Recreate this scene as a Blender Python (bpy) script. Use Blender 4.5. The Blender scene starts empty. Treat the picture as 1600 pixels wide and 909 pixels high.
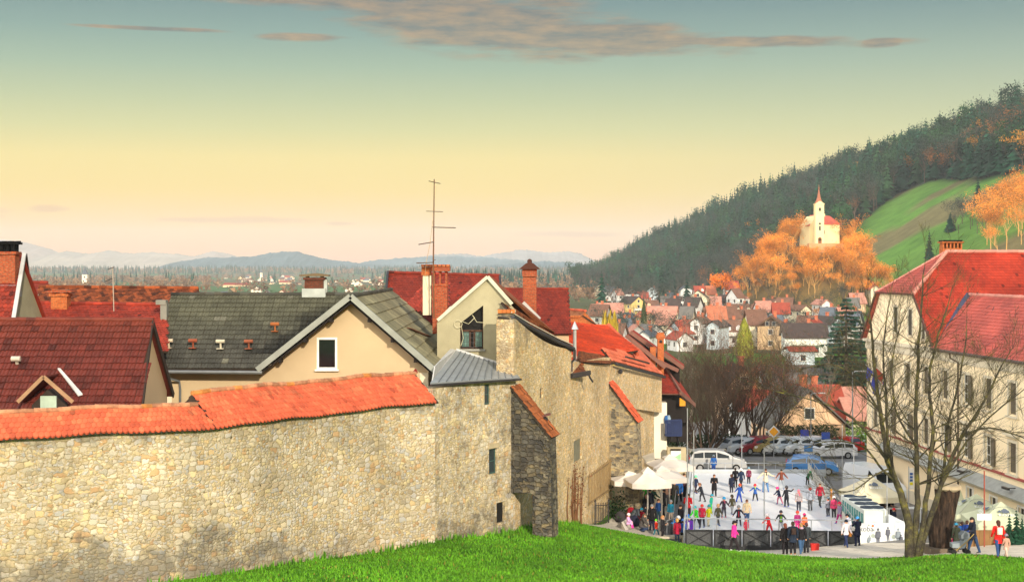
import bpy, bmesh, math, random
import numpy as np
from mathutils import Vector, Matrix, Euler
R = math.radians
scene = bpy.context.scene
col = scene.collection
F = 2200.0; YH = 420.0; HC = 16.5          # photo focal length in photo pixels, horizon row, eye height above the square
rng = random.Random(7)
def W(px, py, d):
 "a point of the place seen at photo pixel (px, py) when it stands d metres ahead"
 return Vector(((px - 800.0) * d / F, d, HC - (py - YH) * d / F))
def X(px, d): return (px - 800.0) * d / F
def Z(py, d): return HC - (py - YH) * d / F
def V(*a): return Vector(a)
def lin(h):
 h = h.lstrip('#')
 o = []
 for i in (0, 2, 4):
  c = int(h[i:i+2], 16) / 255.0
  o.append(c / 12.92 if c <= 0.04045 else ((c + 0.055) / 1.055) ** 2.4)
 return tuple(o)
def sm(a, b, x):
 t = min(1.0, max(0.0, (x - a) / (b - a))); return t * t * (3 - 2 * t)
def mix(a, b, t): return a + (b - a) * t
# ------------------------------------------------------------------ terrain
CP = []
def cp(px, py, d): p = W(px, py, d); CP.append((p.x, p.y, p.z))
def cw(x, y, z): CP.append((x, y, z))
for a in [(0,935,49),(280,909,50.7),(450,880,55.3),(600,862,59.9),(680,845,62.2),(760,838,65.5),(830,829,68.5),(872,846,66.3),
   (884,823,74),(930,822,81),(1000,835,80),(1075,852,77),(1200,866,75.5),(1330,877,72),(1425,872,70),(1500,867,68),
   (400,909,50.5),(600,909,51.5),(800,909,53),(1100,909,56),(1400,909,59),(1600,909,60)]: cp(*a)
cw(23.5,68,2.62); cw(26,72,2.2); cw(21,74,1.5); cw(23.5,77,1.3); cw(28,77,1.7); cw(19,80.5,.55); cw(14.5,79,.5); cw(26,84,.8); cw(22,86,.25)
cw(12,82,.15); cw(17,83,.1); cw(12,100,0); cw(20,100,0); cw(17,112,0); cw(30,105,0); cw(9.2,86,.12); cw(6.2,89,1.15); cw(7.4,89.5,.95); cw(9,94,.35); cw(8.9,88,.2); cw(5.6,85,1.0); cw(7.6,84,.75)
cw(0,0,13.2); cw(0,20,10); cw(0,35,7.4); cw(-20,35,7.6); cw(20,35,6.6); cw(40,35,6.2); cw(40,60,4.2); cw(-30,50,5.4); cw(-30,70,4.5); cw(-8,80,4); cw(-2,95,2)
cw(15,125,-.2); cw(30,125,-.2); cw(-5,120,0); cw(45,80,1.5); cw(45,105,.3); cw(-30,110,1); cw(60,60,4); cw(60,110,0); cw(-60,60,5); cw(-60,110,1)
cw(-40,10,10); cw(40,10,10); cw(0,-20,15); cw(60,30,6)
_P = np.array(CP)
def _tps_fit(P):
 n = len(P); d = np.hypot(P[:,None,0]-P[None,:,0], P[:,None,1]-P[None,:,1])
 K = np.where(d > 1e-9, d*d*np.log(d+1e-12), 0) + np.eye(n)*3.0
 A = np.zeros((n+3, n+3)); A[:n,:n] = K; A[:n,n] = 1; A[:n,n+1:n+3] = P[:,:2]; A[n,:n] = 1; A[n+1:n+3,:n] = P[:,:2].T
 return np.linalg.solve(A, np.concatenate([P[:,2], [0,0,0]]))
_w = _tps_fit(_P)
def near_z(x, y):
 x = np.asarray(x, float); y = np.asarray(y, float)
 d = np.hypot(x[...,None]-_P[:,0], y[...,None]-_P[:,1])
 n = len(_P)
 return (np.where(d > 1e-9, d*d*np.log(d+1e-12), 0) @ _w[:n]) + _w[n] + _w[n+1]*x + _w[n+2]*y
def nsm(a, b, x):
 t = np.clip((x-a)/(b-a), 0, 1); return t*t*(3-2*t)
_U  = np.array([-1, -.02, .03, .0545, .091, .136, .182, .21, .236, .295, .364, .5, .8])
_FD = np.array([1200,1200,1200,1150, 980, 880, 760, 660, 570, 430, 385, 340, 300.])
_RD = np.array([1700,1700,1700,1500,1350,1200,1100,1040, 980, 880, 800, 700, 600.])
_RZ = np.array([-3, -3, -3, -2, 27, 47, 66, 71, 76, 83, 98, 125, 140.])
def vnoise(x, y, s=1.0, seed=0):
 a = np.sin(x*s*1.3+seed)*np.cos(y*s*1.1-seed*1.7)+.5*np.sin(x*s*2.9+y*s*2.3+seed*2.1)+.25*np.sin(x*s*6.1-y*s*5.3+seed)
 return a/1.75
def ground(x, y):
 x = np.asarray(x, float); y = np.asarray(y, float)
 xc = np.clip(x, -60, 60); yc = np.clip(y, -20, 125)
 z = near_z(xc, yc)
 r = np.maximum(np.abs(x)-60, 0)
 z = z*(1-nsm(0, 60, r)) + 0.0*nsm(0, 60, r)
 f = nsm(122, 158, y)
 yy = np.maximum(y, 1.0)
 u = x/yy
 fd = np.interp(u, _U, _FD); rd = np.interp(u, _U, _RD); rz = np.interp(u, _U, _RZ)
 s = np.clip((y-fd)/(rd-fd), 0, 1)
 hill = (rz+3)*(0.75*s + .25*s*s*(3-2*s)) * (1 - nsm(1.15, 2.2, (y-fd)/(rd-fd)))
 hill = hill + vnoise(x, y, .012, 3)*3.0*nsm(.05,.3,s)*(1-nsm(1.2,2,(y-fd)/(rd-fd)))
 far = -3 + 15*nsm(2600, 4200, y)*(1-nsm(5000,9000,y))
 v = far + hill
 v = v + 8*nsm(420, 640, y)*nsm(.10,.16,u)*(1-nsm(.23,.3,u))*(1-nsm(800,1000,y))*(1-s)
 mx, my = 115.8, 540.0
 rr = np.sqrt(((x-mx)/1.0)**2 + ((y-my)/1.25)**2)
 k = 1-nsm(6.0, 34.0, rr)
 v = np.maximum(v, 0) * 0 + np.where(k > 0, v + (25.3-v)*k, v)
 bk = nsm(-15,-60,y)
 z = z*(1-bk)+15*bk
 return z*(1-f) + v*f
def gz(x, y): return float(ground(x, y))
# ------------------------------------------------------------------ materials
_mats = {}
class NT:
 def __init__(s, name):
  s.m = bpy.data.materials.new(name); s.m.use_nodes = True
  s.t = s.m.node_tree; s.t.nodes.clear()
  s.out = s.n('ShaderNodeOutputMaterial')
 def n(s, typ, **k):
  o = s.t.nodes.new(typ)
  for a, b in k.items(): setattr(o, a, b)
  return o
 def l(s, a, b): s.t.links.new(a, b)
 def put(s, sock, v):
  if hasattr(v, 'links') or isinstance(v, bpy.types.NodeSocket): s.l(v, sock)
  else:
   try: sock.default_value = v
   except Exception: sock.default_value = (*v, 1.0)
 def math(s, op, a, b=0.0, c=None, clamp=False):
  o = s.n('ShaderNodeMath', operation=op, use_clamp=clamp)
  s.put(o.inputs[0], a); s.put(o.inputs[1], b)
  if c is not None: s.put(o.inputs[2], c)
  return o.outputs[0]
 def noise(s, vec, scale, detail=3, rough=.55, dim='3D'):
  o = s.n('ShaderNodeTexNoise', noise_dimensions=dim); s.put(o.inputs['Scale'], scale); o.inputs['Detail'].default_value = detail; o.inputs['Roughness'].default_value = rough
  if vec is not None: s.l(vec, o.inputs['Vector'])
  return o
 def ramp(s, fac, stops, interp='LINEAR'):
  o = s.n('ShaderNodeValToRGB'); r = o.color_ramp; r.interpolation = interp
  while len(r.elements) > 1: r.elements.remove(r.elements[-1])
  for i, (p, c) in enumerate(stops):
   e = r.elements[0] if i == 0 else r.elements.new(p)
   e.position = p; e.color = (*c, 1.0) if len(c) == 3 else c
  s.put(o.inputs['Fac'], fac); return o.outputs['Color']
 def mix(s, fac, a, b, mode='MIX'):
  o = s.n('ShaderNodeMix', data_type='RGBA', blend_type=mode)
  s.put(o.inputs[0], fac); s.put(o.inputs[6], a if not isinstance(a, tuple) else (*a, 1.0)[:4]); s.put(o.inputs[7], b if not isinstance(b, tuple) else (*b, 1.0)[:4])
  return o.outputs[2]
 def mapr(s, v, a, b, c, d):
  o = s.n('ShaderNodeMapRange'); s.put(o.inputs[0], v)
  for i, q in enumerate((a, b, c, d)): o.inputs[i+1].default_value = q
  return o.outputs[0]
 def bsdf(s, color, rough=.8, metal=0.0, spec=.35, normal=None, **k):
  o = s.n('ShaderNodeBsdfPrincipled'); s.put(o.inputs['Base Color'], color if not isinstance(color, tuple) else (*color, 1.0)[:4])
  s.put(o.inputs['Roughness'], rough); o.inputs['Metallic'].default_value = metal; o.inputs['Specular IOR Level'].default_value = spec
  for a, b in k.items(): s.put(o.inputs[a.replace('_', ' ')], b)
  if normal is not None: s.l(normal, o.inputs['Normal'])
  s.l(o.outputs[0], s.out.inputs['Surface']); return o
 def bump(s, h, strength=.5, dist=.05, normal=None):
  o = s.n('ShaderNodeBump'); o.inputs['Strength'].default_value = strength; o.inputs['Distance'].default_value = dist; s.l(h, o.inputs['Height'])
  if normal is not None: s.l(normal, o.inputs['Normal'])
  return o.outputs[0]
def M(name, c, rough=.85, ns=2.0, nv=.18, bump=0.0, bs=25.0, metal=0.0, attr=False, spec=.3, fine=0.0, orand=False):
 "a plain painted, plastered, metal or cloth surface with uneven tone"
 if name in _mats: return _mats[name]
 if isinstance(c, str): c = lin(c)
 t = NT(name); tc = t.n('ShaderNodeTexCoord').outputs['Object']
 n1 = t.noise(tc, ns, 5, .6)
 f = t.mapr(n1.outputs['Fac'], .3, .7, 1-nv, 1+nv)
 colr = t.n('ShaderNodeVectorMath', operation='SCALE'); colr.inputs[0].default_value = c; t.l(f, colr.inputs['Scale'])
 cc = colr.outputs[0]
 if fine > 0:
  n2 = t.noise(tc, bs, 4, .7); f2 = t.mapr(n2.outputs['Fac'], .3, .7, 1-fine, 1+fine)
  s2 = t.n('ShaderNodeVectorMath', operation='SCALE'); t.l(cc, s2.inputs[0]); t.l(f2, s2.inputs['Scale']); cc = s2.outputs[0]
 if attr:
  a = t.n('ShaderNodeAttribute', attribute_name='Col')
  cc = t.mix(1.0, cc, a.outputs['Color'], 'MULTIPLY')
 if orand:
  oi = t.n('ShaderNodeObjectInfo'); s4 = t.n('ShaderNodeVectorMath', operation='SCALE'); t.l(cc, s4.inputs[0]); t.l(t.mapr(oi.outputs['Random'], 0, 1, .45, 1.2), s4.inputs['Scale']); cc = s4.outputs[0]
 nrm = None
 if bump > 0:
  nb = t.noise(tc, bs, 4, .65); nrm = t.bump(nb.outputs['Fac'], bump, .04)
 t.bsdf(cc, rough, metal, spec, nrm)
 _mats[name] = t.m; return t.m
def M_obj(name, rough=.85, nv=.2):
 "cloth or paint that takes its colour from the object it covers"
 if name in _mats: return _mats[name]
 t = NT(name); tc = t.n('ShaderNodeTexCoord').outputs['Object']
 oi = t.n('ShaderNodeObjectInfo'); n = t.noise(tc, 9, 3)
 f = t.mapr(n.outputs['Fac'], .3, .7, 1-nv, 1+nv)
 s = t.n('ShaderNodeVectorMath', operation='SCALE'); t.l(oi.outputs['Color'], s.inputs[0]); t.l(f, s.inputs['Scale'])
 t.bsdf(s.outputs[0], rough); _mats[name] = t.m; return t.m
def stone(name, tones, mortar, sx, sz, stain=(.035,.035,.04), stain_amt=1.0, crack=.35, mort_w=.07, seed=0.0, bump=.55, sub=.4):
 "rubble masonry on UVs in metres; the attribute Stain says where damp and lichen have darkened it"
 if name in _mats: return _mats[name]
 t = NT(name); uv = t.n('ShaderNodeUVMap', uv_map='UVMap').outputs[0]
 nz = t.noise(uv, 1.7, 3, .6); nz2 = t.noise(uv, 7.0, 2, .6)
 off = t.n('ShaderNodeVectorMath', operation='SCALE'); t.l(nz.outputs['Color'], off.inputs[0]); off.inputs['Scale'].default_value = .26
 off2 = t.n('ShaderNodeVectorMath', operation='SCALE'); t.l(nz2.outputs['Color'], off2.inputs[0]); off2.inputs['Scale'].default_value = .11
 ad = t.n('ShaderNodeVectorMath', operation='ADD'); t.l(uv, ad.inputs[0]); t.l(off.outputs[0], ad.inputs[1])
 ad2 = t.n('ShaderNodeVectorMath', operation='ADD'); t.l(ad.outputs[0], ad2.inputs[0]); t.l(off2.outputs[0], ad2.inputs[1])
 def layer(kx, kz, sd):
  mp = t.n('ShaderNodeMapping'); t.l(ad2.outputs[0], mp.inputs['Vector']); mp.inputs['Scale'].default_value = (kx, kz, 1); mp.inputs['Location'].default_value = (sd, sd*1.7, 0)
  a = t.n('ShaderNodeTexVoronoi', voronoi_dimensions='2D', feature='F1', distance='CHEBYCHEV'); b = t.n('ShaderNodeTexVoronoi', voronoi_dimensions='2D', feature='F2', distance='CHEBYCHEV')
  for v in (a, b): t.l(mp.outputs[0], v.inputs['Vector']); v.inputs['Scale'].default_value = 1.0; v.inputs['Randomness'].default_value = .78
  return a.outputs['Color'], t.math('SUBTRACT', b.outputs['Distance'], a.outputs['Distance'])
 c1, e1 = layer(1/sx, 1/sz, seed); c2, e2 = layer(1.75/sx, 1.6/sz, seed+5.3)
 msk = t.mapr(t.noise(uv, .9, 3, .7).outputs['Fac'], sub-.02, sub+.02, 1, 0)
 cc = t.mix(msk, c1, c2); e2s = t.math('MULTIPLY', e2, .75)
 ed = t.math('ADD', t.math('MULTIPLY', e1, t.math('SUBTRACT', 1.0, msk)), t.math('MULTIPLY', e2s, msk))
 sp = t.n('ShaderNodeSeparateColor'); t.l(cc, sp.inputs[0])
 n = len(tones)
 sc = t.ramp(sp.outputs[0], [(i/n, c) for i, c in enumerate(tones)], 'CONSTANT')
 val = t.mapr(sp.outputs[1], 0, 1, .84, 1.14)
 s1 = t.n('ShaderNodeVectorMath', operation='SCALE'); t.l(sc, s1.inputs[0]); t.l(val, s1.inputs['Scale'])
 g = t.noise(uv, 22, 5, .75); gv = t.mapr(g.outputs['Fac'], .3, .7, .80, 1.18)
 s2 = t.n('ShaderNodeVectorMath', operation='SCALE'); t.l(s1.outputs[0], s2.inputs[0]); t.l(gv, s2.inputs['Scale'])
 wn = t.noise(uv, 2.6, 4, .7)
 mw = t.mapr(wn.outputs['Fac'], .35, .65, mort_w*.3, mort_w*5.5)
 mm = t.math('SUBTRACT', 1.0, t.math('DIVIDE', ed, mw), clamp=True)
 mcol = t.mix(t.mapr(g.outputs['Fac'], .35, .65, 0, 1), mortar, tuple(q*.88 for q in mortar))
 body = t.mix(t.math('MULTIPLY', mm, .85), s2.outputs[0], mcol)
 cr = t.mapr(t.noise(uv, 4.3, 3, .8).outputs['Fac'], .46, .58, 0, crack)
 gap = t.math('MULTIPLY', t.math('SUBTRACT', 1.0, t.math('DIVIDE', ed, t.mapr(nz2.outputs['Fac'], .35, .65, .02, .11)), clamp=True), cr)
 body = t.mix(gap, body, (.02, .016, .012))
 big = t.noise(uv, .35, 4, .6); bv = t.mapr(big.outputs['Fac'], .3, .7, .72, 1.16)
 s3 = t.n('ShaderNodeVectorMath', operation='SCALE'); t.l(body, s3.inputs[0]); t.l(bv, s3.inputs['Scale'])
 at = t.n('ShaderNodeAttribute', attribute_name='Stain')
 sn = t.noise(uv, 1.1, 6, .72)
 sf = t.math('MULTIPLY', at.outputs['Fac'], stain_amt)
 sf = t.math('MULTIPLY', t.mapr(t.math('ADD', sn.outputs['Fac'], t.math('MULTIPLY', sf, .5)), .62, .80, 0, 1), t.mapr(sf, 0, .3, 0, .93))
 fin = t.mix(sf, s3.outputs[0], t.mix(.30, stain, s3.outputs[0]))
 hgt = t.math('ADD', t.mapr(ed, 0, .3, 0, 1), t.math('MULTIPLY', g.outputs['Fac'], .5))
 hgt = t.math('ADD', hgt, t.math('MULTIPLY', sp.outputs[2], .6))
 nrm = t.bump(hgt, bump, .05)
 t.bsdf(fin, .92, 0, .2, nrm); _mats[name] = t.m; return t.m
def brick(name, c1, c2, mortar, bw=.26, bh=.085):
 if name in _mats: return _mats[name]
 t = NT(name); uv = t.n('ShaderNodeUVMap', uv_map='UVMap').outputs[0]
 b = t.n('ShaderNodeTexBrick'); t.l(uv, b.inputs['Vector']); b.inputs['Scale'].default_value = 1
 b.inputs['Brick Width'].default_value = bw; b.inputs['Row Height'].default_value = bh; b.inputs['Mortar Size'].default_value = .011; b.inputs['Bias'].default_value = -.1
 b.inputs['Color1'].default_value = (*c1, 1); b.inputs['Color2'].default_value = (*c2, 1); b.inputs['Mortar'].default_value = (*mortar, 1)
 n = t.noise(uv, 9, 4, .7); f = t.mapr(n.outputs['Fac'], .3, .7, .55, 1.3)
 s = t.n('ShaderNodeVectorMath', operation='SCALE'); t.l(b.outputs['Color'], s.inputs[0]); t.l(f, s.inputs['Scale'])
 t.bsdf(s.outputs[0], .9, 0, .2, t.bump(b.outputs['Fac'], -.5, .02)); _mats[name] = t.m; return t.m
# ------------------------------------------------------------------ mesh builder
class MB:
 def __init__(s): s.v = []; s.f = []; s.m = []; s.c = []; s.uv = []; s.st = {}
 def poly(s, pts, mat=0, c=(1,1,1), uv=None):
  b = len(s.v); s.v.extend(tuple(p) for p in pts); s.f.append(tuple(range(b, b+len(pts)))); s.m.append(mat); s.c.append(c)
  s.uv.append(uv)
  return b
 def quadm(s, a, b, c_, d, mat=0, c=(1,1,1)):
  "wall-like quad with metric uv"
  a, b, c_, d = map(Vector, (a, b, c_, d)); w = (b-a).length
  e = (b-a).normalized() if w > 1e-6 else Vector((1,0,0))
  off = a.x*.7+a.y*.9
  def q(p): return (off+(p-a).dot(e), p.z)
  s.poly((a, b, c_, d), mat, c, [q(p) for p in (a, b, c_, d)])
 def box(s, cx, cy, cz, sx, sy, sz, rz=0.0, mat=0, c=(1,1,1), tilt=None):
  co, si = math.cos(rz), math.sin(rz); P = []
  for dz in (-.5, .5):
   for dx, dy in ((-.5,-.5),(.5,-.5),(.5,.5),(-.5,.5)):
    x, y = dx*sx, dy*sy; P.append((cx+x*co-y*si, cy+x*si+y*co, cz+dz*sz))
  s.hexa(P, mat, c)
 def hexa(s, P, mat=0, c=(1,1,1)):
  for q in ((0,3,2,1),(4,5,6,7),(0,1,5,4),(1,2,6,5),(2,3,7,6),(3,0,4,7)):
   p = [Vector(P[i]) for i in q]; e = (p[1]-p[0]); w = e.length or 1
   e = e/w; n = (p[1]-p[0]).cross(p[3]-p[0])
   if abs(n.z) > .7*n.length: uv = [(k.x, k.y) for k in p]
   else:
    o = p[0].x*.7+p[0].y*.9; uv = [(o+(k-p[0]).dot(e) if abs(e.z) < .5 else o+(Vector((k.x,k.y,0))-Vector((p[0].x,p[0].y,0))).length, k.z) for k in p]
   s.poly(p, mat, c, uv)
 def box2(s, a, b, mat=0, c=(1,1,1)):
  s.box((a[0]+b[0])/2, (a[1]+b[1])/2, (a[2]+b[2])/2, abs(b[0]-a[0]), abs(b[1]-a[1]), abs(b[2]-a[2]), 0, mat, c)
 def beam(s, p0, p1, w, h, mat=0, c=(1,1,1), up=Vector((0,0,1))):
  p0, p1 = Vector(p0), Vector(p1); d = (p1-p0).normalized(); x = d.cross(up)
  if x.length < 1e-4: x = d.cross(Vector((0,1,0)))
  x.normalize(); y = x.cross(d); P = []
  for p in (p0, p1):
   P += [p-x*w/2-y*h/2, p+x*w/2-y*h/2, p+x*w/2+y*h/2, p-x*w/2+y*h/2]
  s.hexa(P, mat, c)
 def tube(s, pts, rad, n=6, mat=0, c=(1,1,1), cap=True):
  pts = [Vector(p) for p in pts]
  if not hasattr(rad, '__len__'): rad = [rad]*len(pts)
  base = len(s.v); up = None
  for i, p in enumerate(pts):
   d = (pts[min(i+1, len(pts)-1)]-pts[max(i-1, 0)])
   if d.length < 1e-9: d = Vector((0,0,1))
   d.normalize()
   if up is None:
    up = Vector((1,0,0)) if abs(d.x) < .8 else Vector((0,1,0))
   x = d.cross(up)
   if x.length < 1e-5: x = d.cross(Vector((0,1,.3)))
   x.normalize(); y = d.cross(x); up = -y if False else x.cross(d)*1.0
   up = x.cross(d)
   for k in range(n):
    a = 2*math.pi*k/n; q = p+(x*math.cos(a)+y*math.sin(a))*rad[i]; s.v.append((q.x, q.y, q.z))
  for i in range(len(pts)-1):
   for k in range(n):
    a = base+i*n+k; b = base+i*n+(k+1) % n
    s.f.append((a, b, b+n, a+n)); s.m.append(mat); s.c.append(c); s.uv.append(None)
  if cap:
   s.f.append(tuple(base+k for k in range(n))[::-1]); s.m.append(mat); s.c.append(c); s.uv.append(None)
   s.f.append(tuple(base+(len(pts)-1)*n+k for k in range(n))); s.m.append(mat); s.c.append(c); s.uv.append(None)
 def lathe(s, prof, cx=0, cy=0, n=12, mat=0, c=(1,1,1), sx=1, sy=1, cap=True):
  base = len(s.v)
  for r, z in prof:
   for k in range(n):
    a = 2*math.pi*k/n; s.v.append((cx+r*math.cos(a)*sx, cy+r*math.sin(a)*sy, z))
  for i in range(len(prof)-1):
   for k in range(n):
    a = base+i*n+k; b = base+i*n+(k+1) % n
    s.f.append((a, b, b+n, a+n)); s.m.append(mat); s.c.append(c); s.uv.append(None)
  if cap:
   s.f.append(tuple(base+k for k in range(n))[::-1]); s.m.append(mat); s.c.append(c); s.uv.append(None)
   s.f.append(tuple(base+(len(prof)-1)*n+k for k in range(n))); s.m.append(mat); s.c.append(c); s.uv.append(None)
 def prism(s, poly, a, b, mat=0, c=(1,1,1), mat2=None):
  "poly: 3D points; extruded along vector from offset a to b (vectors)"
  a, b = Vector(a), Vector(b); n = len(poly); P = [Vector(p)+a for p in poly]; Q = [Vector(p)+b for p in poly]
  s.poly(P[::-1], mat, c); s.poly(Q, mat if mat2 is None else mat2, c)
  for i in range(n):
   j = (i+1) % n; s.quadm(P[i], P[j], Q[j], Q[i], mat, c)
 def ball(s, p, r, mat=0, c=(1,1,1), n=8, m=5, sz=1.0):
  prof = [(max(1e-3, r*math.sin(math.pi*i/m)), p[2]-r*sz*math.cos(math.pi*i/m)) for i in range(m+1)]
  s.lathe(prof, p[0], p[1], n, mat, c)
 def build(s, name, mats, parent=None, smooth=False, local=False, stain=None):
  me = bpy.data.meshes.new(name)
  vs = s.v
  if parent is not None and not local:
   inv = _world(parent).inverted(); vs = [tuple(inv @ Vector(p)) for p in vs]
  me.from_pydata(vs, [], s.f)
  if not isinstance(mats, (list, tuple)): mats = [mats]
  for m in mats: me.materials.append(m)
  nf = len(me.polygons)
  me.polygons.foreach_set('material_index', s.m)
  if smooth: me.polygons.foreach_set('use_smooth', [True]*nf)
  if any(c != (1,1,1) for c in s.c):
   a = me.color_attributes.new('Col', 'FLOAT_COLOR', 'CORNER'); buf = []
   for f, c in zip(s.f, s.c): buf.extend((c[0], c[1], c[2], 1.0)*len(f))
   a.data.foreach_set('color', buf)
  if any(u is not None for u in s.uv):
   l = me.uv_layers.new(name='UVMap'); buf = []
   for f, u in zip(s.f, s.uv):
    if u is None:
     for i in f: p = s.v[i]; buf.extend((p[0]*.7+p[1]*.9, p[2]))
    else:
     for q in u: buf.extend(q)
   l.data.foreach_set('uv', buf)
  if stain is not None:
   a = me.attributes.new('Stain', 'FLOAT', 'POINT'); a.data.foreach_set('value', [stain(p) for p in s.v])
  me.update()
  o = bpy.data.objects.new(name, me); col.objects.link(o)
  if parent is not None: o.parent = parent
  return o
_wm = {}
def _world(o):
 m = Matrix.Identity(4)
 while o is not None:
  m = (Matrix.LocRotScale(o.location, o.rotation_euler, o.scale)) @ m; o = o.parent
 return m
def tag(o, label=None, cat=None, group=None, kind=None):
 if label: o['label'] = label
 if cat: o['category'] = cat
 if group: o['group'] = group
 if kind: o['kind'] = kind
 return o
def thing(name, label, cat, loc=(0,0,0), rz=0.0, group=None, s=1.0):
 o = bpy.data.objects.new(name, None); o.empty_display_size = .3; col.objects.link(o)
 o.location = loc; o.rotation_euler = (0, 0, rz); o.scale = (s, s, s)
 return tag(o, label, cat, group)
def copy_tree(o, parent=None):
 c = o.copy(); col.objects.link(c); c.parent = parent
 for ch in list(_kids.get(o.name, [])) or [k for k in o.children]: copy_tree(ch, c)
 return c
_kids = {}
# ------------------------------------------------------------------ roofs
def pip(u, v, P):
 ins = False; n = len(P); j = n-1
 for i in range(n):
  if (P[i][1] > v) != (P[j][1] > v) and u < (P[j][0]-P[i][0])*(v-P[i][1])/(P[j][1]-P[i][1])+P[i][0]: ins = not ins
  j = i
 return ins
def tiles(mb, E0, E1, poly, tw=.2, ch=.3, style='beaver', cf=None, mat=0, lift=.03, base=1, seed=1, thick=.1, sag=0.0):
 """tile courses over a planar polygon; E0->E1 is the eave, poly the outline; also lays the boarding beneath"""
 rg = random.Random(seed)
 E0, E1 = Vector(E0), Vector(E1); poly = [Vector(p) for p in poly]
 u = (E1-E0).normalized(); n = Vector((0,0,0))
 for i in range(1, len(poly)-1): n += (poly[i]-poly[0]).cross(poly[i+1]-poly[0])
 n.normalize()
 if n.z < 0: n = -n
 u = (u-n*u.dot(n)).normalized(); v = n.cross(u)
 if v.z < 0: v = -v;
 poly = [p-n*(p-E0).dot(n) for p in poly]
 Q = [((p-E0).dot(u), (p-E0).dot(v)) for p in poly]
 umin, umax = min(q[0] for q in Q), max(q[0] for q in Q); vmin, vmax = min(q[1] for q in Q), max(q[1] for q in Q)
 def P(a, b, h): return E0+u*a+v*b+n*h
 mb.prism(poly, -n*thick, -n*.005, base)
 rows = int((vmax-vmin)/ch)+1; cols = int((umax-umin)/tw)+2
 for j in range(rows):
  off = (tw/2 if (style == 'beaver' and j % 2) else 0)
  vv = vmin+j*ch
  for i in range(-1, cols):
   uu = umin+i*tw+off
   if not pip(uu+tw/2, vv+ch*.5, Q): continue
   c = cf(uu/(umax-umin or 1), vv/(vmax-vmin or 1), rg) if cf else (1,1,1)
   jl = rg.uniform(-.008, .008); ju = rg.uniform(-.006, .006)
   top = vv+ch*1.12; top = min(top, vmax)
   L = lift+rg.uniform(0, .012)
   if style == 'beaver':
    prof = [(0.02, 0.0, 0), (.25, -.22*tw, .0), (.5, -.3*tw, .0), (.75, -.22*tw, 0), (.98, 0, 0)]
   elif style == 'pan':
    prof = [(0, 0, .0), (.13, 0, .028), (.3, 0, .03), (.42, 0, .0), (.55, 0, .0), (.68, 0, .028), (.85, 0, .03), (.97, 0, 0)]
   elif style == 'flat':
    prof = [(.01, 0, 0), (.99, 0, 0)]
   else:  # barrel
    prof = [(0.0, 0, .0), (.2, 0, .05), (.5, 0, .075), (.8, 0, .05), (1.0, 0, 0)]
   b = len(mb.v); m = len(prof)
   for f_, dv, dh in prof: p = P(uu+ju+f_*tw, vv+dv+jl, L+dh); mb.v.append(tuple(p))
   for f_, dv, dh in prof: p = P(uu+ju+f_*tw, top, dh+.004); mb.v.append(tuple(p))
   for f_, dv, dh in prof: p = P(uu+ju+f_*tw, vv+dv+jl, -.0); mb.v.append(tuple(p))
   for k in range(m-1):
    mb.f.append((b+k, b+k+1, b+m+k+1, b+m+k)); mb.m.append(mat); mb.c.append(c); mb.uv.append(None)
    mb.f.append((b+2*m+k, b+2*m+k+1, b+k+1, b+k)); mb.m.append(mat); mb.c.append(tuple(q*.8 for q in c)); mb.uv.append(None)
def ridge(mb, p0, p1, r=.1, step=.38, cf=None, mat=0, seed=3):
 rg = random.Random(seed); p0, p1 = Vector(p0), Vector(p1); L = (p1-p0).length; n = max(1, int(L/step)); d = (p1-p0)/n
 for i in range(n):
  a = p0+d*i; b = a+d*1.08; c = cf(i/n, 1, rg) if cf else (1,1,1); j = Vector((0,0,rg.uniform(-.01,.01)))
  mb.tube([a+j, b+j], [r*1.08, r*.92], 8, mat, c)
def varied(lo=.75, hi=1.2, dark=0.0, warm=.06):
 def f(u, v, rg):
  k = rg.uniform(lo, hi)*(.92+.22*vnoise(u*17, v*7, 1.0, lo*9))
  if rg.random() < dark: k *= rg.uniform(.3, .6)
  w = rg.uniform(-warm, warm)
  return (k*(1+w), k, k*(1-w))
 return f
def bar_window(mb_frame, mb_glass, A, B, z0, z1, n, fw=.07, depth=.06, nx=1, nz=1, proud=.02):
 "frame with bars between plan points A and B, outward normal n"
 A, B, n = Vector(A), Vector(B), Vector(n).normalized(); e = (B-A).normalized(); L = (B-A).length
 def bx(mb, s0, s1, za, zb, d0, d1):
  P = []
  for zz in (za, zb):
   for s_, d_ in ((s0, d0), (s1, d0), (s1, d1), (s0, d1)):
    q = A+e*s_+n*d_; P.append((q.x, q.y, zz))
  mb.hexa(P)
 bx(mb_frame, 0, fw, z0, z1, proud-depth, proud); bx(mb_frame, L-fw, L, z0, z1, proud-depth, proud)
 bx(mb_frame, fw, L-fw, z0, z0+fw, proud-depth, proud); bx(mb_frame, fw, L-fw, z1-fw, z1, proud-depth, proud)
 for i in range(1, nx+0):
  x = L*i/nx; bx(mb_frame, x-fw*.35, x+fw*.35, z0+fw, z1-fw, proud-depth, proud-.004)
 for i in range(1, nz+0):
  z = mix(z0, z1, i/nz); bx(mb_frame, fw, L-fw, z-fw*.3, z+fw*.3, proud-depth, proud-.007)
 bx(mb_glass, fw*.8, L-fw*.8, z0+fw*.8, z1-fw*.8, proud-depth*.8, proud-depth*.45)
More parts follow.
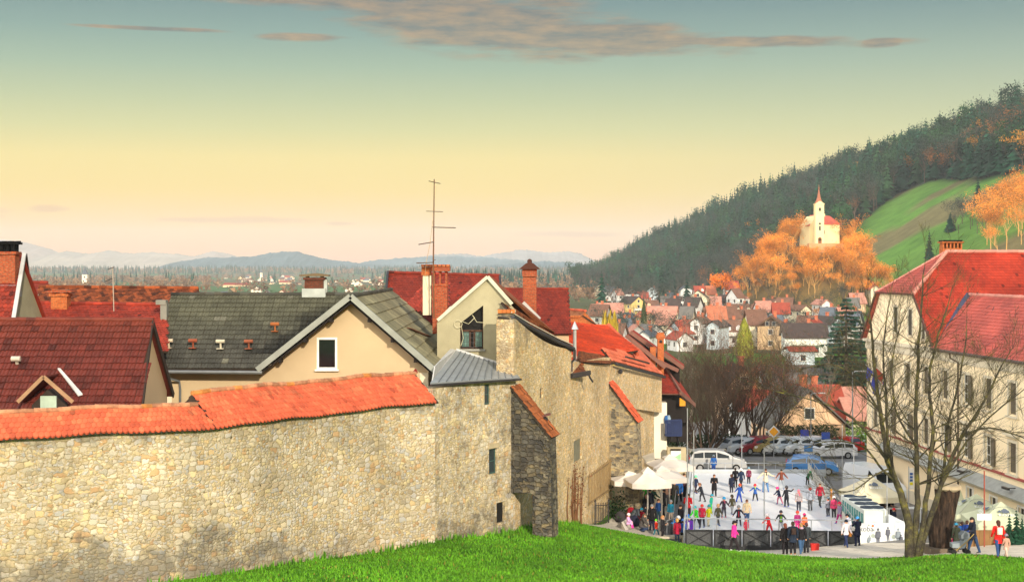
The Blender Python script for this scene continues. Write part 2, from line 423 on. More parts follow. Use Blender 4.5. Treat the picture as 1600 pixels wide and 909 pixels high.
# ------------------------------------------------------------------ camera, sky, sun, air
cam = bpy.data.objects.new('camera', bpy.data.cameras.new('camera')); col.objects.link(cam)
cam.location = (0, 0, HC); cam.rotation_euler = (R(90), 0, 0)
cam.data.sensor_width = 36; cam.data.lens = F/1600*36; cam.data.shift_y = -(454.5-YH)/1600
cam.data.clip_start = .5; cam.data.clip_end = 60000
scene.camera = cam
SUN_AZ, SUN_EL = 161.0, 23.0
wd = bpy.data.worlds.new('World'); scene.world = wd; wd.use_nodes = True
t = wd.node_tree; t.nodes.clear()
class WT(NT):
 def __init__(s, tree): s.t = tree
w = WT(t); out = w.n('ShaderNodeOutputWorld')
g = w.n('ShaderNodeTexCoord').outputs['Generated']
sp = w.n('ShaderNodeSeparateXYZ'); w.l(g, sp.inputs[0]); sx, sy, sz = sp.outputs
azm = w.math('ARCTAN2', sx, sy)                     # 0 straight ahead, grows to the right
hyp = w.math('SQRT', w.math('ADD', w.math('MULTIPLY', sx, sx), w.math('MULTIPLY', sy, sy)))
ele = w.math('ARCTAN2', sz, hyp)
def ya(y): return (420.0-y)/2200
SKB = (.29,.26,.18)
stops = [(0.0, (1.2,.62,.34)), (ya(400), (1.18,.64,.33)), (ya(360), (1.12,.70,.33)), (ya(300), (1.04,.75,.25)), (ya(250), (1.0,.79,.31)), (ya(205), lin('E5DEA0')),
   (ya(160), lin('CFD3A4')), (ya(110), lin('B8C6A8')), (ya(60), lin('A5B6A5')), (ya(0), lin('90A29A')), (.30, lin('86A0AA')), (.6, (.62,.66,.72)), (1.0, (.85,.9,.96))]
rampL = w.ramp(w.mapr(ele, 0, 1.0, 0, 1), [(p_, tuple(max(.01, q-b_) for q, b_ in zip(c_, SKB))) for p_, c_ in stops])
gst = [(0, lin('FAD6B0')), (ya(300), lin('ECDAA0')), (ya(200), lin('D8D8AA')), (ya(100), lin('BAC4AC')), (ya(0), lin('96A49E')), (.3, lin('8CA2AE')), (.6, (.55,.60,.66)), (1, (.78,.84,.9))]
grey = w.ramp(w.mapr(ele, 0, 1.0, 0, 1), [(p_, tuple(max(.01, q-b_) for q, b_ in zip(c_, SKB))) for p_, c_ in gst])
base = w.mix(w.mapr(azm, 0.0, .36, 0, .75), rampL, grey)
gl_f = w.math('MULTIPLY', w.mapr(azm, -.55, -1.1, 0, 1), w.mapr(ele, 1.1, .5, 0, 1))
base = w.mix(gl_f, base, (3.6,3.35,3.0))  # brighter sky added out of view on the left to lift the facade
uv = w.n('ShaderNodeCombineXYZ'); w.l(azm, uv.inputs[0]); w.l(ele, uv.inputs[1])
mp = w.n('ShaderNodeMapping'); w.l(uv.outputs[0], mp.inputs[0]); mp.inputs['Scale'].default_value = (9, 52, 1); mp.inputs['Rotation'].default_value = (0, 0, .05)
cn = w.noise(mp.outputs[0], 1.6, 7, .62)
mp2 = w.n('ShaderNodeMapping'); w.l(uv.outputs[0], mp2.inputs[0]); mp2.inputs['Scale'].default_value = (30, 150, 1); cn2 = w.noise(mp2.outputs[0], 1.0, 5, .6)
def blob(px, py, rx, ry, tilt=0.0):
 du = w.math('SUBTRACT', azm, (px-800)/2200.0); dv = w.math('SUBTRACT', w.math('SUBTRACT', ele, ya(py)), w.math('MULTIPLY', du, tilt))
 a = w.math('DIVIDE', du, rx/2200.0); b = w.math('DIVIDE', dv, ry/2200.0)
 r2 = w.math('ADD', w.math('MULTIPLY', a, a), w.math('MULTIPLY', b, b))
 return w.math('EXPONENT', w.math('MULTIPLY', r2, -1.0))
def cloud(blobs, lo, hi):
 s = None
 for b in blobs:
  q = blob(*b); s = q if s is None else w.math('MAXIMUM', s, q)
 k = w.math('ADD', w.math('MULTIPLY', s, .62), w.math('MULTIPLY', w.math('SUBTRACT', cn.outputs['Fac'], .5), 1.15))
 k = w.math('ADD', k, w.math('MULTIPLY', w.math('SUBTRACT', cn2.outputs['Fac'], .5), .25))
 k = w.math('MULTIPLY', k, w.mapr(s, .02, .25, 0, 1))
 return w.mapr(k, lo, hi, 0, 1)
big = cloud([(740, 36, 230, 44, -.12), (910, 62, 210, 26, -.06), (520, 6, 190, 12, 0), (1190, 74, 170, 8, -.03), (1360, 80, 30, 7, 0), (480, 66, 60, 6, 0), (240, 60, 90, 3, 0)], .06, .36)
low = cloud([(370, 345, 150, 6, 0), (890, 366, 100, 6, -.02), (5, 333, 45, 8, 0), (5, 343, 40, 5, 0), (98, 331, 26, 6, 0), (530, 350, 26, 4, 0)], .16, .5)
ccol = w.mix(w.mapr(cn2.outputs['Fac'], .35, .65, 0, 1), (.02,.005,.03), (.30,.12,.03))
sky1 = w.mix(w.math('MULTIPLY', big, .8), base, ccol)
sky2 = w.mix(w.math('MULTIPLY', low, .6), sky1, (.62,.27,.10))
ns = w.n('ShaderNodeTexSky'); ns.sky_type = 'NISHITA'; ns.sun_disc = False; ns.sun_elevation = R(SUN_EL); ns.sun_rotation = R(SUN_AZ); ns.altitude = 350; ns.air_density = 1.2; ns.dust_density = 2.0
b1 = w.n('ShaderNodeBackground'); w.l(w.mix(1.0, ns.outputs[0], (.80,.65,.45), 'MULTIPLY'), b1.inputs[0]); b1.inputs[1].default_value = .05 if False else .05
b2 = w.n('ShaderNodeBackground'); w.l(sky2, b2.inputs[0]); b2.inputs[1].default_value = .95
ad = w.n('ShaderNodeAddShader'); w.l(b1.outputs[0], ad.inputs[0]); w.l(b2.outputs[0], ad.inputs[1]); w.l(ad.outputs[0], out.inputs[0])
sun = bpy.data.objects.new('sun', bpy.data.lights.new('sun', 'SUN')); col.objects.link(sun)
sun.data.energy = 4.7; sun.data.angle = R(1.2); sun.data.color = (1.0, .87, .70)
sd = Vector((math.sin(R(SUN_AZ))*math.cos(R(SUN_EL)), math.cos(R(SUN_AZ))*math.cos(R(SUN_EL)), math.sin(R(SUN_EL))))
sun.rotation_euler = sd.to_track_quat('Z', 'Y').to_euler(); sun.location = (30, -60, 60)
scene.view_settings.view_transform = 'Standard'; scene.view_settings.look = 'None'; scene.view_settings.exposure = 0.0; scene.view_settings.gamma = 1.0
scene.render.engine = 'CYCLES'
cy = scene.cycles; cy.max_bounces = 4; cy.diffuse_bounces = 2; cy.glossy_bounces = 2; cy.transmission_bounces = 3; cy.volume_bounces = 0; cy.transparent_max_bounces = 6
cy.use_denoising = True
try: cy.denoiser = 'OPENIMAGEDENOISE'
except Exception: pass
HAZE = .95e-4
hz = MB(); hz.box2((-5200, -260, -20), (5200, 7200, 215)); hzm = NT('evening_haze_air')
vp = hzm.n('ShaderNodeVolumePrincipled'); vp.inputs['Density'].default_value = HAZE; vp.inputs['Color'].default_value = (.80,.90,.96,1); vp.inputs['Anisotropy'].default_value = -.25
hzm.l(vp.outputs[0], hzm.out.inputs['Volume'])
ho = hz.build('haze', hzm.m); tag(ho, kind='stuff'); ho['label'] = 'thin evening haze filling the valley'
# ------------------------------------------------------------------ the ground sheet
def axis(pts):
 out = []
 for a, b, st0, st1 in pts:
  x = a
  while x < b-1e-6:
   out.append(x); f = (x-a)/(b-a); x += mix(st0, st1, f)
 out.append(pts[-1][1]); return out
gx = axis([(-9500, -1500, 500, 120), (-1500, -200, 90, 25), (-200, -60, 20, 6), (-60, -20, 4, 1), (-20, 45, .6, .6), (45, 90, 1.2, 5), (90, 480, 5.5, 8), (480, 1200, 12, 60), (1200, 9500, 80, 600)])
gy = axis([(-250, -20, 60, 12), (-20, 44, 8, 1.5), (44, 110, .6, .6), (110, 190, 1.2, 4), (190, 480, 6, 6), (480, 1200, 6, 8), (1200, 1700, 12, 30), (1700, 5000, 40, 120), (5000, 12500, 150, 700)])
GX, GY = np.meshgrid(np.array(gx), np.array(gy))
GZ = ground(GX, GY)
nx_, ny_ = len(gx), len(gy)
def rampc(a, b, f): return a[None,None,:]*(1-f[...,None])+b[None,None,:]*f[...,None]
A = lambda *c: np.array(c, float)
uu = GX/np.maximum(GY, 1)
n1 = np.clip(vnoise(GX, GY, .35, 1)*.8+.5, 0, 1); n2 = vnoise(GX, GY, .02, 5)*.5+.5; n3 = vnoise(GX, GY, .006, 9)*.5+.5
C = rampc(A(.05,.185,.008), A(.13,.28,.014), n1)
val = rampc(A(.085,.075,.04), A(.085,.11,.032), n2)
farc = rampc(A(.10,.10,.05), A(.06,.13,.035), nsm(.45,.6,n3))
f = nsm(110, 160, GY); C = C*(1-f[...,None]) + val*f[...,None]
f = nsm(700, 1300, GY)*(uu < .07); C = C*(1-f[...,None]) + farc*f[...,None]
for (x0, x1, y0, y1) in [(40,62,288,322),(36,44,345,400),(66,84,292,330),(20,32,400,440)]:
 f = nsm(x0-2,x0,GX)*(1-nsm(x1,x1+2,GX))*nsm(y0-6,y0,GY)*(1-nsm(y1,y1+6,GY)); C = C*(1-f[...,None]) + A(.055,.20,.02)[None,None]*f[...,None]
fd = np.interp(uu, _U, _FD); rd = np.interp(uu, _U, _RD); s_ = (GY-fd)/(rd-fd)
def meadow_mask(x, y):
 u = x/np.maximum(y, 1); px = 800+2200*u
 f0 = np.interp(px, [1290,1330,1400,1450,1540,1620,1800], [700,740,800,765,680,625,600])
 return nsm(1290,1325,px)*(1-nsm(f0-12, f0+6, y+vnoise(x,y,.05,2)*12))*nsm(330, 400, y)
MM = meadow_mask(GX, GY)
forest = nsm(-.06, .03, s_)*nsm(.05,.06,uu)
C = C*(1-forest[...,None]) + rampc(A(.014,.022,.020), A(.024,.028,.022), n2)*forest[...,None]
md = rampc(A(.085,.20,.03), A(.13,.25,.04), n2); dry = nsm(.52,.62, vnoise(GX*.8, GY*1.6, .022, 4)*.5+.5+.25*(uu-.3))
md = md*(1-dry[...,None]) + A(.16,.14,.06)[None,None]*dry[...,None]
C = C*(1-MM[...,None]) + md*MM[...,None]
kn = 1-nsm(20, 36, np.sqrt((GX-115.8)**2+((GY-540)/1.25)**2)); C = C*(1-kn[...,None]) + A(.16,.10,.035)[None,None]*kn[...,None]
me = bpy.data.meshes.new('ground')
vs = np.stack([GX, GY, GZ], -1).reshape(-1, 3)
idx = np.arange(nx_*ny_).reshape(ny_, nx_)
fc = np.stack([idx[:-1,:-1], idx[:-1,1:], idx[1:,1:], idx[1:,:-1]], -1).reshape(-1, 4)
me.vertices.add(len(vs)); me.vertices.foreach_set('co', vs.ravel()); me.loops.add(fc.size); me.loops.foreach_set('vertex_index', fc.ravel().astype(np.int32))
me.polygons.add(len(fc)); me.polygons.foreach_set('loop_start', np.arange(0, fc.size, 4, dtype=np.int32)); me.polygons.foreach_set('loop_total', np.full(len(fc), 4, dtype=np.int32))
me.update(calc_edges=True)
a = me.color_attributes.new('Col', 'FLOAT_COLOR', 'POINT'); a.data.foreach_set('color', np.concatenate([C.reshape(-1,3), np.ones((len(vs),1))], 1).ravel())
me.polygons.foreach_set('use_smooth', [True]*len(fc))
gm = NT('turf_and_soil'); tc = gm.n('ShaderNodeTexCoord').outputs['Object']; at = gm.n('ShaderNodeAttribute', attribute_name='Col')
na = gm.noise(tc, 3.5, 6, .75); nb = gm.noise(tc, .12, 4, .6); nc = gm.noise(tc, 22, 3, .7)
ff = gm.math('MULTIPLY', gm.mapr(na.outputs['Fac'], .3, .7, .62, 1.35), gm.mapr(nb.outputs['Fac'], .3, .7, .78, 1.22))
ss = gm.n('ShaderNodeVectorMath', operation='SCALE'); gm.l(at.outputs['Color'], ss.inputs[0]); gm.l(ff, ss.inputs['Scale'])
gm.bsdf(ss.outputs[0], .95, 0, .1, gm.bump(gm.math('ADD', na.outputs['Fac'], nc.outputs['Fac']), .8, .08))
me.materials.append(gm.m)
go = bpy.data.objects.new('ground', me); col.objects.link(go); tag(go, kind='structure')
_gi_x, _gi_y = np.array(gx), np.array(gy)
def gmesh(x, y):
 i = max(0, min(nx_-2, int(np.searchsorted(_gi_x, x)-1))); j = max(0, min(ny_-2, int(np.searchsorted(_gi_y, y)-1)))
 fx = (x-gx[i])/(gx[i+1]-gx[i]); fy = (y-gy[j])/(gy[j+1]-gy[j])
 return float((GZ[j,i]*(1-fx)+GZ[j,i+1]*fx)*(1-fy)+(GZ[j+1,i]*(1-fx)+GZ[j+1,i+1]*fx)*fy)
def onpx(px, py, dmin=40, dmax=1200, h=0.0):
 "first point of the ground seen at a photo pixel"
 d = dmin
 while d < dmax:
  p = W(px, py, d)
  if p.z <= gmesh(p.x, p.y)+h: return p
  d *= 1.003
 return W(px, py, dmax)
def sheet(name, near, far, mat, step=.6, lift=.03, z=None):
 "a paved strip lying on the ground between two plan polylines with the same number of points"
 mb = MB(); P = []
 def along(pl, n):
  L = [0]
  for a, b in zip(pl, pl[1:]): L.append(L[-1]+math.dist(a, b))
  o = []
  for i in range(n+1):
   s = L[-1]*i/n; k = max(j for j in range(len(L)) if L[j] <= s+1e-9); k = min(k, len(pl)-2); f = (s-L[k])/(L[k+1]-L[k] or 1)
   o.append((mix(pl[k][0], pl[k+1][0], f), mix(pl[k][1], pl[k+1][1], f)))
  return o
 n = max(2, int(max(sum(math.dist(a, b) for a, b in zip(q, q[1:])) for q in (near, far))/step))
 A_, B_ = along(near, n), along(far, n); m = max(1, int(max(math.dist(a, b) for a, b in zip(A_, B_))/step))
 grid = [[(mix(a[0], b[0], j/m), mix(a[1], b[1], j/m)) for j in range(m+1)] for a, b in zip(A_, B_)]
 for r in grid: P.append([(x, y, (gmesh(x, y)+lift if z is None else z)) for x, y in r])
 for i in range(n):
  for j in range(m):
   q = (P[i][j], P[i+1][j], P[i+1][j+1], P[i][j+1]); mb.poly(q, 0, (1,1,1), [(p[0], p[1]) for p in q])
 o = mb.build(name, mat, smooth=True); tag(o, kind='structure'); return o
pave = NT('pale_paving'); tc = pave.n('ShaderNodeTexCoord').outputs['Object']
bt = pave.n('ShaderNodeTexBrick'); pave.l(tc, bt.inputs['Vector']); bt.inputs['Scale'].default_value = 1; bt.inputs['Brick Width'].default_value = 1.6; bt.inputs['Row Height'].default_value = 1.2; bt.inputs['Mortar Size'].default_value = .012
bt.inputs['Color1'].default_value = (.64,.59,.49,1); bt.inputs['Color2'].default_value = (.70,.65,.54,1); bt.inputs['Mortar'].default_value = (.36,.33,.27,1)
pn = pave.noise(tc, 1.2, 5, .7); pf = pave.mapr(pn.outputs['Fac'], .3, .7, .82, 1.14); psc = pave.n('ShaderNodeVectorMath', operation='SCALE'); pave.l(bt.outputs['Color'], psc.inputs[0]); pave.l(pf, psc.inputs['Scale'])
pave.bsdf(psc.outputs[0], .85)
asph = M('grey_asphalt', (.20,.195,.185), .9, .8, .2, .3, 30, fine=.12)
gravel = M('pale_gravel', (.50,.46,.38), .95, 1.0, .12, .9, 14, fine=.32)
def pl(*a): return [(X(px, d), d) for px, d in a]
sheet('path', [(5.2,79.4),(8.2,79.5),(11.0,78.1),(14,76.8),(17.3,74.2),(20.2,72.4),(22.0,70.0),(24.4,66.6),(28,62)], [(7.6,84.2),(10,82.6),(14,82.6),(18,82.4),(20.4,82.4),(23,80),(26,77),(29.5,73),(34,68)], pave.m, .6, .035)
sheet('square', [(8.9,84),(20.4,82.3),(27,77),(31,74)], [(10.5,140),(24,140),(38,132),(50,125)], asph, 1.2, .025)
sheet('terrace', [(4.1,79.8),(6.2,79.6),(8.2,80.0)], [(9.6,100),(10.6,101),(11.4,101)], gravel, .6, .05)
sheet('side_road', [(16,140),(26,140),(35,139)], [(22,178),(32,185),(44,190)], asph, 2, .06)
def grass_patch():
 rg = random.Random(4); mb = MB()
 bl = lambda a, b, f: mix(a, b, f)
 n = 0
 while n < 46000:
  y = rg.uniform(49, 82); x = rg.uniform(-14, 27)
  if not (-.385*y < x < .385*y): continue
  if x < wall_x(y)+.05: continue
  if y > path_y(x)-.05: continue
  z = gmesh(x, y); h = rg.uniform(.05, .13)*(2.4 if x-wall_x(y) < rg.uniform(.1,.7) else 1)*(1.5 if vnoise(x, y, .9, 2) > .55 else 1); a = rg.uniform(0, 6.28); w_ = .035
  k = rg.uniform(.6, 1.35)*(.8 if vnoise(x, y, .5, 7) > .5 else 1); yel = rg.uniform(0, .35)
  c = (k*(1+yel*.9), k*(1+yel*.15), k)
  if rg.random() < .018+.10*(vnoise(x, y, .33, 11) > .62): c = (2.6*k, .75*k, 3*k)
  for q in range(2):
   b_ = a+q*2.1; dx, dy = math.cos(b_), math.sin(b_); lx, ly = rg.uniform(-.06, .06), rg.uniform(-.06, .06)
   mb.poly([(x-dx*w_, y-dy*w_, z-.01), (x+dx*w_, y+dy*w_, z-.01), (x+lx, y+ly, z+h)], 0, c)
  n += 1
 o = mb.build('grass', M('grass_blade', (.085,.27,.010), .8, .3, .35, attr=True)); tag(o, 'short green winter grass on the slope below the wall', 'grass', kind='stuff')
_wy = [49,51.2,53.7,57,59.9,62.4,68,69,78.5,82]; _wx = [-20,-11.6,-9.75,-7.8,-5.45,-3.4,.2,.3,3.4,4.4]
def wall_x(y): return float(np.interp(y, _wy, _wx))
def path_y(x): return float(np.interp(x, [-20,3.6,5.2,8.2,11.0,14,17.3,20.2,22,24.4,28], [200,79.0,79.4,79.5,78.1,76.8,74.2,72.4,70,66.6,62]))
grass_patch()
# ------------------------------------------------------------------ town wall
class Path:
 def __init__(s, pts):
  s.p = [Vector((a[0], a[1], 0)) for a in pts]; s.L = [0]
  for a, b in zip(s.p, s.p[1:]): s.L.append(s.L[-1]+(b-a).length)
  s.len = s.L[-1]
 def at(s, q):
  k = 0
  while k < len(s.L)-2 and s.L[k+1] < q: k += 1
  f = (q-s.L[k])/(s.L[k+1]-s.L[k]); return s.p[k].lerp(s.p[k+1], f)
 def dir(s, q): a = s.at(max(0, q-.8)); b = s.at(min(s.len, q+.8)); return (b-a).normalized()
 def nrm(s, q): d = s.dir(q); return Vector((d.y, -d.x, 0))
 def px(s, px):
  lo, hi = 0, s.len
  for _ in range(50):
   m = (lo+hi)/2; p = s.at(m)
   if 800+p.x/p.y*F < px: lo = m
   else: hi = m
  return (lo+hi)/2
 def win(s, px0, px1, py0, py1):
  a, b = s.px(px0), s.px(px1); d = s.at((a+b)/2).y; return (a, b, Z(py1, d), Z(py0, d))
def wall_strip(mb, P, z0, z1, ops=(), th=.8, ds=.6, dz=.8, rev=.4, backmat=1):
 S = set([0, P.len]); q = 0
 while q < P.len: S.add(q); q += ds
 for o in ops: S.add(o[0]); S.add(o[1])
 S = sorted(S); S = [a for i, a in enumerate(S) if i == 0 or a-S[i-1] > 1e-4]
 def pt(s, z, back=0): p = P.at(s)-P.nrm(s)*back; return (p.x, p.y, z)
 for a, b in zip(S, S[1:]):
  m = (a+b)/2; col_ops = [o for o in ops if o[0]-1e-4 <= a and b <= o[1]+1e-4]
  zl = lambda f, s: mix(z0(s), z1(s), f)
  cuts = sorted({round(z, 4) for o in col_ops for z in (o[2], o[3])})
  lo_a, lo_b, hi_a, hi_b = z0(a), z0(b), z1(a), z1(b)
  lv = [(lo_a, lo_b)]; base_ = lo_a
  marks = []
  if cuts: marks = [(c, c) for c in cuts]
  n = max(2, int((hi_a-lo_a)/dz)); body = [(mix(lo_a, hi_a, i/n), mix(lo_b, hi_b, i/n)) for i in range(n+1)]
  if marks:
   cmin, cmax = cuts[0], cuts[-1]
   body = [q for q in body if max(q) < cmin-.03 or min(q) > cmax+.03] + marks; body.sort(key=lambda q: q[0]+q[1])
  for (a0, b0), (a1, b1) in zip(body, body[1:]):
   zc = (a0+b0+a1+b1)/4
   if any(o[2] < zc < o[3] for o in col_ops): continue
   mb.poly([pt(a, a0), pt(b, b0), pt(b, b1), pt(a, a1)], 0, (1,1,1), [(a, a0), (b, b0), (b, b1), (a, a1)])
  mb.poly([pt(b, lo_b, th), pt(a, lo_a, th), pt(a, hi_a, th), pt(b, hi_b, th)], 0, (1,1,1), [(b, lo_b), (a, lo_a), (a, hi_a), (b, hi_b)])
  mb.poly([pt(a, hi_a), pt(b, hi_b), pt(b, hi_b, th), pt(a, hi_a, th)], 0, (1,1,1), [(a, 0), (b, 0), (b, th), (a, th)])
 for s in (0, P.len):
  mb.poly([pt(s, z0(s)), pt(s, z1(s)), pt(s, z1(s), th), pt(s, z0(s), th)], 0, (1,1,1), [(0, z0(s)), (0, z1(s)), (th, z1(s)), (th, z0(s))])
 for (a, b, c, d) in ops:
  A_, B_ = (pt(a, c), pt(b, c), pt(b, d), pt(a, d)), (pt(a, c, rev), pt(b, c, rev), pt(b, d, rev), pt(a, d, rev))
  for i in range(4):
   j = (i+1) % 4; L = math.dist(A_[i], A_[j])
   mb.poly([A_[i], B_[i], B_[j], A_[j]], 0, (1,1,1), [(0, 0), (rev, 0), (rev, L), (0, L)])
  mb.poly(B_, backmat)
tone_w = [lin(c) for c in ('D6C59C','CDBD93','DFD2AE','CFC6AE','C2B698','E2D3A2','D9C08F','C6C5BA','BDB295','DDD4BC','D0AE80','D6CFB6','C9C3AC','DAD0B2','D8CEB0','D0CBBD','CBBB98')]
tone_w = [tuple(min(.8,q*k) for q, k in zip(c, (.87,.84,.86))) for c in tone_w]
tone_d = [lin(c) for c in ('8C806A','7A6F5C','9A9078','6E675A','A39678','857E6E','B09B70','5F5A50')]
mort = lin('C4B184'); mort = tuple(q*k for q, k in zip(mort, (.92,.89,.92)))
ST1 = stone('rubble_long_wall', tone_w, mort, .30, .20, stain=(.10,.095,.085), crack=.95, mort_w=.07, sub=.5)
ST2 = stone('rubble_tower_wall', [tuple(q*1.16 for q in c) for c in tone_w], tuple(q*1.14 for q in mort), .24, .20, stain=(.07,.065,.055), crack=.9, mort_w=.075, seed=3, sub=.5)  # stone colour lifted to make up for weak sun on this wall
ST3 = stone('rubble_warm_wall', [tuple(q*1.04*k for q, k in zip(c, (1.27,1.18,1.0))) for c in tone_w], tuple(q*k for q, k in zip(mort, (1.2,1.12,.98))), .24, .19, stain=(.2,.16,.11), crack=.85, mort_w=.09, seed=7, sub=.5)  # warm cream stone, its colour lifted to make up for weak sun
STB = stone('weathered_buttress_stone', [tuple(q*k for q, k in zip(c, (.72,.76,.86))) for c in tone_d], tuple(q*.5 for q in mort), .34, .20, stain=(.03,.03,.03), crack=.9, mort_w=.05, seed=9, bump=1.0)
dark = M('dark_void', (.012,.011,.010), .9, nv=.1)
dkmetal = M('dark_metal', (.045,.042,.045), .45, metal=.3); grey_lead = M('grey_sheet_metal', (.33,.36,.37), .42, 1.3, .16, metal=.35, spec=.5)
white_fl = M('pale_flashing', (.55,.55,.52), .5, 2, .12, metal=.2)
red_tile = M('orange_clay_tile', lin('D0603E'), .82, 1.6, .2, attr=True, fine=.14, bs=14)
fire_tile = M('red_clay_tile', lin('983522'), .8, .7, .34, attr=True, fine=.1, bs=12)
brown_tile = M('brown_clay_tile', lin('93552F'), .88, 1.5, .3, attr=True, fine=.2, bs=12)
dkred_tile = M('dark_red_concrete_tile', lin('62281E'), .7, .9, .32, attr=True, fine=.16, bs=9)
slate_tile = M('grey_concrete_tile', lin('4C4B41'), .85, .7, .28, attr=True, fine=.22, bs=11)
boards = M('dark_roof_boards', (.045,.03,.02), .9)
lichen = M('lichen_ridge_tile', lin('B58363'), .9, 2.4, .35, attr=True, fine=.25, bs=8)
plaster = M('cream_render', lin('BCA784'), .92, .5, .07, .12, 40, fine=.05)
plaster_g = M('grey_green_render', lin('A39C7E'), .93, .9, .14, .2, 30, fine=.10)
white_pl = M('white_render', lin('E9E2CF'), .9, .8, .06)
P1 = Path([(X(a, d), d) for a, d in ((-260,46.6),(-120,47.8),(0,48.8),(100,49.6),(200,50.5),(260,51.1),(300,51.7),(350,52.7),(400,53.9),(450,55.4),(500,57),(550,58.5),(600,59.9),(640,61),(680,62.05))])
base_z = lambda P: (lambda s: min(gmesh(*P.at(s).xy), gmesh(*(P.at(s)+P.nrm(s)*.5).xy))-.5)
w1 = thing('curtain_wall', 'long curving rubble town wall under a coping of orange tiles', 'wall', (X(300,51.2), 51.2, 5.0))
mb = MB(); wall_strip(mb, P1, base_z(P1), lambda s: 10.68)
def stain1(p):
 h = p[2]-gmesh(p[0], p[1]-.3); px = 800+p[0]/p[1]*F
 hh = 1.2+.8*vnoise(px*.021, 1.0, 1.0, 2); k = .5+.5*vnoise(px*.013, p[2]*.25, 1.0, 5)
 return max((1-sm(hh-1.2, hh+1.5, h))*(.45+.55*k)*(1-.7*sm(420, 520, px)), .45*sm(9.9, 10.6, p[2]))  # darker towards the ground and towards the coping
mb.build('masonry', [ST1, dark], w1, stain=stain1)
def coping(mb, mbr, mbk, s0, s1, run, zr, ze=10.66, over=.22):
 rg = random.Random(int(s0*10)+5); tw = .19; nc = 5 if run < 1.2 else 7
 n = int((s1-s0)/tw)
 def wob(s): return .035*math.sin(s*.9)+.02*math.sin(s*2.3+1)
 for side in (1, -1):
  for i in range(n):
   for j in range(nc):
    sA = s0+i*tw+(tw/2 if j % 2 else 0); sB = sA+tw*.96
    def pt(s, t, h, dv=0):
     tt = t+dv; p = P1.at(min(s, P1.len))-P1.nrm(min(s, P1.len-.01))*( mix(-over, run, tt) if side == 1 else mix(2*run+over, run, tt))
     return (p.x, p.y, mix(ze, zr, tt)+h+wob(s))
    k = rg.uniform(.82, 1.15); wv = rg.uniform(-.05, .05)
    if rg.random() < .05: k *= .75
    if rg.random() < .06: wv = -.15; k *= 1.1
    if j >= nc-3 and rg.random() < .4: wv = -.3; k *= .95
    c = (k, k*(1-wv), k*(1-wv)); t0, t1 = j/nc, (j+1.2)/nc
    b = len(mb.v); prof = ((0,.0,0),(.25,-.25,.012),(.5,-.36,.016),(.75,-.25,.012),(1,0,0)); q = tw/(run+over)
    for f_, dv, dh in prof: mb.v.append(pt(mix(sA, sB, f_), t0, .05+dh, dv*q))
    for f_, dv, dh in prof: mb.v.append(pt(mix(sA, sB, f_), min(1, t1), .02+dh))
    for f_, dv, dh in prof: mb.v.append(pt(mix(sA, sB, f_), t0, .0, dv*q))
    for m_ in range(4):
     mb.f.append((b+m_, b+m_+1, b+5+m_+1, b+5+m_)); mb.m.append(0); mb.c.append(c); mb.uv.append(None)
     mb.f.append((b+10+m_, b+11+m_, b+m_+1, b+m_)); mb.m.append(0); mb.c.append(tuple(v_*.7 for v_ in c)); mb.uv.append(None)
 m = int((s1-s0)/.6)
 for i in range(m):
  a, b = s0+(s1-s0)*i/m, s0+(s1-s0)*(i+1)/m
  def q(s, k, z): p = P1.at(min(s, P1.len))-P1.nrm(min(s, P1.len-.01))*k; return (p.x, p.y, z+wob(s))
  mbk.poly([q(a, -over, ze), q(b, -over, ze), q(b, run, zr), q(a, run, zr)]); mbk.poly([q(a, run, zr), q(b, run, zr), q(b, 2*run+over, ze), q(a, 2*run+over, ze)])
  mbk.poly([q(a, -over, ze-.07), q(b, -over, ze-.07), q(b, 2*run+over, ze-.07), q(a, 2*run+over, ze-.07)])
  mbk.poly([q(a, -over, ze-.07), q(b, -over, ze-.07), q(b, -over, ze), q(a, -over, ze)])
 for s in (s0, s1):
  mbk.poly([q(s, -over, ze-.07), q(s, run, zr), q(s, 2*run+over, ze-.07)])
 k = int((s1-s0)/.42)
 for i in range(k):
  a, b = s0+(s1-s0)*i/k, s0+(s1-s0)*(i+1.06)/k; g_ = rg.uniform(.75, 1.2); yl = rg.random() < .12
  j = rg.uniform(-.012, .012)
  mbr.tube([q(a, run, zr+.03+j), q(min(b, s1), run, zr+.03+j)], [.115, .098], 8, 0, (g_*1.15, g_*.95, g_*.45) if yl else (g_, g_*.95, g_*.9))
sj = P1.px(331)
tl, rd_, bk = MB(), MB(), MB()
coping(tl, rd_, bk, 0, sj, .95, 11.42); coping(tl, rd_, bk, sj+.02, P1.len, 1.32, 11.80)
tl.build('coping_tiles', red_tile, w1); rd_.build('ridge_tiles', lichen, w1); bk.build('coping_boards', boards, w1)
mb = MB(); e = P1.len-.02; pe = lambda k, z: (P1.at(e)-P1.nrm(e)*k+P1.dir(e)*.08).xy.to_3d()+Vector((0,0,z))
mb.beam(pe(1.32, 11.95), pe(3.0, 10.55), .06, .2); mb.build('barge_board', M('dark_red_paint', lin('7E1A14'), .6), w1)
P2 = Path([(X(676,62.15), 62.15), (X(742,65.1), 65.1), (X(805,68.05), 68.05)])
w2 = thing('bastion_wall', 'rubble wall section with slit windows under the grey sheet metal roof', 'wall', (X(742,65.1), 65.1, 4.2))
ops2 = [P2.win(757,766,600,632), P2.win(764,776,700,740), P2.win(776,789,784,816)]
mb = MB(); wall_strip(mb, P2, base_z(P2), lambda s: 11.22, ops2, th=.9, rev=.14)
mb.build('masonry', [ST2, dark], w2, stain=lambda p: max(.5*(1-sm(.2, 1.6, p[2]-gmesh(p[0], p[1]-.4))), .3*sm(10.4, 11.2, p[2]), .28))
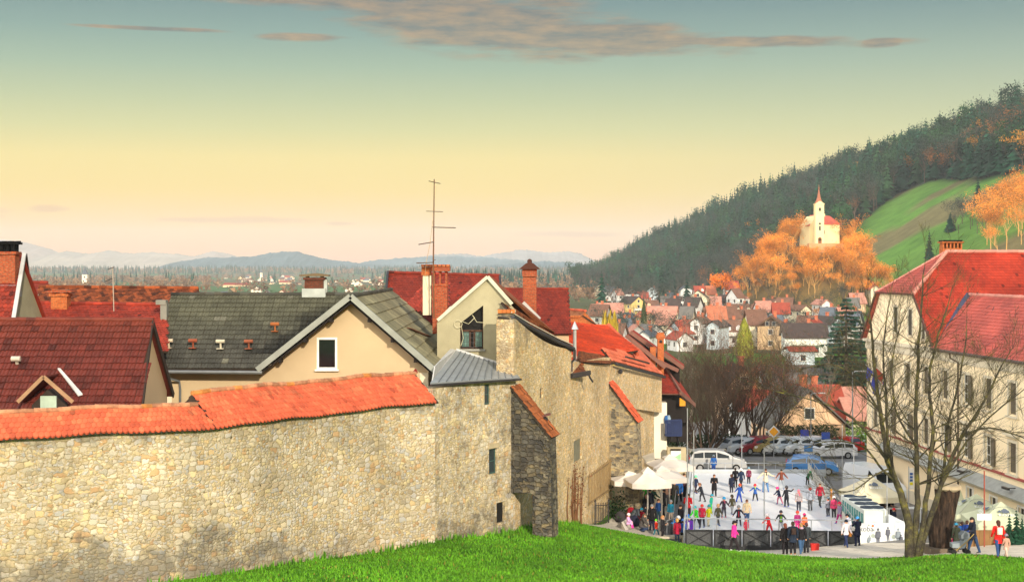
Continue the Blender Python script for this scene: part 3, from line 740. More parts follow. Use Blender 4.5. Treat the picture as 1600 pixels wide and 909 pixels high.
for k, (a, b, c, d) in enumerate(ops2[:2]):
 mf, mg = MB(), MB(); A_ = P2.at(a+.02)-P2.nrm(a)*.09; B_ = P2.at(b-.02)-P2.nrm(b)*.09
 bar_window(mf, mg, A_, B_, c+.02, d-.02, P2.nrm(a), .05, .06, 1, 2)
 f_ = mf.build('window', M('green_window_frame', lin('3A5A55'), .6), w2); mg.build('pane', M('dim_glass', (.03,.045,.05), .15, spec=.6), f_)
mb = MB(); a, b, c, d = ops2[1]
for k, (cc_, ww) in enumerate((((d+.12), .22),)):
 A_ = P2.at(a-.12)+P2.nrm(a)*.03; B_ = P2.at(b+.12)+P2.nrm(b)*.03; mb.beam((A_.x, A_.y, cc_), (B_.x, B_.y, cc_), .1, ww)
mb.build('stone_lintel', M('pale_lintel', lin('B8A888'), .9), w2)
mr = thing('sheet_metal_roof', 'grey standing-seam metal lean-to roof above the rubble bastion wall', 'roof', (X(745,66), 66, 11.4))
e0, e1 = W(672,598,62.0), W(812,589,67.9); u0, u1 = W(713,546,70.5), W(800,583,70.0)
u0.z = 12.42; u1.z = 11.58
mb = MB(); mb.prism([e0, e1, u1, u0], (0,0,-.07), (0,0,0)); mb.build('sheet', grey_lead, mr)
mb = MB()
for i in range(1, 12):
 f_ = i/12; a = e0.lerp(e1, f_); b = u0.lerp(u1, f_) ; mb.beam(a+V(0,0,.02), b+V(0,0,.02), .035, .05)
mb.build('standing_seam', M('seam_metal', (.20,.22,.23), .5, metal=.3), mr)
mb = MB(); mb.beam(e0+V(.05,-.08,-.1), e1+V(.05,-.08,-.1), .12, .09); mb.build('gutter', dkmetal, mr)
mb = MB(); mb.prism([W(676,596,62.6), u0+V(0,0,.02), u0+V(-.25,.1,.08), W(680,572,63.6)], (-.05,0,0), (0,0,0)); mb.prism([u0, u1, u1+V(0,.1,.08), u0+V(0,.1,.10)], (0,0,0), (0,.05,0)); mb.build('flashing', white_fl, mr)
P3 = Path([(X(803.5,68.05), 68.05), (X(893,78.6), 78.6)])
w3 = thing('gable_side_wall', 'tall warm rubble wall rising behind the big buttress with a small shuttered opening', 'wall', (X(850,73), 73, 3.4))
def top3(s): return mix(14.15, 12.0, s/P3.len)-.35*math.sin(math.pi*s/P3.len)
ops3 = [P3.win(844,848.5,606,622)]
mb = MB(); wall_strip(mb, P3, base_z(P3), top3, ops3, th=.9, rev=.12)
P3b = Path([(X(893,78.6), 78.6), (X(926,83.8), 83.8), (X(953.5,89.2), 89.2)])
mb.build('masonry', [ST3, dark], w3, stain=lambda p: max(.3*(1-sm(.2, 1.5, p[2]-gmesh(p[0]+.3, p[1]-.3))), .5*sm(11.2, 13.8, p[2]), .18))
w3b = thing('grated_wall', 'warm rubble wall stretch with a wooden grating low on its face', 'wall', (X(926,83.8), 83.8, 1.8))
ops3b = [P3b.win(896.5,909,686,720)]
mb = MB(); wall_strip(mb, P3b, base_z(P3b), lambda s: mix(11.3, 10.9, s/P3b.len), ops3b, th=.9, rev=.1, backmat=1)
mb.build('masonry', [ST3, M('grey_shutter', lin('7C7A66'), .8)], w3b, stain=lambda p: max(.35*(1-sm(.2, 2.2, p[2]-gmesh(p[0]+.3, p[1]-.3))), .2))
P4 = Path([(X(953.5,89.2), 89.2), (X(988,96.5), 96.5), (X(1022,105), 105)])
w4 = thing('far_wall', 'rubble wall stretch behind the second buttress reaching the white pier', 'wall', (X(988,96.5), 96.5, .6))
mb = MB(); wall_strip(mb, P4, base_z(P4), lambda s: mix(10.35, 8.75, s/P4.len), (), th=.9)
mb.build('masonry', [ST3, dark], w4, stain=lambda p: .22)
g_ = MB(); nb = 15; gm_ = MB()
for i in range(nb):
 s = mix(P3b.px(918), P3b.px(951), i/(nb-1)); p = P3b.at(s)+P3b.nrm(s)*.12; zt, zb = Z(mix(740,716,i/(nb-1)), p.y), Z(mix(789,766,i/(nb-1)), p.y)
 g_.beam((p.x, p.y, zb), (p.x, p.y, zt), .07, .07)
for f_ in (.08, .92):
 a, b = P3b.at(P3b.px(917.5))+P3b.nrm(1)*.17, P3b.at(P3b.px(951.5))+P3b.nrm(1)*.17
 g_.beam((a.x, a.y, mix(Z(789,a.y), Z(740,a.y), f_)), (b.x, b.y, mix(Z(766,b.y), Z(716,b.y), f_)), .06, .08)
g_.build('wooden_grating', M('weathered_grating_wood', lin('8A7450'), .9), w3b)
def buttress(name, label, A, P, s, ptop, pbot, kin, zw, zo, zarch, zb, wdt, mat, tilemat, stain, loc):
 n = P.nrm(s); t_ = P.dir(s); o = thing(name, label, 'buttress', loc)
 q = lambda k, z, w_: (A.x+n.x*k+t_.x*w_, A.y+n.y*k+t_.y*w_, z)
 prof = [(-.05, zw), (ptop, zo), (mix(ptop, pbot, .5)+.02, mix(zo, zb, .5)), (pbot, zb), (kin, zb), (kin, zarch), (-.05, zarch)]
 mb = MB(); n_ = len(prof)
 for w_ in (0, wdt):
  for pl_ in ([prof[0], prof[1], prof[2], (kin, zarch), prof[6]], [(kin, zarch), prof[2], prof[3], prof[4]]):
   mb.poly([q(k, z, w_) for k, z in pl_], 0, (1,1,1), [(k+w_*3, z) for k, z in pl_])
 for i in range(n_):
  a, b = prof[i], prof[(i+1) % n_]
  L = math.dist(a, b); mb.poly([q(*a, 0), q(*b, 0), q(*b, wdt), q(*a, wdt)], 0, (1,1,1), [(5, a[1]), (5, b[1]), (5+wdt, b[1]), (5+wdt, a[1])] if abs(a[1]-b[1]) > abs(a[0]-b[0]) else [(a[0], 3), (b[0], 3), (b[0], 3+wdt), (a[0], 3+wdt)])
 mb.build('masonry', mat, o, stain=stain)
 tb = MB(); E0, E1 = q(ptop+.12, zo-.1, -.1), q(ptop+.12, zo-.1, wdt+.1); U0, U1 = q(-.05, zw+.02, -.1), q(-.05, zw+.02, wdt+.1)
 up = Vector((0,0,.09)); tiles(tb, Vector(E0)+up, Vector(E1)+up, [Vector(E0)+up, Vector(E1)+up, Vector(U1)+up, Vector(U0)+up], .2, .36, 'barrel', varied(.7, 1.2, .1), 0, .04, 1, 5, .08)
 tb.build('coping_tiles', [tilemat, boards], o)
 return o, q
A1 = P3.at(0)-P3.dir(0)*.35
buttress('buttress', 'dark weathered buttress with tiled slope and a gap beside its foot, on the grass', A1, P3, .1, 1.86, 2.0, 1.02, 10.75, 8.45, 5.75, 3.2, 1.15, STB, brown_tile, lambda p: .55 if p[0] < 1.9 else .25, (A1.x+1.5, A1.y-.3, 3.9))  # side face darker than the end face: its shade is put into the colour
mb = MB(); a = A1+P3.nrm(0)*1.75+V(0,1.0,0); tt = thing('wall_lamp', 'small hooded lamp sticking out beside the top of the big buttress', 'lamp', (a.x, a.y, 9.0))
b = W(850,655,68.2); mb.tube([b, b+V(.1,-.1,.0)], .14, 8); mb.build('lamp_body', dkmetal, tt)
mb = MB(); mb.prism([b+V(-.32,-.25,.1), b+V(.32,-.25,.28), b+V(.32,.35,.28), b+V(-.32,.35,.1)], (0,0,-.04), (0,0,.02)); mb.build('hood', M('rusty_hood', lin('6B4038'), .7), tt)
mb = MB(); mb.tube([b+V(-.2,.9,-.2), b], .03, 5); mb.build('bracket', dkmetal, tt)
A2 = P4.at(0)-P4.dir(0)*.4
ST5 = stone('grey_coursed_buttress_stone', [tuple(q*k for q, k in zip(c, (1.2,1.22,1.25))) for c in tone_d], mort, .30, .15, stain=(.08,.075,.06), crack=.7, mort_w=.05, seed=12)
buttress('buttress', 'grey coursed stone buttress with red coping beside the white parasols', A2, P4, .1, 1.75, 2.0, 1.05, 9.25, 6.85, 3.5, .3, 1.3, ST5, red_tile, lambda p: .25, (A2.x+1.2, A2.y-.3, 1.2))
st = thing('stone_pier', 'ragged rubble pier with an orange brick cap at the corner of the metal roof', 'pier', (X(790,68.3), 68.3, 11.5))
mb = MB(); c0 = W(778,590,68.2); c1 = W(804,590,68.35)
for k in range(9):
 za, zb_ = mix(11.3, 14.35, k/9), mix(11.3, 14.35, (k+1)/9); j = rng.uniform(-.05, .05)
 mb.box((c0.x+c1.x)/2+j*.5, 68.75, (za+zb_)/2, (c1.x-c0.x)+j, .8, zb_-za+.0, 0)
mb.build('masonry', STB if False else stone('pier_stone', [tuple(q*.95 for q in c) for c in tone_d], tuple(q*.9 for q in mort), .42, .2, crack=.9, mort_w=.05, seed=4), st, stain=lambda p: .35)
mb = MB();
for i in range(4): mb.box(mix(c0.x, c1.x, (i+.5)/4), 68.72, 14.44, .22, 1.0, .16, 0, 0, (rng.uniform(.8,1.2),)*3)
mb.build('brick_cap', M('orange_brick_cap', lin('C07038'), .9, attr=True), st)
# ------------------------------------------------------------------ houses of the old town
def gable_house(name, label, R0, R1, E0, E1, wallm, tilem, zb, tw=.2, ch=.3, style='beaver', cf=None, over=.35, rake=.3, seed=1, cat='house', back=True, bargem=None, ridgem=None, lift=.03, group=None, front_poly=None, back_run=None, parent=None):
 R0, R1, E0, E1 = map(Vector, (R0, R1, E0, E1)); r = (R1-R0).normalized(); f = (E0-R0); f = f-r*f.dot(r); dz = f.z; fh = Vector((f.x, f.y, 0)); run = fh.length; fh.normalize()
 o = parent or thing(name, label, cat, ((E0.x+E1.x)/2-fh.x*run, (E0.y+E1.y)/2-fh.y*run, zb), group=group)
 br = back_run or 1.0
 B0, B1 = R0-fh*run*br+Vector((0,0,dz*br)), R1-fh*run*br+Vector((0,0,dz*br))
 sl = -dz/run
 a0, a1 = R0+r*rake, R1-r*rake
 def pent(a):
  k = run-over; kb = run*br-over
  return [a+fh*k+V(0,0,zb-a.z), a-fh*kb+V(0,0,zb-a.z), a-fh*kb+V(0,0,-sl*kb-.12), a+V(0,0,-.12), a+fh*k+V(0,0,-sl*k-.12)]
 mb = MB(); p, q = pent(a0), pent(a1)
 mb.prism(p, (0,0,0), (0,0,0)) if False else None
 n = 5
 mb.poly(p[::-1], 0, (1,1,1)); mb.poly(q, 0, (1,1,1))
 for i in range(n):
  j = (i+1) % n; mb.quadm(p[i], p[j], q[j], q[i])
 mb.build('wall', wallm, o)
 tb = MB(); poly = front_poly or [E0, E1, R1, R0]
 tiles(tb, E0, E1, poly, tw, ch, style, cf or varied(), 0, lift, 1, seed)
 if back:
  tb.prism([R0, R1, B1, B0], (0,0,-.1), (0,0,0), 0)
 ro = tb.build('roof', [tilem, boards], o)
 rb = MB(); ridge(rb, R0+V(0,0,.03), R1+V(0,0,.03), .1, .38, cf or varied(), 0, seed+1); rb.build('ridge_tiles', ridgem or tilem, ro)
 if bargem:
  for (a, b) in ((R0, E0), (R1, E1), (R0, B0), (R1, B1)): bb = MB(); bb.beam(a+V(0,0,-.06), b+V(0,0,-.06), .05, .24); bb.build('barge_board', bargem, o)
 return o, ro, (r, fh, sl)
brk = brick('old_red_brick', lin('9A3F24'), lin('B4532C'), lin('7A6750')); brk2 = brick('orange_brick', lin('C46A36'), lin('B0572C'), lin('8E6B48'))
chim_pl = M('pale_chimney_render', lin('D8CFB0'), .9, 1.2, .12)
def chimney(parent, c, w, d, z0, z1, mat, cap='slab', capm=None, rz=0, holes=2, tile_top=True):
 mb = MB(); mb.box(c[0], c[1], (z0+z1)/2, w, d, z1-z0, rz); mb.box(c[0], c[1], z1+.03, w+.14, d+.14, .12, rz)
 ch_ = mb.build('chimney', mat, parent)
 cb = MB()
 if cap == 'slab':
  for sx_ in (-1, 1):
   for sy_ in (-1, 1): cb.box(c[0]+sx_*(w/2-.09), c[1]+sy_*(d/2-.09), z1+.24, .14, .14, .34, rz)
  if holes > 2:
   for i in range(1, holes): cb.box(c[0]-w/2+w*i/holes, c[1], z1+.24, .12, d-.1, .34, rz)
  elif holes == 2: cb.box(c[0], c[1], z1+.24, .12, d-.1, .34, rz)
  cb.box(c[0], c[1], z1+.45, w+.2, d+.2, .09, rz)
  if tile_top:
   for i in range(max(3, int(w/.2))): cb.beam((c[0]-w/2-.1+(w+.2)*(i+.5)/max(3,int(w/.2)), c[1]-d/2-.12, z1+.50), (c[0]-w/2-.1+(w+.2)*(i+.5)/max(3,int(w/.2)), c[1]+d/2+.12, z1+.53), .16, .07)
 elif cap == 'gable':
  for sx_ in (-1, 1):
   for sy_ in (-1, 1): cb.box(c[0]+sx_*(w/2-.08), c[1]+sy_*(d/2-.08), z1+.2, .12, .12, .3, rz)
  a = z1+.36; P = [(c[0]-w/2-.18, c[1]-d/2-.15, a), (c[0]+w/2+.18, c[1]-d/2-.15, a), (c[0], c[1]-d/2-.15, a+.42)]
  cb.prism(P, (0,0,0), (0, d+.3, 0)); cb.ball((c[0], c[1], a+.5), .12)
 elif cap == 'flat':
  cb.prism([(c[0]-w/2-.25, c[1]-d/2-.1, z1+.15), (c[0]+w/2+.25, c[1]-d/2-.1, z1+.15), (c[0]+w/2+.25, c[1]-d/2-.1, z1+.22), (c[0]+.1, c[1]-d/2-.1, z1+.3), (c[0]-w/2-.25, c[1]-d/2-.1, z1+.22)], (0,0,0), (0,d+.2,0))
  for sx_ in (-1, 1): cb.box(c[0]+sx_*(w/2-.1), c[1], z1+.1, .12, d-.05, .14)
 if cb.v: cb.build('chimney_cap', capm or mat, ch_)
 fb = MB(); fb.box(c[0], c[1]-.02, z0+.15, w+.14, d+.14, .5, rz); fb.build('flashing', grey_lead, ch_)
 return ch_
R0, R1, E0, E1 = W(-120,398,62), W(37,400,62), W(-150,505,59), W(18,505,59)
A_, ar, _ = gable_house('old_house', 'house with steep red roof, pale verge and pierced chimney at far left', R0, R1, E0, E1, plaster_g, fire_tile, 3, .18, .24, 'beaver', varied(.45,.95,.05), .25, .15, 11, back=True)
mb = MB(); mb.beam(W(38,397,62), W(20,505,58.9), .16, .14); mb.build('verge_board', white_fl, A_)
mb = MB(); mb.beam(W(40,398,62.1), W(47,452,65.6), .14, .1); mb.build('barge_board', dkmetal, A_)
c = W(14,412,61); chimney(A_, c, .72, .55, 15.4, 17.15, brk, 'slab', brown_tile)
gable_house('old_house', 'small plain red roof just right of the pale verge at far left', W(40,442,78), W(74,442,78), W(38,475,75), W(75,475,75), plaster, fire_tile, 2, .2, .3, 'flat', varied(.55,.8), .2, .1, 12)
B_, _, _ = gable_house('old_house', 'long low house with a blotchy moss-brown tiled roof on the left', W(61,449,74), W(309,451,74), W(58,486,71), W(309,488,71), plaster_g, brown_tile, 2, .19, .2, 'beaver', lambda u, v, rg: (lambda k: (k*.95, k*.72, k*.6))(rg.uniform(.28, 1.25)*(.45 if vnoise(u*60, v*9, 1.0, 3) > .25 else 1)), .25, .15, 13)
B2, b2r, _ = gable_house('old_house', 'house with a bright orange-red roof, brick chimney and aerial, left of the slate roof', W(45,474,69), W(262,477,69), W(30,545,64), W(262,548,64), plaster, fire_tile, 2, .18, .21, 'beaver', varied(.72,1.1,.02), .25, .15, 14)
c = W(95,478,68.6); chimney(B2, c, .78, .6, 13.3, 15.2, brk2, 'flat', brk, holes=0)
c = W(257,476,67.5); mb = MB(); mb.box(c.x, c.y, c.z-.5, .3, .4, 1.2); mb.box(c.x-.12, c.y, c.z+.12, .48, .5, .22); mb.build('roof_vent', M('grey_vent_metal', (.22,.22,.18), .6), B2)
an = thing('tv_aerial', 'thin mast with two small crossbars on the bright orange-red roof', 'aerial', tuple(W(178,489,68.2)))
mb = MB(); mb.tube([W(178,492,68.2), W(176,417,68.2)], .028, 5); mb.build('mast', M('pale_mast', (.4,.33,.26), .6), an)
mb = MB(); mb.beam(W(163,440,68), W(178,434,68.3), .035, .035); mb.beam(W(168,421,68.1), W(179,417,68.2), .035, .035)
for k in (163, 168, 173): mb.beam(W(k,437+ (163-k)*.3,67.6), W(k+1,437+(163-k)*.3,68.7), .02, .02)
mb.build('crossbar', dkmetal, an)
R0, R1, E0, E1 = W(-110,500,56.2), W(239,501,56.2), W(-120,640,52.8), W(222,640,52.8)
def cfC(u, v, rg):
 k = rg.uniform(.86, 1.08); m = vnoise(u*26, v*14, 1.0, 6); k *= 1.0 if m < .2 else mix(1, .5, min(1, (m-.2)*2)); g_ = sm(.6, 1, v)
 return (k*mix(1, 1.25, g_), k*mix(1, 1.35, g_), k*mix(1, 1.1, g_))
C_, cr_, _ = gable_house('tiled_house', 'house with a wide dark red tiled roof and small dormer behind the wall at left', R0, R1, E0, E1, plaster, dkred_tile, 3.5, .3, .335, 'pan', cfC, .3, .22, 21, bargem=M('dark_barge', (.03,.02,.015), .8), lift=.05)
dm = MB(); a0, a1, ap = W(37,625,52.55), W(112,625,52.55), W(72,588,52.55); bk_ = V(0,1.9,0)
dm.prism([a0+V(.25,.15,0), a1+V(-.25,.15,0), a1+V(-.25,.15,.2), ap+V(0,.15,-.1), a0+V(.25,.15,.2)], (0,0,-.4), (0,1.6,-.4)); do = dm.build('dormer', M('dark_dormer_wood', (.035,.025,.018), .9), C_)
dt = MB(); tiles(dt, ap+V(.1,0,0)*0+a1+V(.12,-.25,-.04), a1+V(.12,2.0,-.04), [a1+V(.12,-.25,-.04), a1+V(.12,1.5,-.04), ap+V(0,2.1,.02), ap+V(0,-.25,.02)], .3, .3, 'pan', varied(.7,1.2), 0, .03, 1, 4, .06)
dt.prism([a0+V(-.1,-.25,-.04), a0+V(-.1,1.5,-.04), ap+V(0,2.1,.02), ap+V(0,-.25,.02)], (0,0,-.06), (0,0,0)); dt.build('dormer_roof', [dkred_tile, boards], do)
mb = MB()
for s_ in (a0+V(-.12,-.3,-.04), a1+V(.14,-.3,-.04)): mb.beam(ap+V(0,-.3,.02), s_, .05, .14)
mb.build('verge_trim', M('tan_verge', lin('9A7B5C'), .8), do)
mb = MB(); p = W(118,612,52.3); mb.prism([W(90,578,54.2)+V(0,0,.05), W(94,578,54.2)+V(0,0,.05), W(129,618,53.1)+V(0,0,.05), W(122,620,53.1)+V(0,0,.05)], (0,0,-.02), (0,0,.03)); mb.build('flashing_strip', white_fl, do)
mb = MB(); mb.box(X(75,52.55), 52.62, Z(629,52.55), .6, .08, .5); mb.build('dormer_window', M('pale_green_blind', lin('9FB3A0'), .6), do)
mb = MB(); p = W(27,564,54.4); mb.tube([p+V(-.17,-.15,.1), p+V(.17,-.15,.1)], .1, 10); mb.tube([p+V(0,0,-.1), p+V(0,-.1,.1)], .07, 8); mb.build('roof_vent', M('pale_vent', lin('B9AFA0'), .6), cr_)
dD = 64.6
zE = Z(576, dD); xl, xr, xc = X(405,dD), X(677,dD), X(548,dD)
o = thing('cream_house', 'cream house with wide gable, one white-framed window and grey tiled roofs', 'house', (X(500,dD), dD+4, 3.5))
zW = Z(464, dD)
mb = MB(); wl = X(266, dD+.5); y0 = dD+.7
bx0, bx1 = X(262, y0), xr-.25
sl = (zW-zE)/(xc-xl); slr = (zW-zE)/(xr-xc)
wx, wz0, wz1 = (X(495,y0), X(527,y0)), Z(577,y0), Z(527,y0)
gap_l = [(bx0, zE-.25), (xl+.9, zE-.25)]
def gtop(x): return zW-.3-(xc-x)*sl if x < xc else zW-.3-(x-xc)*slr
xs = [bx0, xl+.5, wx[0], wx[1], xc+.2, bx1]
def topz(x): return max(zE-.25, gtop(x)) if x < xc else gtop(x)
xs = sorted(set(xs+[xc]))
for a, b in zip(xs, xs[1:]):
 if abs(a-wx[0]) < 1e-6:
  mb.quadm((a,y0,3.5), (b,y0,3.5), (b,y0,wz0), (a,y0,wz0)); mb.quadm((a,y0,wz1), (b,y0,wz1), (b,y0,topz(b)), (a,y0,topz(a)))
  mb.quadm((a,y0+.25,wz0),(a,y0,wz0),(a,y0,wz1),(a,y0+.25,wz1)); mb.quadm((b,y0,wz0),(b,y0+.25,wz0),(b,y0+.25,wz1),(b,y0,wz1)); mb.quadm((a,y0,wz0),(b,y0,wz0),(b,y0+.25,wz0),(a,y0+.25,wz0))
  mb.quadm((a,y0+.25,wz1),(b,y0+.25,wz1),(b,y0,wz1),(a,y0,wz1))
 else: mb.quadm((a,y0,3.5), (b,y0,3.5), (b,y0,topz(b)), (a,y0,topz(a)))
mb.quadm((bx1,y0,3.5),(bx1,y0+21,3.5),(bx1,y0+21,topz(bx1)),(bx1,y0,topz(bx1))); mb.quadm((bx0,y0+9,3.5),(bx0,y0,3.5),(bx0,y0,zE-.25),(bx0,y0+9,zE-.25))
mb.poly([(bx0,y0,zE-.25),(bx0,y0+8,zE-.25),(bx0,y0+4,zW-.6)])
mb.quadm((bx1,y0+21,3.5),(bx0,y0+21,3.5),(bx0,y0+21,zE),(bx1,y0+21,zE))
mb.build('wall', plaster, o)
mb = MB(); mb.box((bx1-.22), y0-.04, (3.5+topz(bx1))/2+.0, .4, .06, topz(bx1)-3.5-.3); mb.build('corner_strip', M('pale_corner_paint', lin('D9CDB0'), .8), o); mb = MB(); mb.box(bx0+.1, y0-.04, (3.5+zE)/2-.2, .22, .06, zE-3.7); mb.build('corner_strip', M('pale_corner_paint', lin('D9CDB0'), .8), o)
mf, mg = MB(), MB(); bar_window(mf, mg, (wx[0],y0+.06,0), (wx[1],y0+.06,0), wz0, wz1, (0,-1,0), .1, .12, 1, 1, .08)
mf.box((wx[0]+wx[1])/2, y0-.06, wz0-.03, wx[1]-wx[0]+.16, .2, .07); wf = mf.build('window', M('white_frame', lin('E8E6DC'), .5), o); mg.build('pane', M('black_glass', (.006,.007,.009), .12, spec=.6), wf)
def cfD(u, v, rg):
 k = rg.uniform(.8, 1.15)
 if rg.random() < .012: return (2.0, 2.0, 1.9)
 g_ = sm(.1, .75, v); k *= mix(.85, 1.15, g_); return (k, k*mix(1, 1.02, g_), k*mix(1.05, .86, g_))
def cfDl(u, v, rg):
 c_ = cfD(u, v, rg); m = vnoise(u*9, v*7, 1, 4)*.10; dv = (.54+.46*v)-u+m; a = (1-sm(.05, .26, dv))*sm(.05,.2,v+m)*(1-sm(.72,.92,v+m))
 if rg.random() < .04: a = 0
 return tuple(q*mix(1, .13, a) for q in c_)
tb = MB(); Rl, Rr = W(268,463,69), W(548,464,69); Rl.z = Rr.z = zW; El, Er = V(X(236,dD), dD, zE), V(xl, dD, zE)
Rl.x = X(268, 69)
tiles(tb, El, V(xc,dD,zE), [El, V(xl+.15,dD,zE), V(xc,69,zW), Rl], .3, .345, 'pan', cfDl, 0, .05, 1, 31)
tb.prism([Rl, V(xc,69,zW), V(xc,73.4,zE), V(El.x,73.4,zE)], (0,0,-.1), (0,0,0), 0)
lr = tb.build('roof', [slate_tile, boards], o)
yb = 86.6; tb = MB()
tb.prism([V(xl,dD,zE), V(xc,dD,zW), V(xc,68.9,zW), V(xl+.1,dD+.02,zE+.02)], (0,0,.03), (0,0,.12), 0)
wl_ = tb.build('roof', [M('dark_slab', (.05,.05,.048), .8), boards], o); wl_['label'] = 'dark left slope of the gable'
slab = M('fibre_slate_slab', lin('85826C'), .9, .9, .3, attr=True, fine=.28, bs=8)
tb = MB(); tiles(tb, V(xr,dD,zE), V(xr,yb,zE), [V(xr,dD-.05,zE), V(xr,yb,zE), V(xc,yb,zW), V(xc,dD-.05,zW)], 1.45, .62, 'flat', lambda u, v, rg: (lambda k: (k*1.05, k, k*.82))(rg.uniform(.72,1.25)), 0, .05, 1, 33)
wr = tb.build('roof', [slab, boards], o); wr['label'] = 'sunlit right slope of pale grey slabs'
rb = MB(); ridge(rb, V(xc,dD,zW+.04), V(xc,yb,zW+.04), .11, .5, varied(.7,1.1), 0, 3); rb.build('ridge_tiles', slate_tile, wr); rb = MB(); ridge(rb, Rl+V(0,0,.05), V(xc,69,zW+.05), .1, .42, varied(.6,1.1,.2), 0, 4); rb.build('ridge_tiles', slate_tile, lr)
mb = MB()
fasc = M('grey_barge_sheet', lin('8F938A'), .55, 1.5, .14, metal=.2)
for a, b in ((V(xc,dD-.1,zW+.04), V(xl-.05,dD-.1,zE-.02)), (V(xc,dD-.1,zW+.04), V(xr+.08,dD-.1,zE-.06))):
 n_ = 5
 for i in range(n_): mb.beam(a.lerp(b, i/n_), a.lerp(b, (i+1.03)/n_)+V(0,-.005*i,0), .16, .26)
mb.build('barge_board', fasc, o)
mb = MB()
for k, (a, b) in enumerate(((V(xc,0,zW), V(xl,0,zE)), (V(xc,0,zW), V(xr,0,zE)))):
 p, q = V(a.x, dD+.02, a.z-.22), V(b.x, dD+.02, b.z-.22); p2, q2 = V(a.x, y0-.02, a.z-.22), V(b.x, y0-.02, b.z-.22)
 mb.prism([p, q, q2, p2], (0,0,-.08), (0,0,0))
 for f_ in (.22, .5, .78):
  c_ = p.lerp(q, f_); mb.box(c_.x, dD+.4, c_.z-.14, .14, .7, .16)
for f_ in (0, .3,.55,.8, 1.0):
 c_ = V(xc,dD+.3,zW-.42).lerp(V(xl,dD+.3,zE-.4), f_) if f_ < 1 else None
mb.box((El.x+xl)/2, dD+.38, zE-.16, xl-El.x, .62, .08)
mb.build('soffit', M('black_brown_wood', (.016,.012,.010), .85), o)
gb = MB(); gb.tube([V(El.x,dD-.12,zE-.12), V(xl+.15,dD-.12,zE-.16)], .085, 8); gb.tube([V(X(258,dD),dD-.1,zE-.2), V(X(259,dD),dD+.1,zE-.42), V(X(276,dD),dD+.55,zE-.62), V(X(277,dD),dD+.58,zE-1.0), V(X(275,dD),dD+.58,3.6)], .055, 7); gb.build('gutter', M('grey_gutter', (.16,.17,.17), .5, metal=.3), o)
for (px, py, cc) in ((264,546,'C8B79C'), (302,546,'8E4A30'), (345,547,'C0B8A0'), (389,547,'8A4E34'), (430,521,'96582E')):
 f_ = (576-py)/(576-464.0); y_ = mix(dD, 69, f_)-.05; z_ = mix(zE, zW, f_); x_ = X(px, y_)
 mb = MB(); mb.tube([(x_, y_, z_), (x_, y_-.08, z_+.32)], .045, 6); mb.tube([(x_-.2, y_-.1, z_+.36), (x_+.2, y_-.1, z_+.36)], .085, 8); mb.box(x_, y_-.12, z_+.02, .32, .3, .03)
 mb.build('vent_hood', M('vent_'+cc, lin(cc), .8), lr)
mb = MB(); a = W(656,508,67.5); a = V(mix(xc,xr,.55), 72, mix(zW,zE,.55)); mb.beam(a+V(0,0,.08), a+V(.9,3.0,-.62)+V(0,0,.12), .25, .05); mb.build('snow_rail', M('rusty_rail', lin('6E4B38'), .8), wr)
c = (X(492,69.2), 69.2); ch_ = chimney(o, c, .92, .6, zW-.1, zW+.78, brick('sooty_brick', lin('5A2A1C'), lin('6E3824'), lin('4A4034')), 'flat', M('weathered_slab_cap', lin('6A5A42'), .9), holes=0)
mb = MB(); mb.box(c[0]+.55, c[1]-.1, zW+.4, .16, .3, .75); mb.box(c[0], c[1]-.05, zW+.12, 1.15, .8, .42); mb.build('flashing', M('pale_lead', lin('A8AEA6'), .6), ch_)
E_, er_, _ = gable_house('red_roofed_house', 'tall house with brick-red roof behind the big chimney and aerial mast', W(607,426,94), W(781,431,94), W(600,505,88), W(783,505,88), plaster, fire_tile, 1, .19, .25, 'beaver', varied(.5,.8,.03), .2, .15, 41)
for a, b in ((W(606,425,94), W(599,505,88)), (W(781,431,94), W(784,480,90))): mb = MB(); mb.beam(a, b, .13, .2); mb.build('barge_board', dkmetal, E_)
tb = MB(); tiles(tb, W(650,500,84.5), W(705,510,84.5), [W(632,490,87), W(705,508,84), W(705,452,89), W(676,446,91)], .19, .25, 'beaver', varied(.7,1.05), 0, .03, 1, 42); tb.build('hip_roof', [fire_tile, boards], E_)
rb = MB(); ridge(rb, W(630,492,87), W(677,446,90.8), .12, .35, varied(.8,1.2), 0, 8); rb.build('ridge_tiles', red_tile, E_)
bc = thing('double_chimney', 'wide old brick chimney with pierced top and a pale side flue, aerial standing by it', 'chimney', (X(689,76), 76.2, 13.2))
c = (X(690,76), 76.3); mb = MB(); mb.box2((X(676,76), 75.9, 13.0), (X(699,76), 76.7, Z(443,76))); mb.box2((X(676,76), 76.0, Z(443,76)), (X(679.5,76), 76.6, Z(424,76))); mb.box2((X(686,76), 76.0, Z(443,76)), (X(689,76), 76.6, Z(424,76))); mb.box2((X(695.5,76), 76.0, Z(443,76)), (X(699,76), 76.6, Z(424,76)))
mb.box2((X(673,76), 75.8, Z(424,76)), (X(703,76), 76.8, Z(416,76))); mb.box2((X(675,76), 75.86, Z(447,76)), (X(700,76), 76.76, Z(443,76))); mb.build('stack', brk, bc)
mb = MB(); mb.box2((X(661,76.4), 76.2, 14.0), (X(674,76.4), 76.8, Z(430,76.4))); mb.build('flue', chim_pl, bc)
mb = MB(); mb.box2((X(659,76.3), 76.1, Z(430,76.3)), (X(673,76.3), 76.9, Z(417,76.3)));
for i in range(7): mb.box(X(661+i*6.5,76), 76.3, Z(415,76), .17, 1.15, .12)
mb.build('brick_crown', brk2, bc)
mb = MB(); mb.prism([W(688,494,75.5), W(704,478,75.5), W(704,490,75.5), W(694,500,75.5)], (0,0,0), (0,.06,0)); mb.build('flashing', white_fl, bc)
an = thing('tv_mast', 'tall rusty aerial mast with several crossbars beside the double chimney', 'aerial', tuple(W(678,495,75.4)))
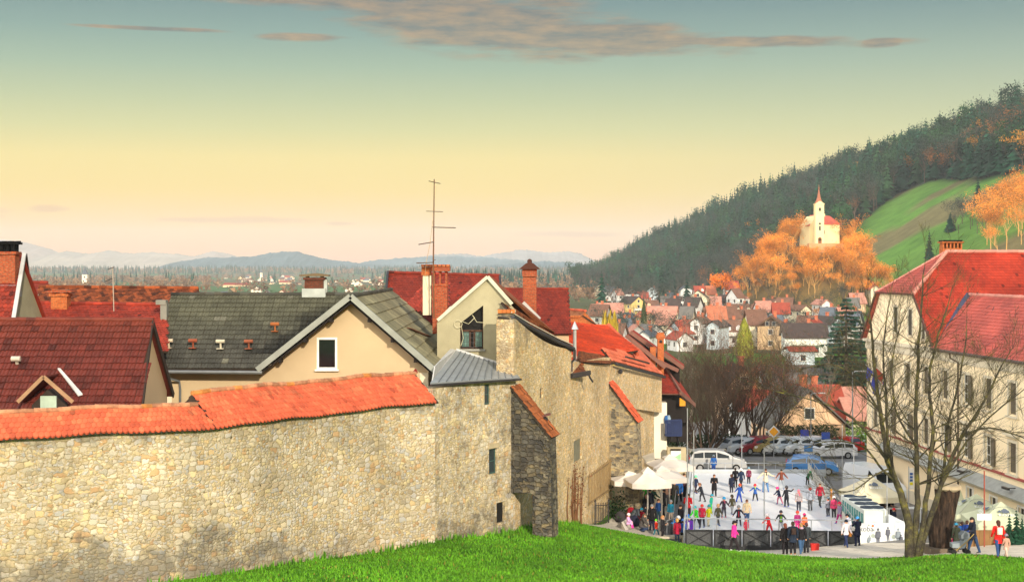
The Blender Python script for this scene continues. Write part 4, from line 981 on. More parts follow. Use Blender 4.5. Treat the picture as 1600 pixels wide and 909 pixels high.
mb = MB(); mb.tube([W(678,497,75.4), W(677,420,75.4), W(678.5,280,75.4)], [.05,.045,.03], 6); mb.build('mast', M('rusty_mast', lin('6B4A30'), .7), an)
am = M('aerial_rod', lin('5A4838'), .6)
for a, b, w_ in ((W(666,330,75.3), W(692,331,75.5), .035), (W(676,355,75.2), W(712,356,74.6), .05), (W(654,382,75.6), W(678,378,75.3), .05), (W(670,283,75.2), W(688,287,75.6), .035), (W(651,411,75.6), W(676,410,75.2), .05), (W(676,407,75.4), W(681,406,75.4), .04)):
 rods = MB(); rods.beam(a, b, w_, w_)
 n_ = 7 if w_ > .04 else 3
 for i in range(n_):
  c = a.lerp(b, (i+.5)/n_); rods.beam(c+V(0,-.35,0), c+V(0,.35,0), .018, .018)
 rods.build('crossbar', am, an)
mb = MB(); mb.tube([W(676,345,75.4), W(672,380,75.3), W(666,410,75.5), W(664,432,75.9), W(668,452,75.8), W(677,470,75.5)], .012, 4); mb.build('cable', M('cream_cable', lin('C0A070'), .7), an)
yF = 71.0; zr_ = Z(434, yF); xa, xb, xcF = X(683,yF), X(806,yF), X(762,yF)
F_ = thing('gabled_house', 'grey-green rendered gable house with a tall barred attic window', 'house', (X(745,yF), yF+3, 4))
mb = MB(); sLf = (Z(434,yF)-Z(497,yF))/(X(762,yF)-X(686,yF)); sRf = (Z(434,yF)-Z(482,yF))/(X(806,yF)-X(762,yF))
gt = lambda x: zr_-.08-(abs(x-xcF))*(sLf if x < xcF else sRf)
wx0, wx1 = X(719,yF), X(755,yF); zb_ = Z(545,yF)
for a, b in ((xa, wx0), (wx0, wx1), (wx1, xcF), (xcF, xb)):
 if a == wx0:
  mb.quadm((a,yF,4),(b,yF,4),(b,yF,zb_),(a,yF,zb_))
  z0w, z1w = Z(505,yF), Z(477,yF); mb.poly([(a,yF,z0w),(b,yF,z1w),(b,yF,gt(b)),(a,yF,gt(a))])
  mb.quadm((a,yF+.4,zb_),(a,yF,zb_),(a,yF,z0w),(a,yF+.4,z0w)); mb.quadm((b,yF,zb_),(b,yF+.4,zb_),(b,yF+.4,z1w),(b,yF,z1w)); mb.poly([(a,yF,z0w),(b,yF,z1w),(b,yF+.4,z1w),(a,yF+.4,z0w)][::-1]); mb.quadm((a,yF,zb_),(b,yF,zb_),(b,yF+.4,zb_),(a,yF+.4,zb_))
 else: mb.quadm((a,yF,4),(b,yF,4),(b,yF,gt(b)),(a,yF,gt(a)))
mb.quadm((xa,yF+16,4),(xa,yF,4),(xa,yF,gt(xa)),(xa,yF+16,gt(xa)))
mb.build('wall', plaster_g, F_)
mb = MB(); mb.poly([(wx0,yF+.41,zb_),(wx1,yF+.41,zb_),(wx1,yF+.41,z1w),(wx0,yF+.41,z0w)]); wv = mb.build('attic_window', dark, F_)
mb = MB(); wm_ = M('brown_window_wood', lin('4A3020'), .7)
for p, q in (((wx0,zb_),(wx1,zb_)),((wx0,zb_),(wx0,z0w)),((wx1,zb_),(wx1,z1w)),((wx0,Z(517,yF)),(wx1,Z(517,yF))),((mix(wx0,wx1,.42),zb_),(mix(wx0,wx1,.42),Z(517,yF))),((mix(wx0,wx1,.62),zb_),(mix(wx0,wx1,.62),Z(517,yF)))):
 mb.beam((p[0],yF+.3,p[1]),(q[0],yF+.3,q[1]),.09,.09)
mb.build('frame', wm_, wv)
mb = MB(); mb.box2((wx0+.1,yF+.33,zb_+.1),(mix(wx0,wx1,.4),yF+.36,Z(519,yF))); mb.box2((mix(wx0,wx1,.64),yF+.33,zb_+.1),(wx1-.08,yF+.36,Z(519,yF))); mb.build('pane', M('teal_pane', lin('5E7C74'), .2, spec=.6), wv)
mb = MB()
for i in range(1, 7): x_ = mix(wx0, wx1, i/7); mb.beam((x_,yF-.03,zb_+.05),(x_,yF-.03,Z(520,yF)),.018,.018)
for i in range(4): z_ = mix(zb_+.1, Z(520,yF), i/3); mb.beam((wx0,yF-.04,z_),(wx1,yF-.04,z_),.018,.018)
mb.build('iron_bars', dkmetal, wv)
mb = MB(); mb.box2((wx0-.1,yF-.12,zb_-.1),(wx1+.1,yF+.1,zb_)); mb.build('sill', M('grey_sill', (.3,.3,.26), .8), wv)
mb = MB(); ap = V(xcF,yF-.15,zr_+.06); mb.beam(ap, V(X(684,yF),yF-.15,Z(500,yF)), .1, .16); mb.beam(ap, V(X(800,yF-.2),yF-.2,Z(475,yF)), .1, .18); mb.build('verge_trim', M('pale_verge', lin('BDBBA6'), .6), F_)
Rp0, Rp1 = ap+V(0,.1,0), V(xcF+.1, 86, zr_); Ep0 = W(797,488,68.4); Ep1 = W(897,543,78.9)
mid0 = W(786,470,70.5)
tb = MB(); tiles(tb, W(796,486,68.9), W(898,541,78.8), [W(798,487,68.8), W(898,541,78.8), W(868,520,79.5), W(838,505,77), W(786,455,72)], .2, .27, 'beaver', varied(.5,1.15,.2), 0, .04, 1, 51, .12)
tb.poly([ap+V(0,.1,0), W(786,455,72), W(838,505,77), W(868,520,79.5), V(xcF+2.2,84,12.5), V(xcF,84,zr_)], 0, (.8,.8,.8)); tb.poly([ap+V(0,.1,-.02), V(X(686,yF),yF,Z(498,yF)), V(X(686,yF),86,Z(498,yF)), V(xcF,86,zr_-.02)], 0, (.8,.8,.8))
fr = tb.build('roof', [brown_tile, boards], F_)
mb = MB(); gp = [W(797,493,68.1), W(822,508,71), W(845,520,73.5), W(870,533,76.2), W(893,543,78.4)]; mb.tube([p+V(.12,-.1,-.05) for p in gp], .1, 8)
mb.tube([W(893,543,78.4), W(898,547,78.5), W(898,560,78.5), W(893,566,78.6), W(893,580,78.6)], .07, 7); mb.build('gutter', dkmetal, F_)
mb = MB()
for a, b in zip(gp, gp[1:]): mb.beam(a+V(-.05,.15,.16), b+V(-.05,.15,.16), .3, .05)
mb.build('flashing', M('dull_white_sheet', lin('C9C2AE'), .7), F_)
mb = MB()
for a, b in zip(gp, gp[1:]): mb.prism([a+V(.1,0,-.12), b+V(.1,0,-.12), b+V(-.6,.1,-.05), a+V(-.6,.1,-.05)], (0,0,-.08), (0,0,0))
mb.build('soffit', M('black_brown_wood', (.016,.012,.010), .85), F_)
cb_ = thing('wall_cables', 'loops of pale cable hanging by the barred attic window', 'cable', tuple(W(716,505,70.8)))
mb = MB(); pts = [W(716+6*math.cos(a_), 506+6*math.sin(a_), 70.85) for a_ in np.linspace(0, 12.4, 26)]; mb.tube(pts, .014, 4)
mb.tube([W(722,502,70.8), W(732,506,70.7), W(742,496,70.8), W(738,492,70.8), W(745,503,70.8), W(757,504,70.8)], .014, 4); mb.tube([W(721,510,70.8), W(724,528,70.8), W(720,541,70.8)], .012, 4); o_ = mb.build('cable', M('pale_cable', lin('C8C2A0'), .6), cb_)
G_, gr_, _ = gable_house('red_roofed_house', 'house whose plain brick-red roof spreads behind the tall capped chimney', W(770,452,100), W(888,452,100), W(770,520,95), W(893,522,95), plaster, fire_tile, 1, .19, .27, 'beaver', varied(.5,.75,.02), .2, .15, 43)
cc_ = thing('capped_chimney', 'tall slim brick chimney with little gabled cap, in front of a red roof', 'chimney', (X(827,83), 83, 12))
mb = MB(); mb.box2((X(817,83), 82.6, 12), (X(838,83), 83.3, Z(432,83))); mb.box2((X(816,83), 82.5, Z(432,83)), (X(839,83), 83.4, Z(419,83))); st_ = mb.build('stack', brk, cc_)
mb = MB(); cx_ = X(827.5,83); zt_ = Z(420,83); mb.prism([(cx_-.62,82.3,zt_-.02),(cx_+.62,82.3,zt_-.02),(cx_+.25,82.3,zt_+.3),(cx_,82.3,zt_+.42),(cx_-.25,82.3,zt_+.3)], (0,0,0), (0,1.3,0)); mb.ball((cx_,82.9,zt_+.44), .15); mb.build('cap', M('sooty_cap', lin('4A2A20'), .9), cc_)
mb = MB(); mb.beam(W(816,474,82.4), W(842,500,82.2), .1, .35); mb.build('flashing', white_fl, cc_)
H_ = thing('hipped_house', 'bright orange hipped roof with pinkish lower slope above the far rubble wall', 'house', (X(950,100), 102, 1))
tb = MB(); TL, TR, BR, BL = W(862,509,104), W(951,509,104), W(996,556,97), W(878,566,91)
tiles(tb, BL, BR, [BL, BR, TR, TL], .2, .27, 'beaver', varied(.8,1.1,.01), 0, .03, 1, 61)
tb.build('roof', [M('vivid_orange_tile', lin('CC4418'), .8, 1, .14, attr=True, fine=.1, bs=12), boards], H_)
tb = MB(); tiles(tb, W(960,566,90.2), W(1036,586,104.5), [W(957,564,89.8), W(1037,586,105), W(996,553,100), W(940,545,89)], .2, .3, 'barrel', varied(.8,1.15), 0, .03, 1, 62)
tb.prism([TR, W(996,553,100), W(1037,586,105), W(1000,545,108)], (0,0,-.05), (0,0,.0), 0, (1,.95,.95)); lo_ = tb.build('roof', [M('pinkish_tile', lin('C9694C'), .85, 1, .16, attr=True, fine=.12, bs=12), boards], H_); lo_['label'] = 'pinkish lower slope with barrel tiles'
rb = MB(); ridge(rb, TL, TR, .11, .4, varied(.8,1.1), 0, 6); ridge(rb, TR+V(0,0,.05), BR+V(0,0,.1), .14, .4, varied(.9,1.15), 0, 5); rb.build('ridge_tiles', red_tile, H_)
mb = MB(); mb.tube([W(959,568,89.6)+V(.1,0,0), W(1036,589,104.6)+V(.12,0,0)], .1, 8); mb.beam(W(975,569,92)+V(.1,0,.5), W(1010,573,99)+V(.2,0,.25), .08, .1); mb.build('gutter', dkmetal, H_)
mb = MB(); mb.prism([W(885,552,93), W(957,570,90.5), W(1034,590,105), W(1000,590,112), W(880,590,112)], (0,0,-2.6), (0,0,0)); mb.build('wall', ST3, H_)
mb = MB(); c_ = W(963,580,91.5); mb.ball((c_.x+.25,c_.y-.2,c_.z), .16); mb.beam(c_, c_+V(.25,-.2,0), .06, .06); mb.build('wall_light', dkmetal, H_)
sr = thing('small_tiled_roof', 'little brown mossy tiled roof arched over the grated wall top', 'roof', (X(932,84), 84, 11))
tb = MB(); tiles(tb, W(903,562,80.5), W(957,570,89.3), [W(903,562,80), W(935,559,84), W(958,571,89.5), W(944,549,90.5), W(905,547,86)], .2, .24, 'beaver', varied(.45,1.1,.15), 0, .04, 1, 71, .15); tb.build('tiles', [brown_tile, boards], sr)
sr = thing('lean_to_roof', 'tiny brown lean-to roof with bent downpipe at the corner below the gutter', 'roof', (X(908,80), 80, 10.5))
tb = MB(); tiles(tb, W(893,588,78.4), W(921,580,80.3), [W(893,588,78.4), W(922,582,80.3), W(908,566,81), W(893,563,79.5)], .2, .24, 'beaver', varied(.45,1.0,.15), 0, .04, 1, 72, .12); tb.build('tiles', [brown_tile, boards], sr)
mb = MB(); mb.beam(W(893,587,78.3), W(922,582,80.2), .12, .25); mb.tube([W(919,583,80), W(922,590,80), W(926,596,80.3)], .06, 6); mb.build('gutter', dkmetal, sr)
mb = MB(); p_ = W(898,528,80.5); mb.tube([p_, p_+V(0,0,.5)], .1, 8); mb.lathe([(.22,p_.z+.5),(.02,p_.z+.95)], p_.x, p_.y, 8); mb.tube([p_+V(0,0,-1.6), p_], .1, 8)
fl_ = mb.build('steel_flue', M('bright_steel', (.6,.6,.6), .35, metal=.6), None); tag(fl_, 'small steel flue with cone cap beside the brown tiled slope', 'flue')
gable_house('brick_house', 'small brick-fronted gable house peeping between red roofs at centre', W(915,486,112), W(890,484,122), W(940,512,112), W(935,506,122), brk2, brown_tile, -1, .25, .35, 'flat', varied(.8,1.1), .2, .1, 44, ridgem=red_tile)
mb = MB(); c_ = W(895,497,106); mb.box(c_.x, c_.y, c_.z-1, .9, .7, 2.2); mb.box(c_.x, c_.y, c_.z+.15, 1.1, .9, .16); o_ = mb.build('chimney', brk2); tag(o_, 'stub of an orange brick chimney right of the plain red roof', 'chimney')
J_ = thing('timber_house', 'dark timber house with stepped red roofs and brick chimney at the row end', 'house', (X(1050,112), 114, 0))
dkw = M('black_brown_wood', (.016,.012,.010), .85); trim = M('brown_trim', lin('7A5548'), .8)
def jroof(mb_t, mb_b, a, b, c, d, seed):
 tiles(mb_t, a, b, [a, b, c, d], .22, .3, 'beaver', varied(.7,1.05), 0, .03, 1, seed)
 mb_b.beam(a+V(0,-.05,-.12), d+V(0,-.05,-.12), .08, .26); mb_b.beam(b+V(0,-.05,-.12), c+V(0,-.05,-.12), .08, .26)
tb, bb = MB(), MB()
jroof(tb, bb, W(1023,614,106), W(1063,613,106), W(1040,576,112), W(1023,574,112), 81)
tb.prism([W(1042,577,112), W(1063,613,106), W(1086,632,110), W(1052,580,118)], (0,0,-.08), (0,0,0), 0)
tb.prism([W(978,524,108), W(1038,572,108), W(1042,566,116), W(985,520,116)], (0,0,-.1), (0,0,0), 0)
tb.prism([W(985,519,112), W(1028,549,112), W(1032,545,120), W(990,515,120)], (0,0,-.1), (0,0,0), 0)
tb.prism([W(1035,552,112), W(1068,574,112), W(1069,569,120), W(1040,548,120)], (0,0,-.1), (0,0,0), 0)
tb.prism([W(1022,558,110), W(1060,578,110), W(1062,573,118), W(1026,553,118)], (0,0,-.1), (0,0,0), 0)
tb.build('roof', [fire_tile, trim], J_)
for (a, b) in ((W(978,524,108), W(1040,574,108)), (W(985,519,112), W(1028,549,112)), (W(1036,552,111.8), W(1068,575,111.8)), (W(1024,562,109.8), W(1060,579,109.8)), (W(1063,613,105.8), W(1086,633,109.8)), (W(1042,577,111.8), W(1064,614,105.8))): bb.beam(a, b, .12, .3)
bb.build('barge_board', trim, J_)
mb = MB()
for pts, th in (([W(985,524,112), W(1028,552,112), W(1042,578,112), W(1005,560,112)], 4), ([W(1028,552,112.4), W(1062,576,112.4), W(1062,600,112.4), W(1040,600,112.4)], 4), ([W(1024,614,107), W(1062,614,107), W(1070,632,107.5), W(1078,660,108), W(1042,660,107.5), W(1042,629,107), W(1024,629,107)], 5), ([W(1046,655,108.5), W(1076,658,109), W(1076,690,109), W(1046,690,108.5)], 5)):
 mb.prism(pts, (0,0,0), (0,th,0))
mb.build('timber_wall', dkw, J_)
c = (X(1032,110), 110); mb = MB(); mb.box(c[0], c[1], (Z(565,110)+Z(530,110))/2-.5, .48, .5, 2.9); mb.box(c[0], c[1], Z(526,110), .66, .66, .3); mb.box(c[0], c[1], Z(522,110), .52, .52, .25); mb.build('chimney', brk2, J_)
mb = MB(); mb.ball((c[0],c[1]-.3,Z(533,110)), .12); mb.build('chimney_lamp', dkmetal, J_)
mb = MB(); mb.box(X(1020,108.5), 108.5, Z(556,108.5), .42, .4, 1.4); o_ = mb.build('chimney', brk2, J_); o_['label'] = 'short brick chimney'
mb = MB(); mb.prism([W(1022,629,105.4), W(1042,629,106), W(1042,716,106), W(1022,716,105.4)], (0,0,0), (0,3,0)); mb.box(X(1032,105.8), 107.5, Z(720,106), 1.2, 3, 2.2); wp = mb.build('white_pier', white_pl); tag(wp, 'tall plain white wall pier between rubble wall and timber house', 'wall')
bl = thing('balcony', 'dark blue slatted timber balcony hanging beside the white pier', 'balcony', tuple(W(1054,682,106)))
mb = MB()
for i in range(14): x_ = mix(X(1040,105), X(1065,105), i/13); mb.box(x_, 105.0, (Z(657,105)+Z(680,105))/2, .075, .05, Z(657,105)-Z(680,105))
mb.beam(W(1040,657,104.95), W(1065,656,104.95), .1, .12); mb.beam(W(1040,680,104.95), W(1065,680,104.95), .1, .12); mb.build('railing', M('dark_blue_paint', lin('1E2E58'), .6), bl)
mb = MB(); mb.box2((X(1040,105),105.1,Z(682,105)),(X(1065,105),107,Z(680,105))); mb.beam(W(1042,694,107), W(1047,681,105.2), .14, .14); mb.beam(W(1060,694,107), W(1058,681,105.2), .14, .14); mb.build('deck', dkw, bl)
mb = MB(); a = W(1066,620,106.6); mb.prism([W(1062,621,106.6), W(1071,627,106.6), W(1071,634,106.6), W(1062,634,106.6)], (0,0,0), (0,.1,0)); o_ = mb.build('yellow_sign', M('yellow_paint', lin('D8921C'), .6)); tag(o_, 'small yellow-orange board under the timber house eaves', 'sign')
for k, (px, cc) in enumerate(((1041.5,'2F66A8'),(1045,'8FA6B8'))):
 mb = MB(); p_ = W(px,655,105.6); mb.lathe([(.15,p_.z-.3),(.17,p_.z+.1),(.12,p_.z+.18),(.1,p_.z+.3)], p_.x, p_.y+.1, 8); o_ = mb.build('crate' if k else 'bucket', M('tub_'+cc, lin(cc), .6)); tag(o_, ['blue bucket standing on the dark balcony deck','pale grey tub beside the bucket on the balcony deck'][k], ['bucket','tub'][k])
# ------------------------------------------------------------------ large cream building on the right
fd_ = Vector((-.0795, 1, 0)).normalized(); fn = Vector((-1, -.0795, 0)).normalized()   # along the facade (away), outward (left)
def fx(d): return 35.8-.0795*d
def FP(d, z, out=0.0): return Vector((fx(d), d, z))+fn*out
ZE_ = 11.22
B = thing('large_cream_building', 'long cream building with grey shuttered windows and red hipped roof on the right', 'building', (fx(90)+7, 90, 0))
cream = M('peach_cream_facade', lin('F8E6C2'), .9, .35, .06, .1, 30, fine=.04); stucco = M('pale_stucco_trim', lin('D8CFB8'), .85, .6, .08)
dW = [106.0-3.4*k for k in range(10)]
wins = []
for k, d in enumerate(dW[:9]):
 wins.append((d, 8.0, 9.85, 'u')); wins.append((d, 4.6, 6.35, 'm'))
wa = [(101.6, 12.0, 13.75), (98.7, 11.9, 13.65), (96.2, 11.75, 12.9)]
g_ = [(93, 2.15, 2.85), (88.4, 2.1, 2.75), (84.9, 2.1, 2.75), (81, 2.1, 2.75)]
mb = MB(); DN, DF = 70.0, 108.0
ds = sorted({DN, DF, 94.0}|{d-.5 for d, *_ in wins}|{d+.5 for d, *_ in wins}|{d-.45 for d, *_ in g_}|{d+.45 for d, *_ in g_})
def fq(d0, d1, z0, z1, out=0.0): mb.quadm(FP(d0,z0,out), FP(d1,z0,out), FP(d1,z1,out), FP(d0,z1,out))
for a, b in zip(ds, ds[1:]):
 m = (a+b)/2; holes = sorted([(z0, z1) for d, z0, z1, *_ in wins if abs(d-m) < .5]+[(z0, z1) for d, z0, z1 in g_ if abs(d-m) < .45])
 z = -1.0
 for h in holes: fq(a, b, z, h[0]); z = h[1]
 fq(a, b, z, ZE_)
for d, z0, z1, *k in wins+g_:
 hw = .5 if k else .45
 for p, q in (((d-hw,z0),(d+hw,z0)),((d+hw,z0),(d+hw,z1)),((d+hw,z1),(d-hw,z1)),((d-hw,z1),(d-hw,z0))):
  mb.quadm(FP(p[0],p[1]), FP(q[0],q[1]), FP(q[0],q[1],-.3), FP(p[0],p[1],-.3))
gab = [(DF, ZE_), (94.0, ZE_), (97.6, 14.65), (105.0, 14.65)]
mb.poly([FP(d, z) for d, z in gab])
mb.quadm(FP(DF,-1), FP(DF,-1)+Vector((16,0,0)), FP(DF,ZE_)+Vector((16,0,0)), FP(DF,ZE_))
mb.quadm(FP(DN,-1)+Vector((8,0,0)), FP(DN,-1), FP(DN,ZE_), FP(DN,ZE_)+Vector((8,0,0)))
mb.build('wall', cream, B)
mb = MB()
def band(z0, z1, out, d0=DN, d1=DF, m=None): (m or mb).hexa([FP(d0,z0,0.003), FP(d1,z0,.003), FP(d1,z0,out), FP(d0,z0,out), FP(d0,z1,.003), FP(d1,z1,.003), FP(d1,z1,out), FP(d0,z1,out)])
band(10.5, 11.0, .12); band(11.003, 11.2, .32); band(10.42, 10.497, .06)
mb.build('cornice', stucco, B)
mb = MB(); band(4.3, 4.42, .16); mb.build('string_course', M('faded_red_course', lin('A0504A'), .8), B)
mb = MB(); band(3.0, 3.3, .22, DN, 104); band(-.5, 1.0, .1); mb.build('plinth', stucco, B)
mb = MB(); mb.hexa([FP(DN,3.303,.003), FP(104,3.303,.003), FP(104,3.303,.7), FP(DN,3.303,.7), FP(DN,3.9,.003), FP(104,3.9,.003), FP(104,3.36,.7), FP(DN,3.36,.7)]); mb.build('ledge_roof', M('grey_ledge', lin('9CA09C'), .7), B)
shut = M('grey_brown_shutter', lin('6A6152'), .85, 3, .2); frm = M('white_frame', lin('E8E6DC'), .5); gl = M('black_glass', (.006,.007,.009), .12, spec=.6)
def fbox(m, d0, d1, z0, z1, o0, o1): m.hexa([FP(d0,z0,o0), FP(d1,z0,o0), FP(d1,z0,o1), FP(d0,z0,o1), FP(d0,z1,o0), FP(d1,z1,o0), FP(d1,z1,o1), FP(d0,z1,o1)])
for i, (d, z0, z1, k) in enumerate(wins):
 m = MB(); fbox(m, d-.68, d-.5, z0-.1, z1+.16, .003, .07); fbox(m, d+.5, d+.68, z0-.1, z1+.16, .003, .07); fbox(m, d-.498, d+.498, z1, z1+.16, .003, .07); fbox(m, d-.8, d+.8, z0-.2, z0-.1, .003, .16)
 if k == 'm': fbox(m, d-.85, d+.85, z1+.42, z1+.54, .003, .3); fbox(m, d-.7, d+.7, z1+.3, z1+.418, .003, .14)
 wo = m.build('window', stucco, B)
 openw = (k == 'u' and abs(d-88.99) < .1) or (k == 'm' and i in (3, 5, 9, 11, 13))
 m = MB()
 if not openw:
  for s in (-1, 1):
   a, b = (d-.49, d-.01) if s < 0 else (d+.01, d+.49)
   fbox(m, a, b, z0+.02, z1-.02, -.12, -.07)
   for j in range(14):
    zz = mix(z0+.1, z1-.1, (j+.5)/14); fbox(m, a+.05, b-.05, zz-.035, zz+.02, -.07, -.045)
  m.build('shutter', shut, wo)
 else:
  bar = MB(); A_, B_ = FP(d+.5, 0, -.1), FP(d-.5, 0, -.1); gg = MB(); bar_window(bar, gg, A_, B_, z0, z1, fn, .07, .06, 2, 3); bar.build('frame', frm, wo); gg.build('pane', gl, wo)
  sh = MB(); fbox(sh, d-1.0, d-.52, z0+.02, z1-.02, .08, .13); sh.build('shutter', shut, wo)
for d, z0, z1 in wa:
 m = MB(); w_ = .36 if z1-z0 > 1.3 else .28
 fbox(m, d-w_-.16, d-w_, z0-.1, z1+.14, .003, .06); fbox(m, d+w_, d+w_+.16, z0-.1, z1+.14, .003, .06); fbox(m, d-w_+.002, d+w_-.002, z1, z1+.14, .003, .06); fbox(m, d-w_-.2, d+w_+.2, z0-.18, z0-.1, .003, .12)
 wo = m.build('attic_window', stucco, B); m = MB(); fbox(m, d-w_+.002, d+w_-.002, z0-.05, z1-.002, .004, .02); m.build('shutter', M('dark_shutter', lin('4A463E'), .8), wo)
for d, z0, z1 in g_:
 m = MB(); fbox(m, d-.6, d-.45, z0-.1, z1+.12, .003, .05); fbox(m, d+.45, d+.6, z0-.1, z1+.12, .003, .05); fbox(m, d-.448, d+.448, z1, z1+.12, .003, .05); wo = m.build('low_window', frm, B)
 bar, gg = MB(), MB(); bar_window(bar, gg, FP(d+.45,0,-.12), FP(d-.45,0,-.12), z0, z1, fn, .06, .05, 2, 1); bar.build('frame', frm, wo); gg.build('pane', gl, wo)
rt = M('vivid_red_tile', lin('A23420'), .78, .5, .26, attr=True, fine=.08, bs=12); rp = M('pink_red_tile', lin('B85446'), .7, .5, .24, attr=True, fine=.08, bs=12, spec=.5)  # same tile twice: sky glare on the left-facing slopes is in the colour
cfr = varied(.85, 1.1, .01, .03)
rn = -fn
mid = FP(101.0, 17.75)+rn*3.5; rend = mid+rn*22
tb = MB()
E0 = FP(93.7, ZE_, .35); hipN, hipF = FP(97.5, 14.75, .3), FP(105.1, 14.75, .3)
s_ = (17.75-ZE_)/(101-93.7)
val = FP(97.55, 14.7)+rn*3.75; kR = Vector((0,0,0))
Ebase = FP(93.7, ZE_)+rn*22
tiles(tb, FP(93.7,ZE_,.3), Ebase, [FP(93.7,ZE_,.3), val, val+rn*18.3, rend, mid, hipN], .2, .29, 'beaver', cfr, 0, .03, 1, 91)
tb.build('roof', [rt, boards], B)
tb = MB(); tiles(tb, hipF, hipN, [hipF, hipN, mid], .2, .29, 'beaver', cfr, 0, .03, 1, 92)
tb.prism([hipF, mid, rend, FP(108.4,ZE_)+rn*22, FP(108.4,ZE_,.3)], (0,0,-.1), (0,0,0)); hp = tb.build('roof', [rp, boards], B); hp['label'] = 'pinkish half hip and far slope'
tb = MB(); rzz = val; R_near = FP(DN, 14.7)+rn*3.75
tiles(tb, FP(93.9,ZE_,.42), FP(DN,ZE_,.42), [FP(93.9,ZE_,.42), FP(DN,ZE_,.42), R_near, val], .21, .3, 'beaver', cfr, 0, .03, 1, 93)
tb.prism([val, R_near, FP(DN,ZE_)+rn*7.6, FP(94,ZE_)+rn*7.6], (0,0,-.1), (0,0,0)); rg_ = tb.build('roof', [rp, boards], B); rg_['label'] = 'pinkish range roof along the facade'
pal = M('pale_ridge_tile', lin('C8897A'), .85, 1, .1, attr=True)
for a_, b_, r_ in ((mid, rend, .12), (hipN, mid, .14), (hipF, mid, .1), (val, R_near, .13)): rb = MB(); ridge(rb, a_, b_, r_, .4, cfr); rb.build('ridge_tiles', pal, B)
mb = MB(); mb.beam(val+V(0,0,.12), FP(94.0,ZE_,.35)+V(0,0,.1), .4, .06); a = val.lerp(R_near, .12)+fn*.8+V(0,0,-.7); mb.build('valley_gutter', M('blue_grey_lead', lin('3E4256'), .6), B)
a = FP(91.5, 13.9)+rn*2.9; b = FP(89.0, 12.2)+rn*1.1
mb = MB(); mb.tube([a+V(0,0,.1), b+V(0,0,.1)], .05, 5); mb.build('lightning_rod_cable', dkmetal, B)
mb = MB(); mb.beam(hipF+V(0,0,-.05), FP(108.3,ZE_,.32), .1, .16); mb.beam(hipN+V(0,0,-.05), FP(93.8,ZE_,.32), .1, .16); mb.beam(hipF, hipN, .1, .12); mb.build('verge_trim', M('dark_verge', lin('5A3A34'), .8), B)
mb = MB(); mb.tube([FP(93.7,ZE_-.05,.5), FP(DN,ZE_-.05,.5)], .1, 8); p0 = FP(89.9,0,.1)
mb.tube([FP(90.5,ZE_-.1,.5), FP(90.5,ZE_-.45,.45), FP(90.0,ZE_-.7,.14), FP(90.0,4.5,.14), FP(90.0,.4,.14)], .06, 7); mb.build('gutter', M('brown_gutter', (.10,.07,.055), .5), B)
mb = MB(); cC = FP(80.3, 12.9)+rn*1.6; mb.box(cC.x, cC.y, 13.2, .8, .9, 2.4, .08); ch_ = mb.build('chimney', M('grey_chimney_render', lin('9C9A84'), .9, 1, .15), B)
mb = MB(); mb.box(cC.x, cC.y, 14.55, .9, .9, .3, .08); mb.prism([(cC.x-.75,cC.y-.55,14.7),(cC.x+.75,cC.y-.55,14.7),(cC.x,cC.y-.55,15.1)], (0,0,0), (0,1.1,0)); mb.build('chimney_cap', brown_tile, ch_)
mb = MB(); cC = mid+rn*1.0+V(0,1.2,0); x0_, x1_ = X(1470,102.5), X(1500,102.5); mb.box2((x0_,102,16.2),(x1_,102.9,Z(388,102.4)));
for i in range(6): x_ = mix(x0_+.05, x1_-.05, i/5); mb.box(x_, 102.4, Z(383.5,102.4), .1, .8, .42)
mb.box2((x0_-.1,101.9,Z(379.5,102.4)),(x1_+.1,103,Z(377.5,102.4))); ch_ = mb.build('chimney', brk2, B); ch_['label'] = 'wide brick chimney with a row of vents'
mb = MB()
for i in range(7): mb.box(mix(x0_, x1_, (i+.5)/7), 102.45, Z(376.3,102.4), .17, 1.2, .1)
mb.build('chimney_cap', brown_tile, ch_)
for k, (px, py) in enumerate(((1518,736),(1590,762))):
 d = 35.8/((px-800)/F+.0795); p_ = FP(d, Z(py,d), .1); mb = MB(); mb.tube([p_, p_+fn*.55], .03, 5); mb.box(*(p_+fn*.62), .16, .8, .12, .08); o_ = mb.build('facade_lamp', dkmetal); tag(o_, ['dark bar-shaped lamp on the facade above the pale tents','dark bar-shaped lamp on the facade at the right picture edge'][k], 'lamp')
def flag(px, py, d, cols, label, w=.9, h=2.2, lean=.35):
 f = thing('flag', label, 'flag', tuple(W(px, py, d))); p_ = W(px, py, d); mb = MB(); q_ = p_+V(-1.2,-.25,1.1); mb.tube([p_+V(.6,.1,-.5), q_], .03, 6); mb.build('pole', M('white_pole', (.7,.7,.7), .5), f)
 n = 10
 for ci, cc in enumerate(cols):
  mb = MB()
  for i in range(n):
   for s in (0,):
    def pt(a, u):
     ax = p_.lerp(q_, a); x = mix(0, w, u); return (ax.x+.16*math.sin(u*7+ci)+.5*u, ax.y+.12*math.sin(a*9+u*5), ax.z-.15-h*u*.75)
    a0, a1 = ci/len(cols), (ci+1)/len(cols); mb.poly([pt(a0, i/n), pt(a1, i/n), pt(a1, (i+1)/n), pt(a0, (i+1)/n)]); mb.poly([(x, y+.015, z) for x, y, z in (pt(a0, i/n), pt(a0, (i+1)/n), pt(a1, (i+1)/n), pt(a1, i/n))])
  o_ = mb.build('cloth_stripe', M('flag_'+cc, lin(cc), .8), f)
flag(1388,592,104,['3040A8','C8202C'], 'blue and red striped flag hanging from the cream facade', .5, 1.6)
flag(1376,592,105,['E8E8F0','2838B0','3848C8'], 'long white and blue flag nearest the far facade corner', .4, 2.6)
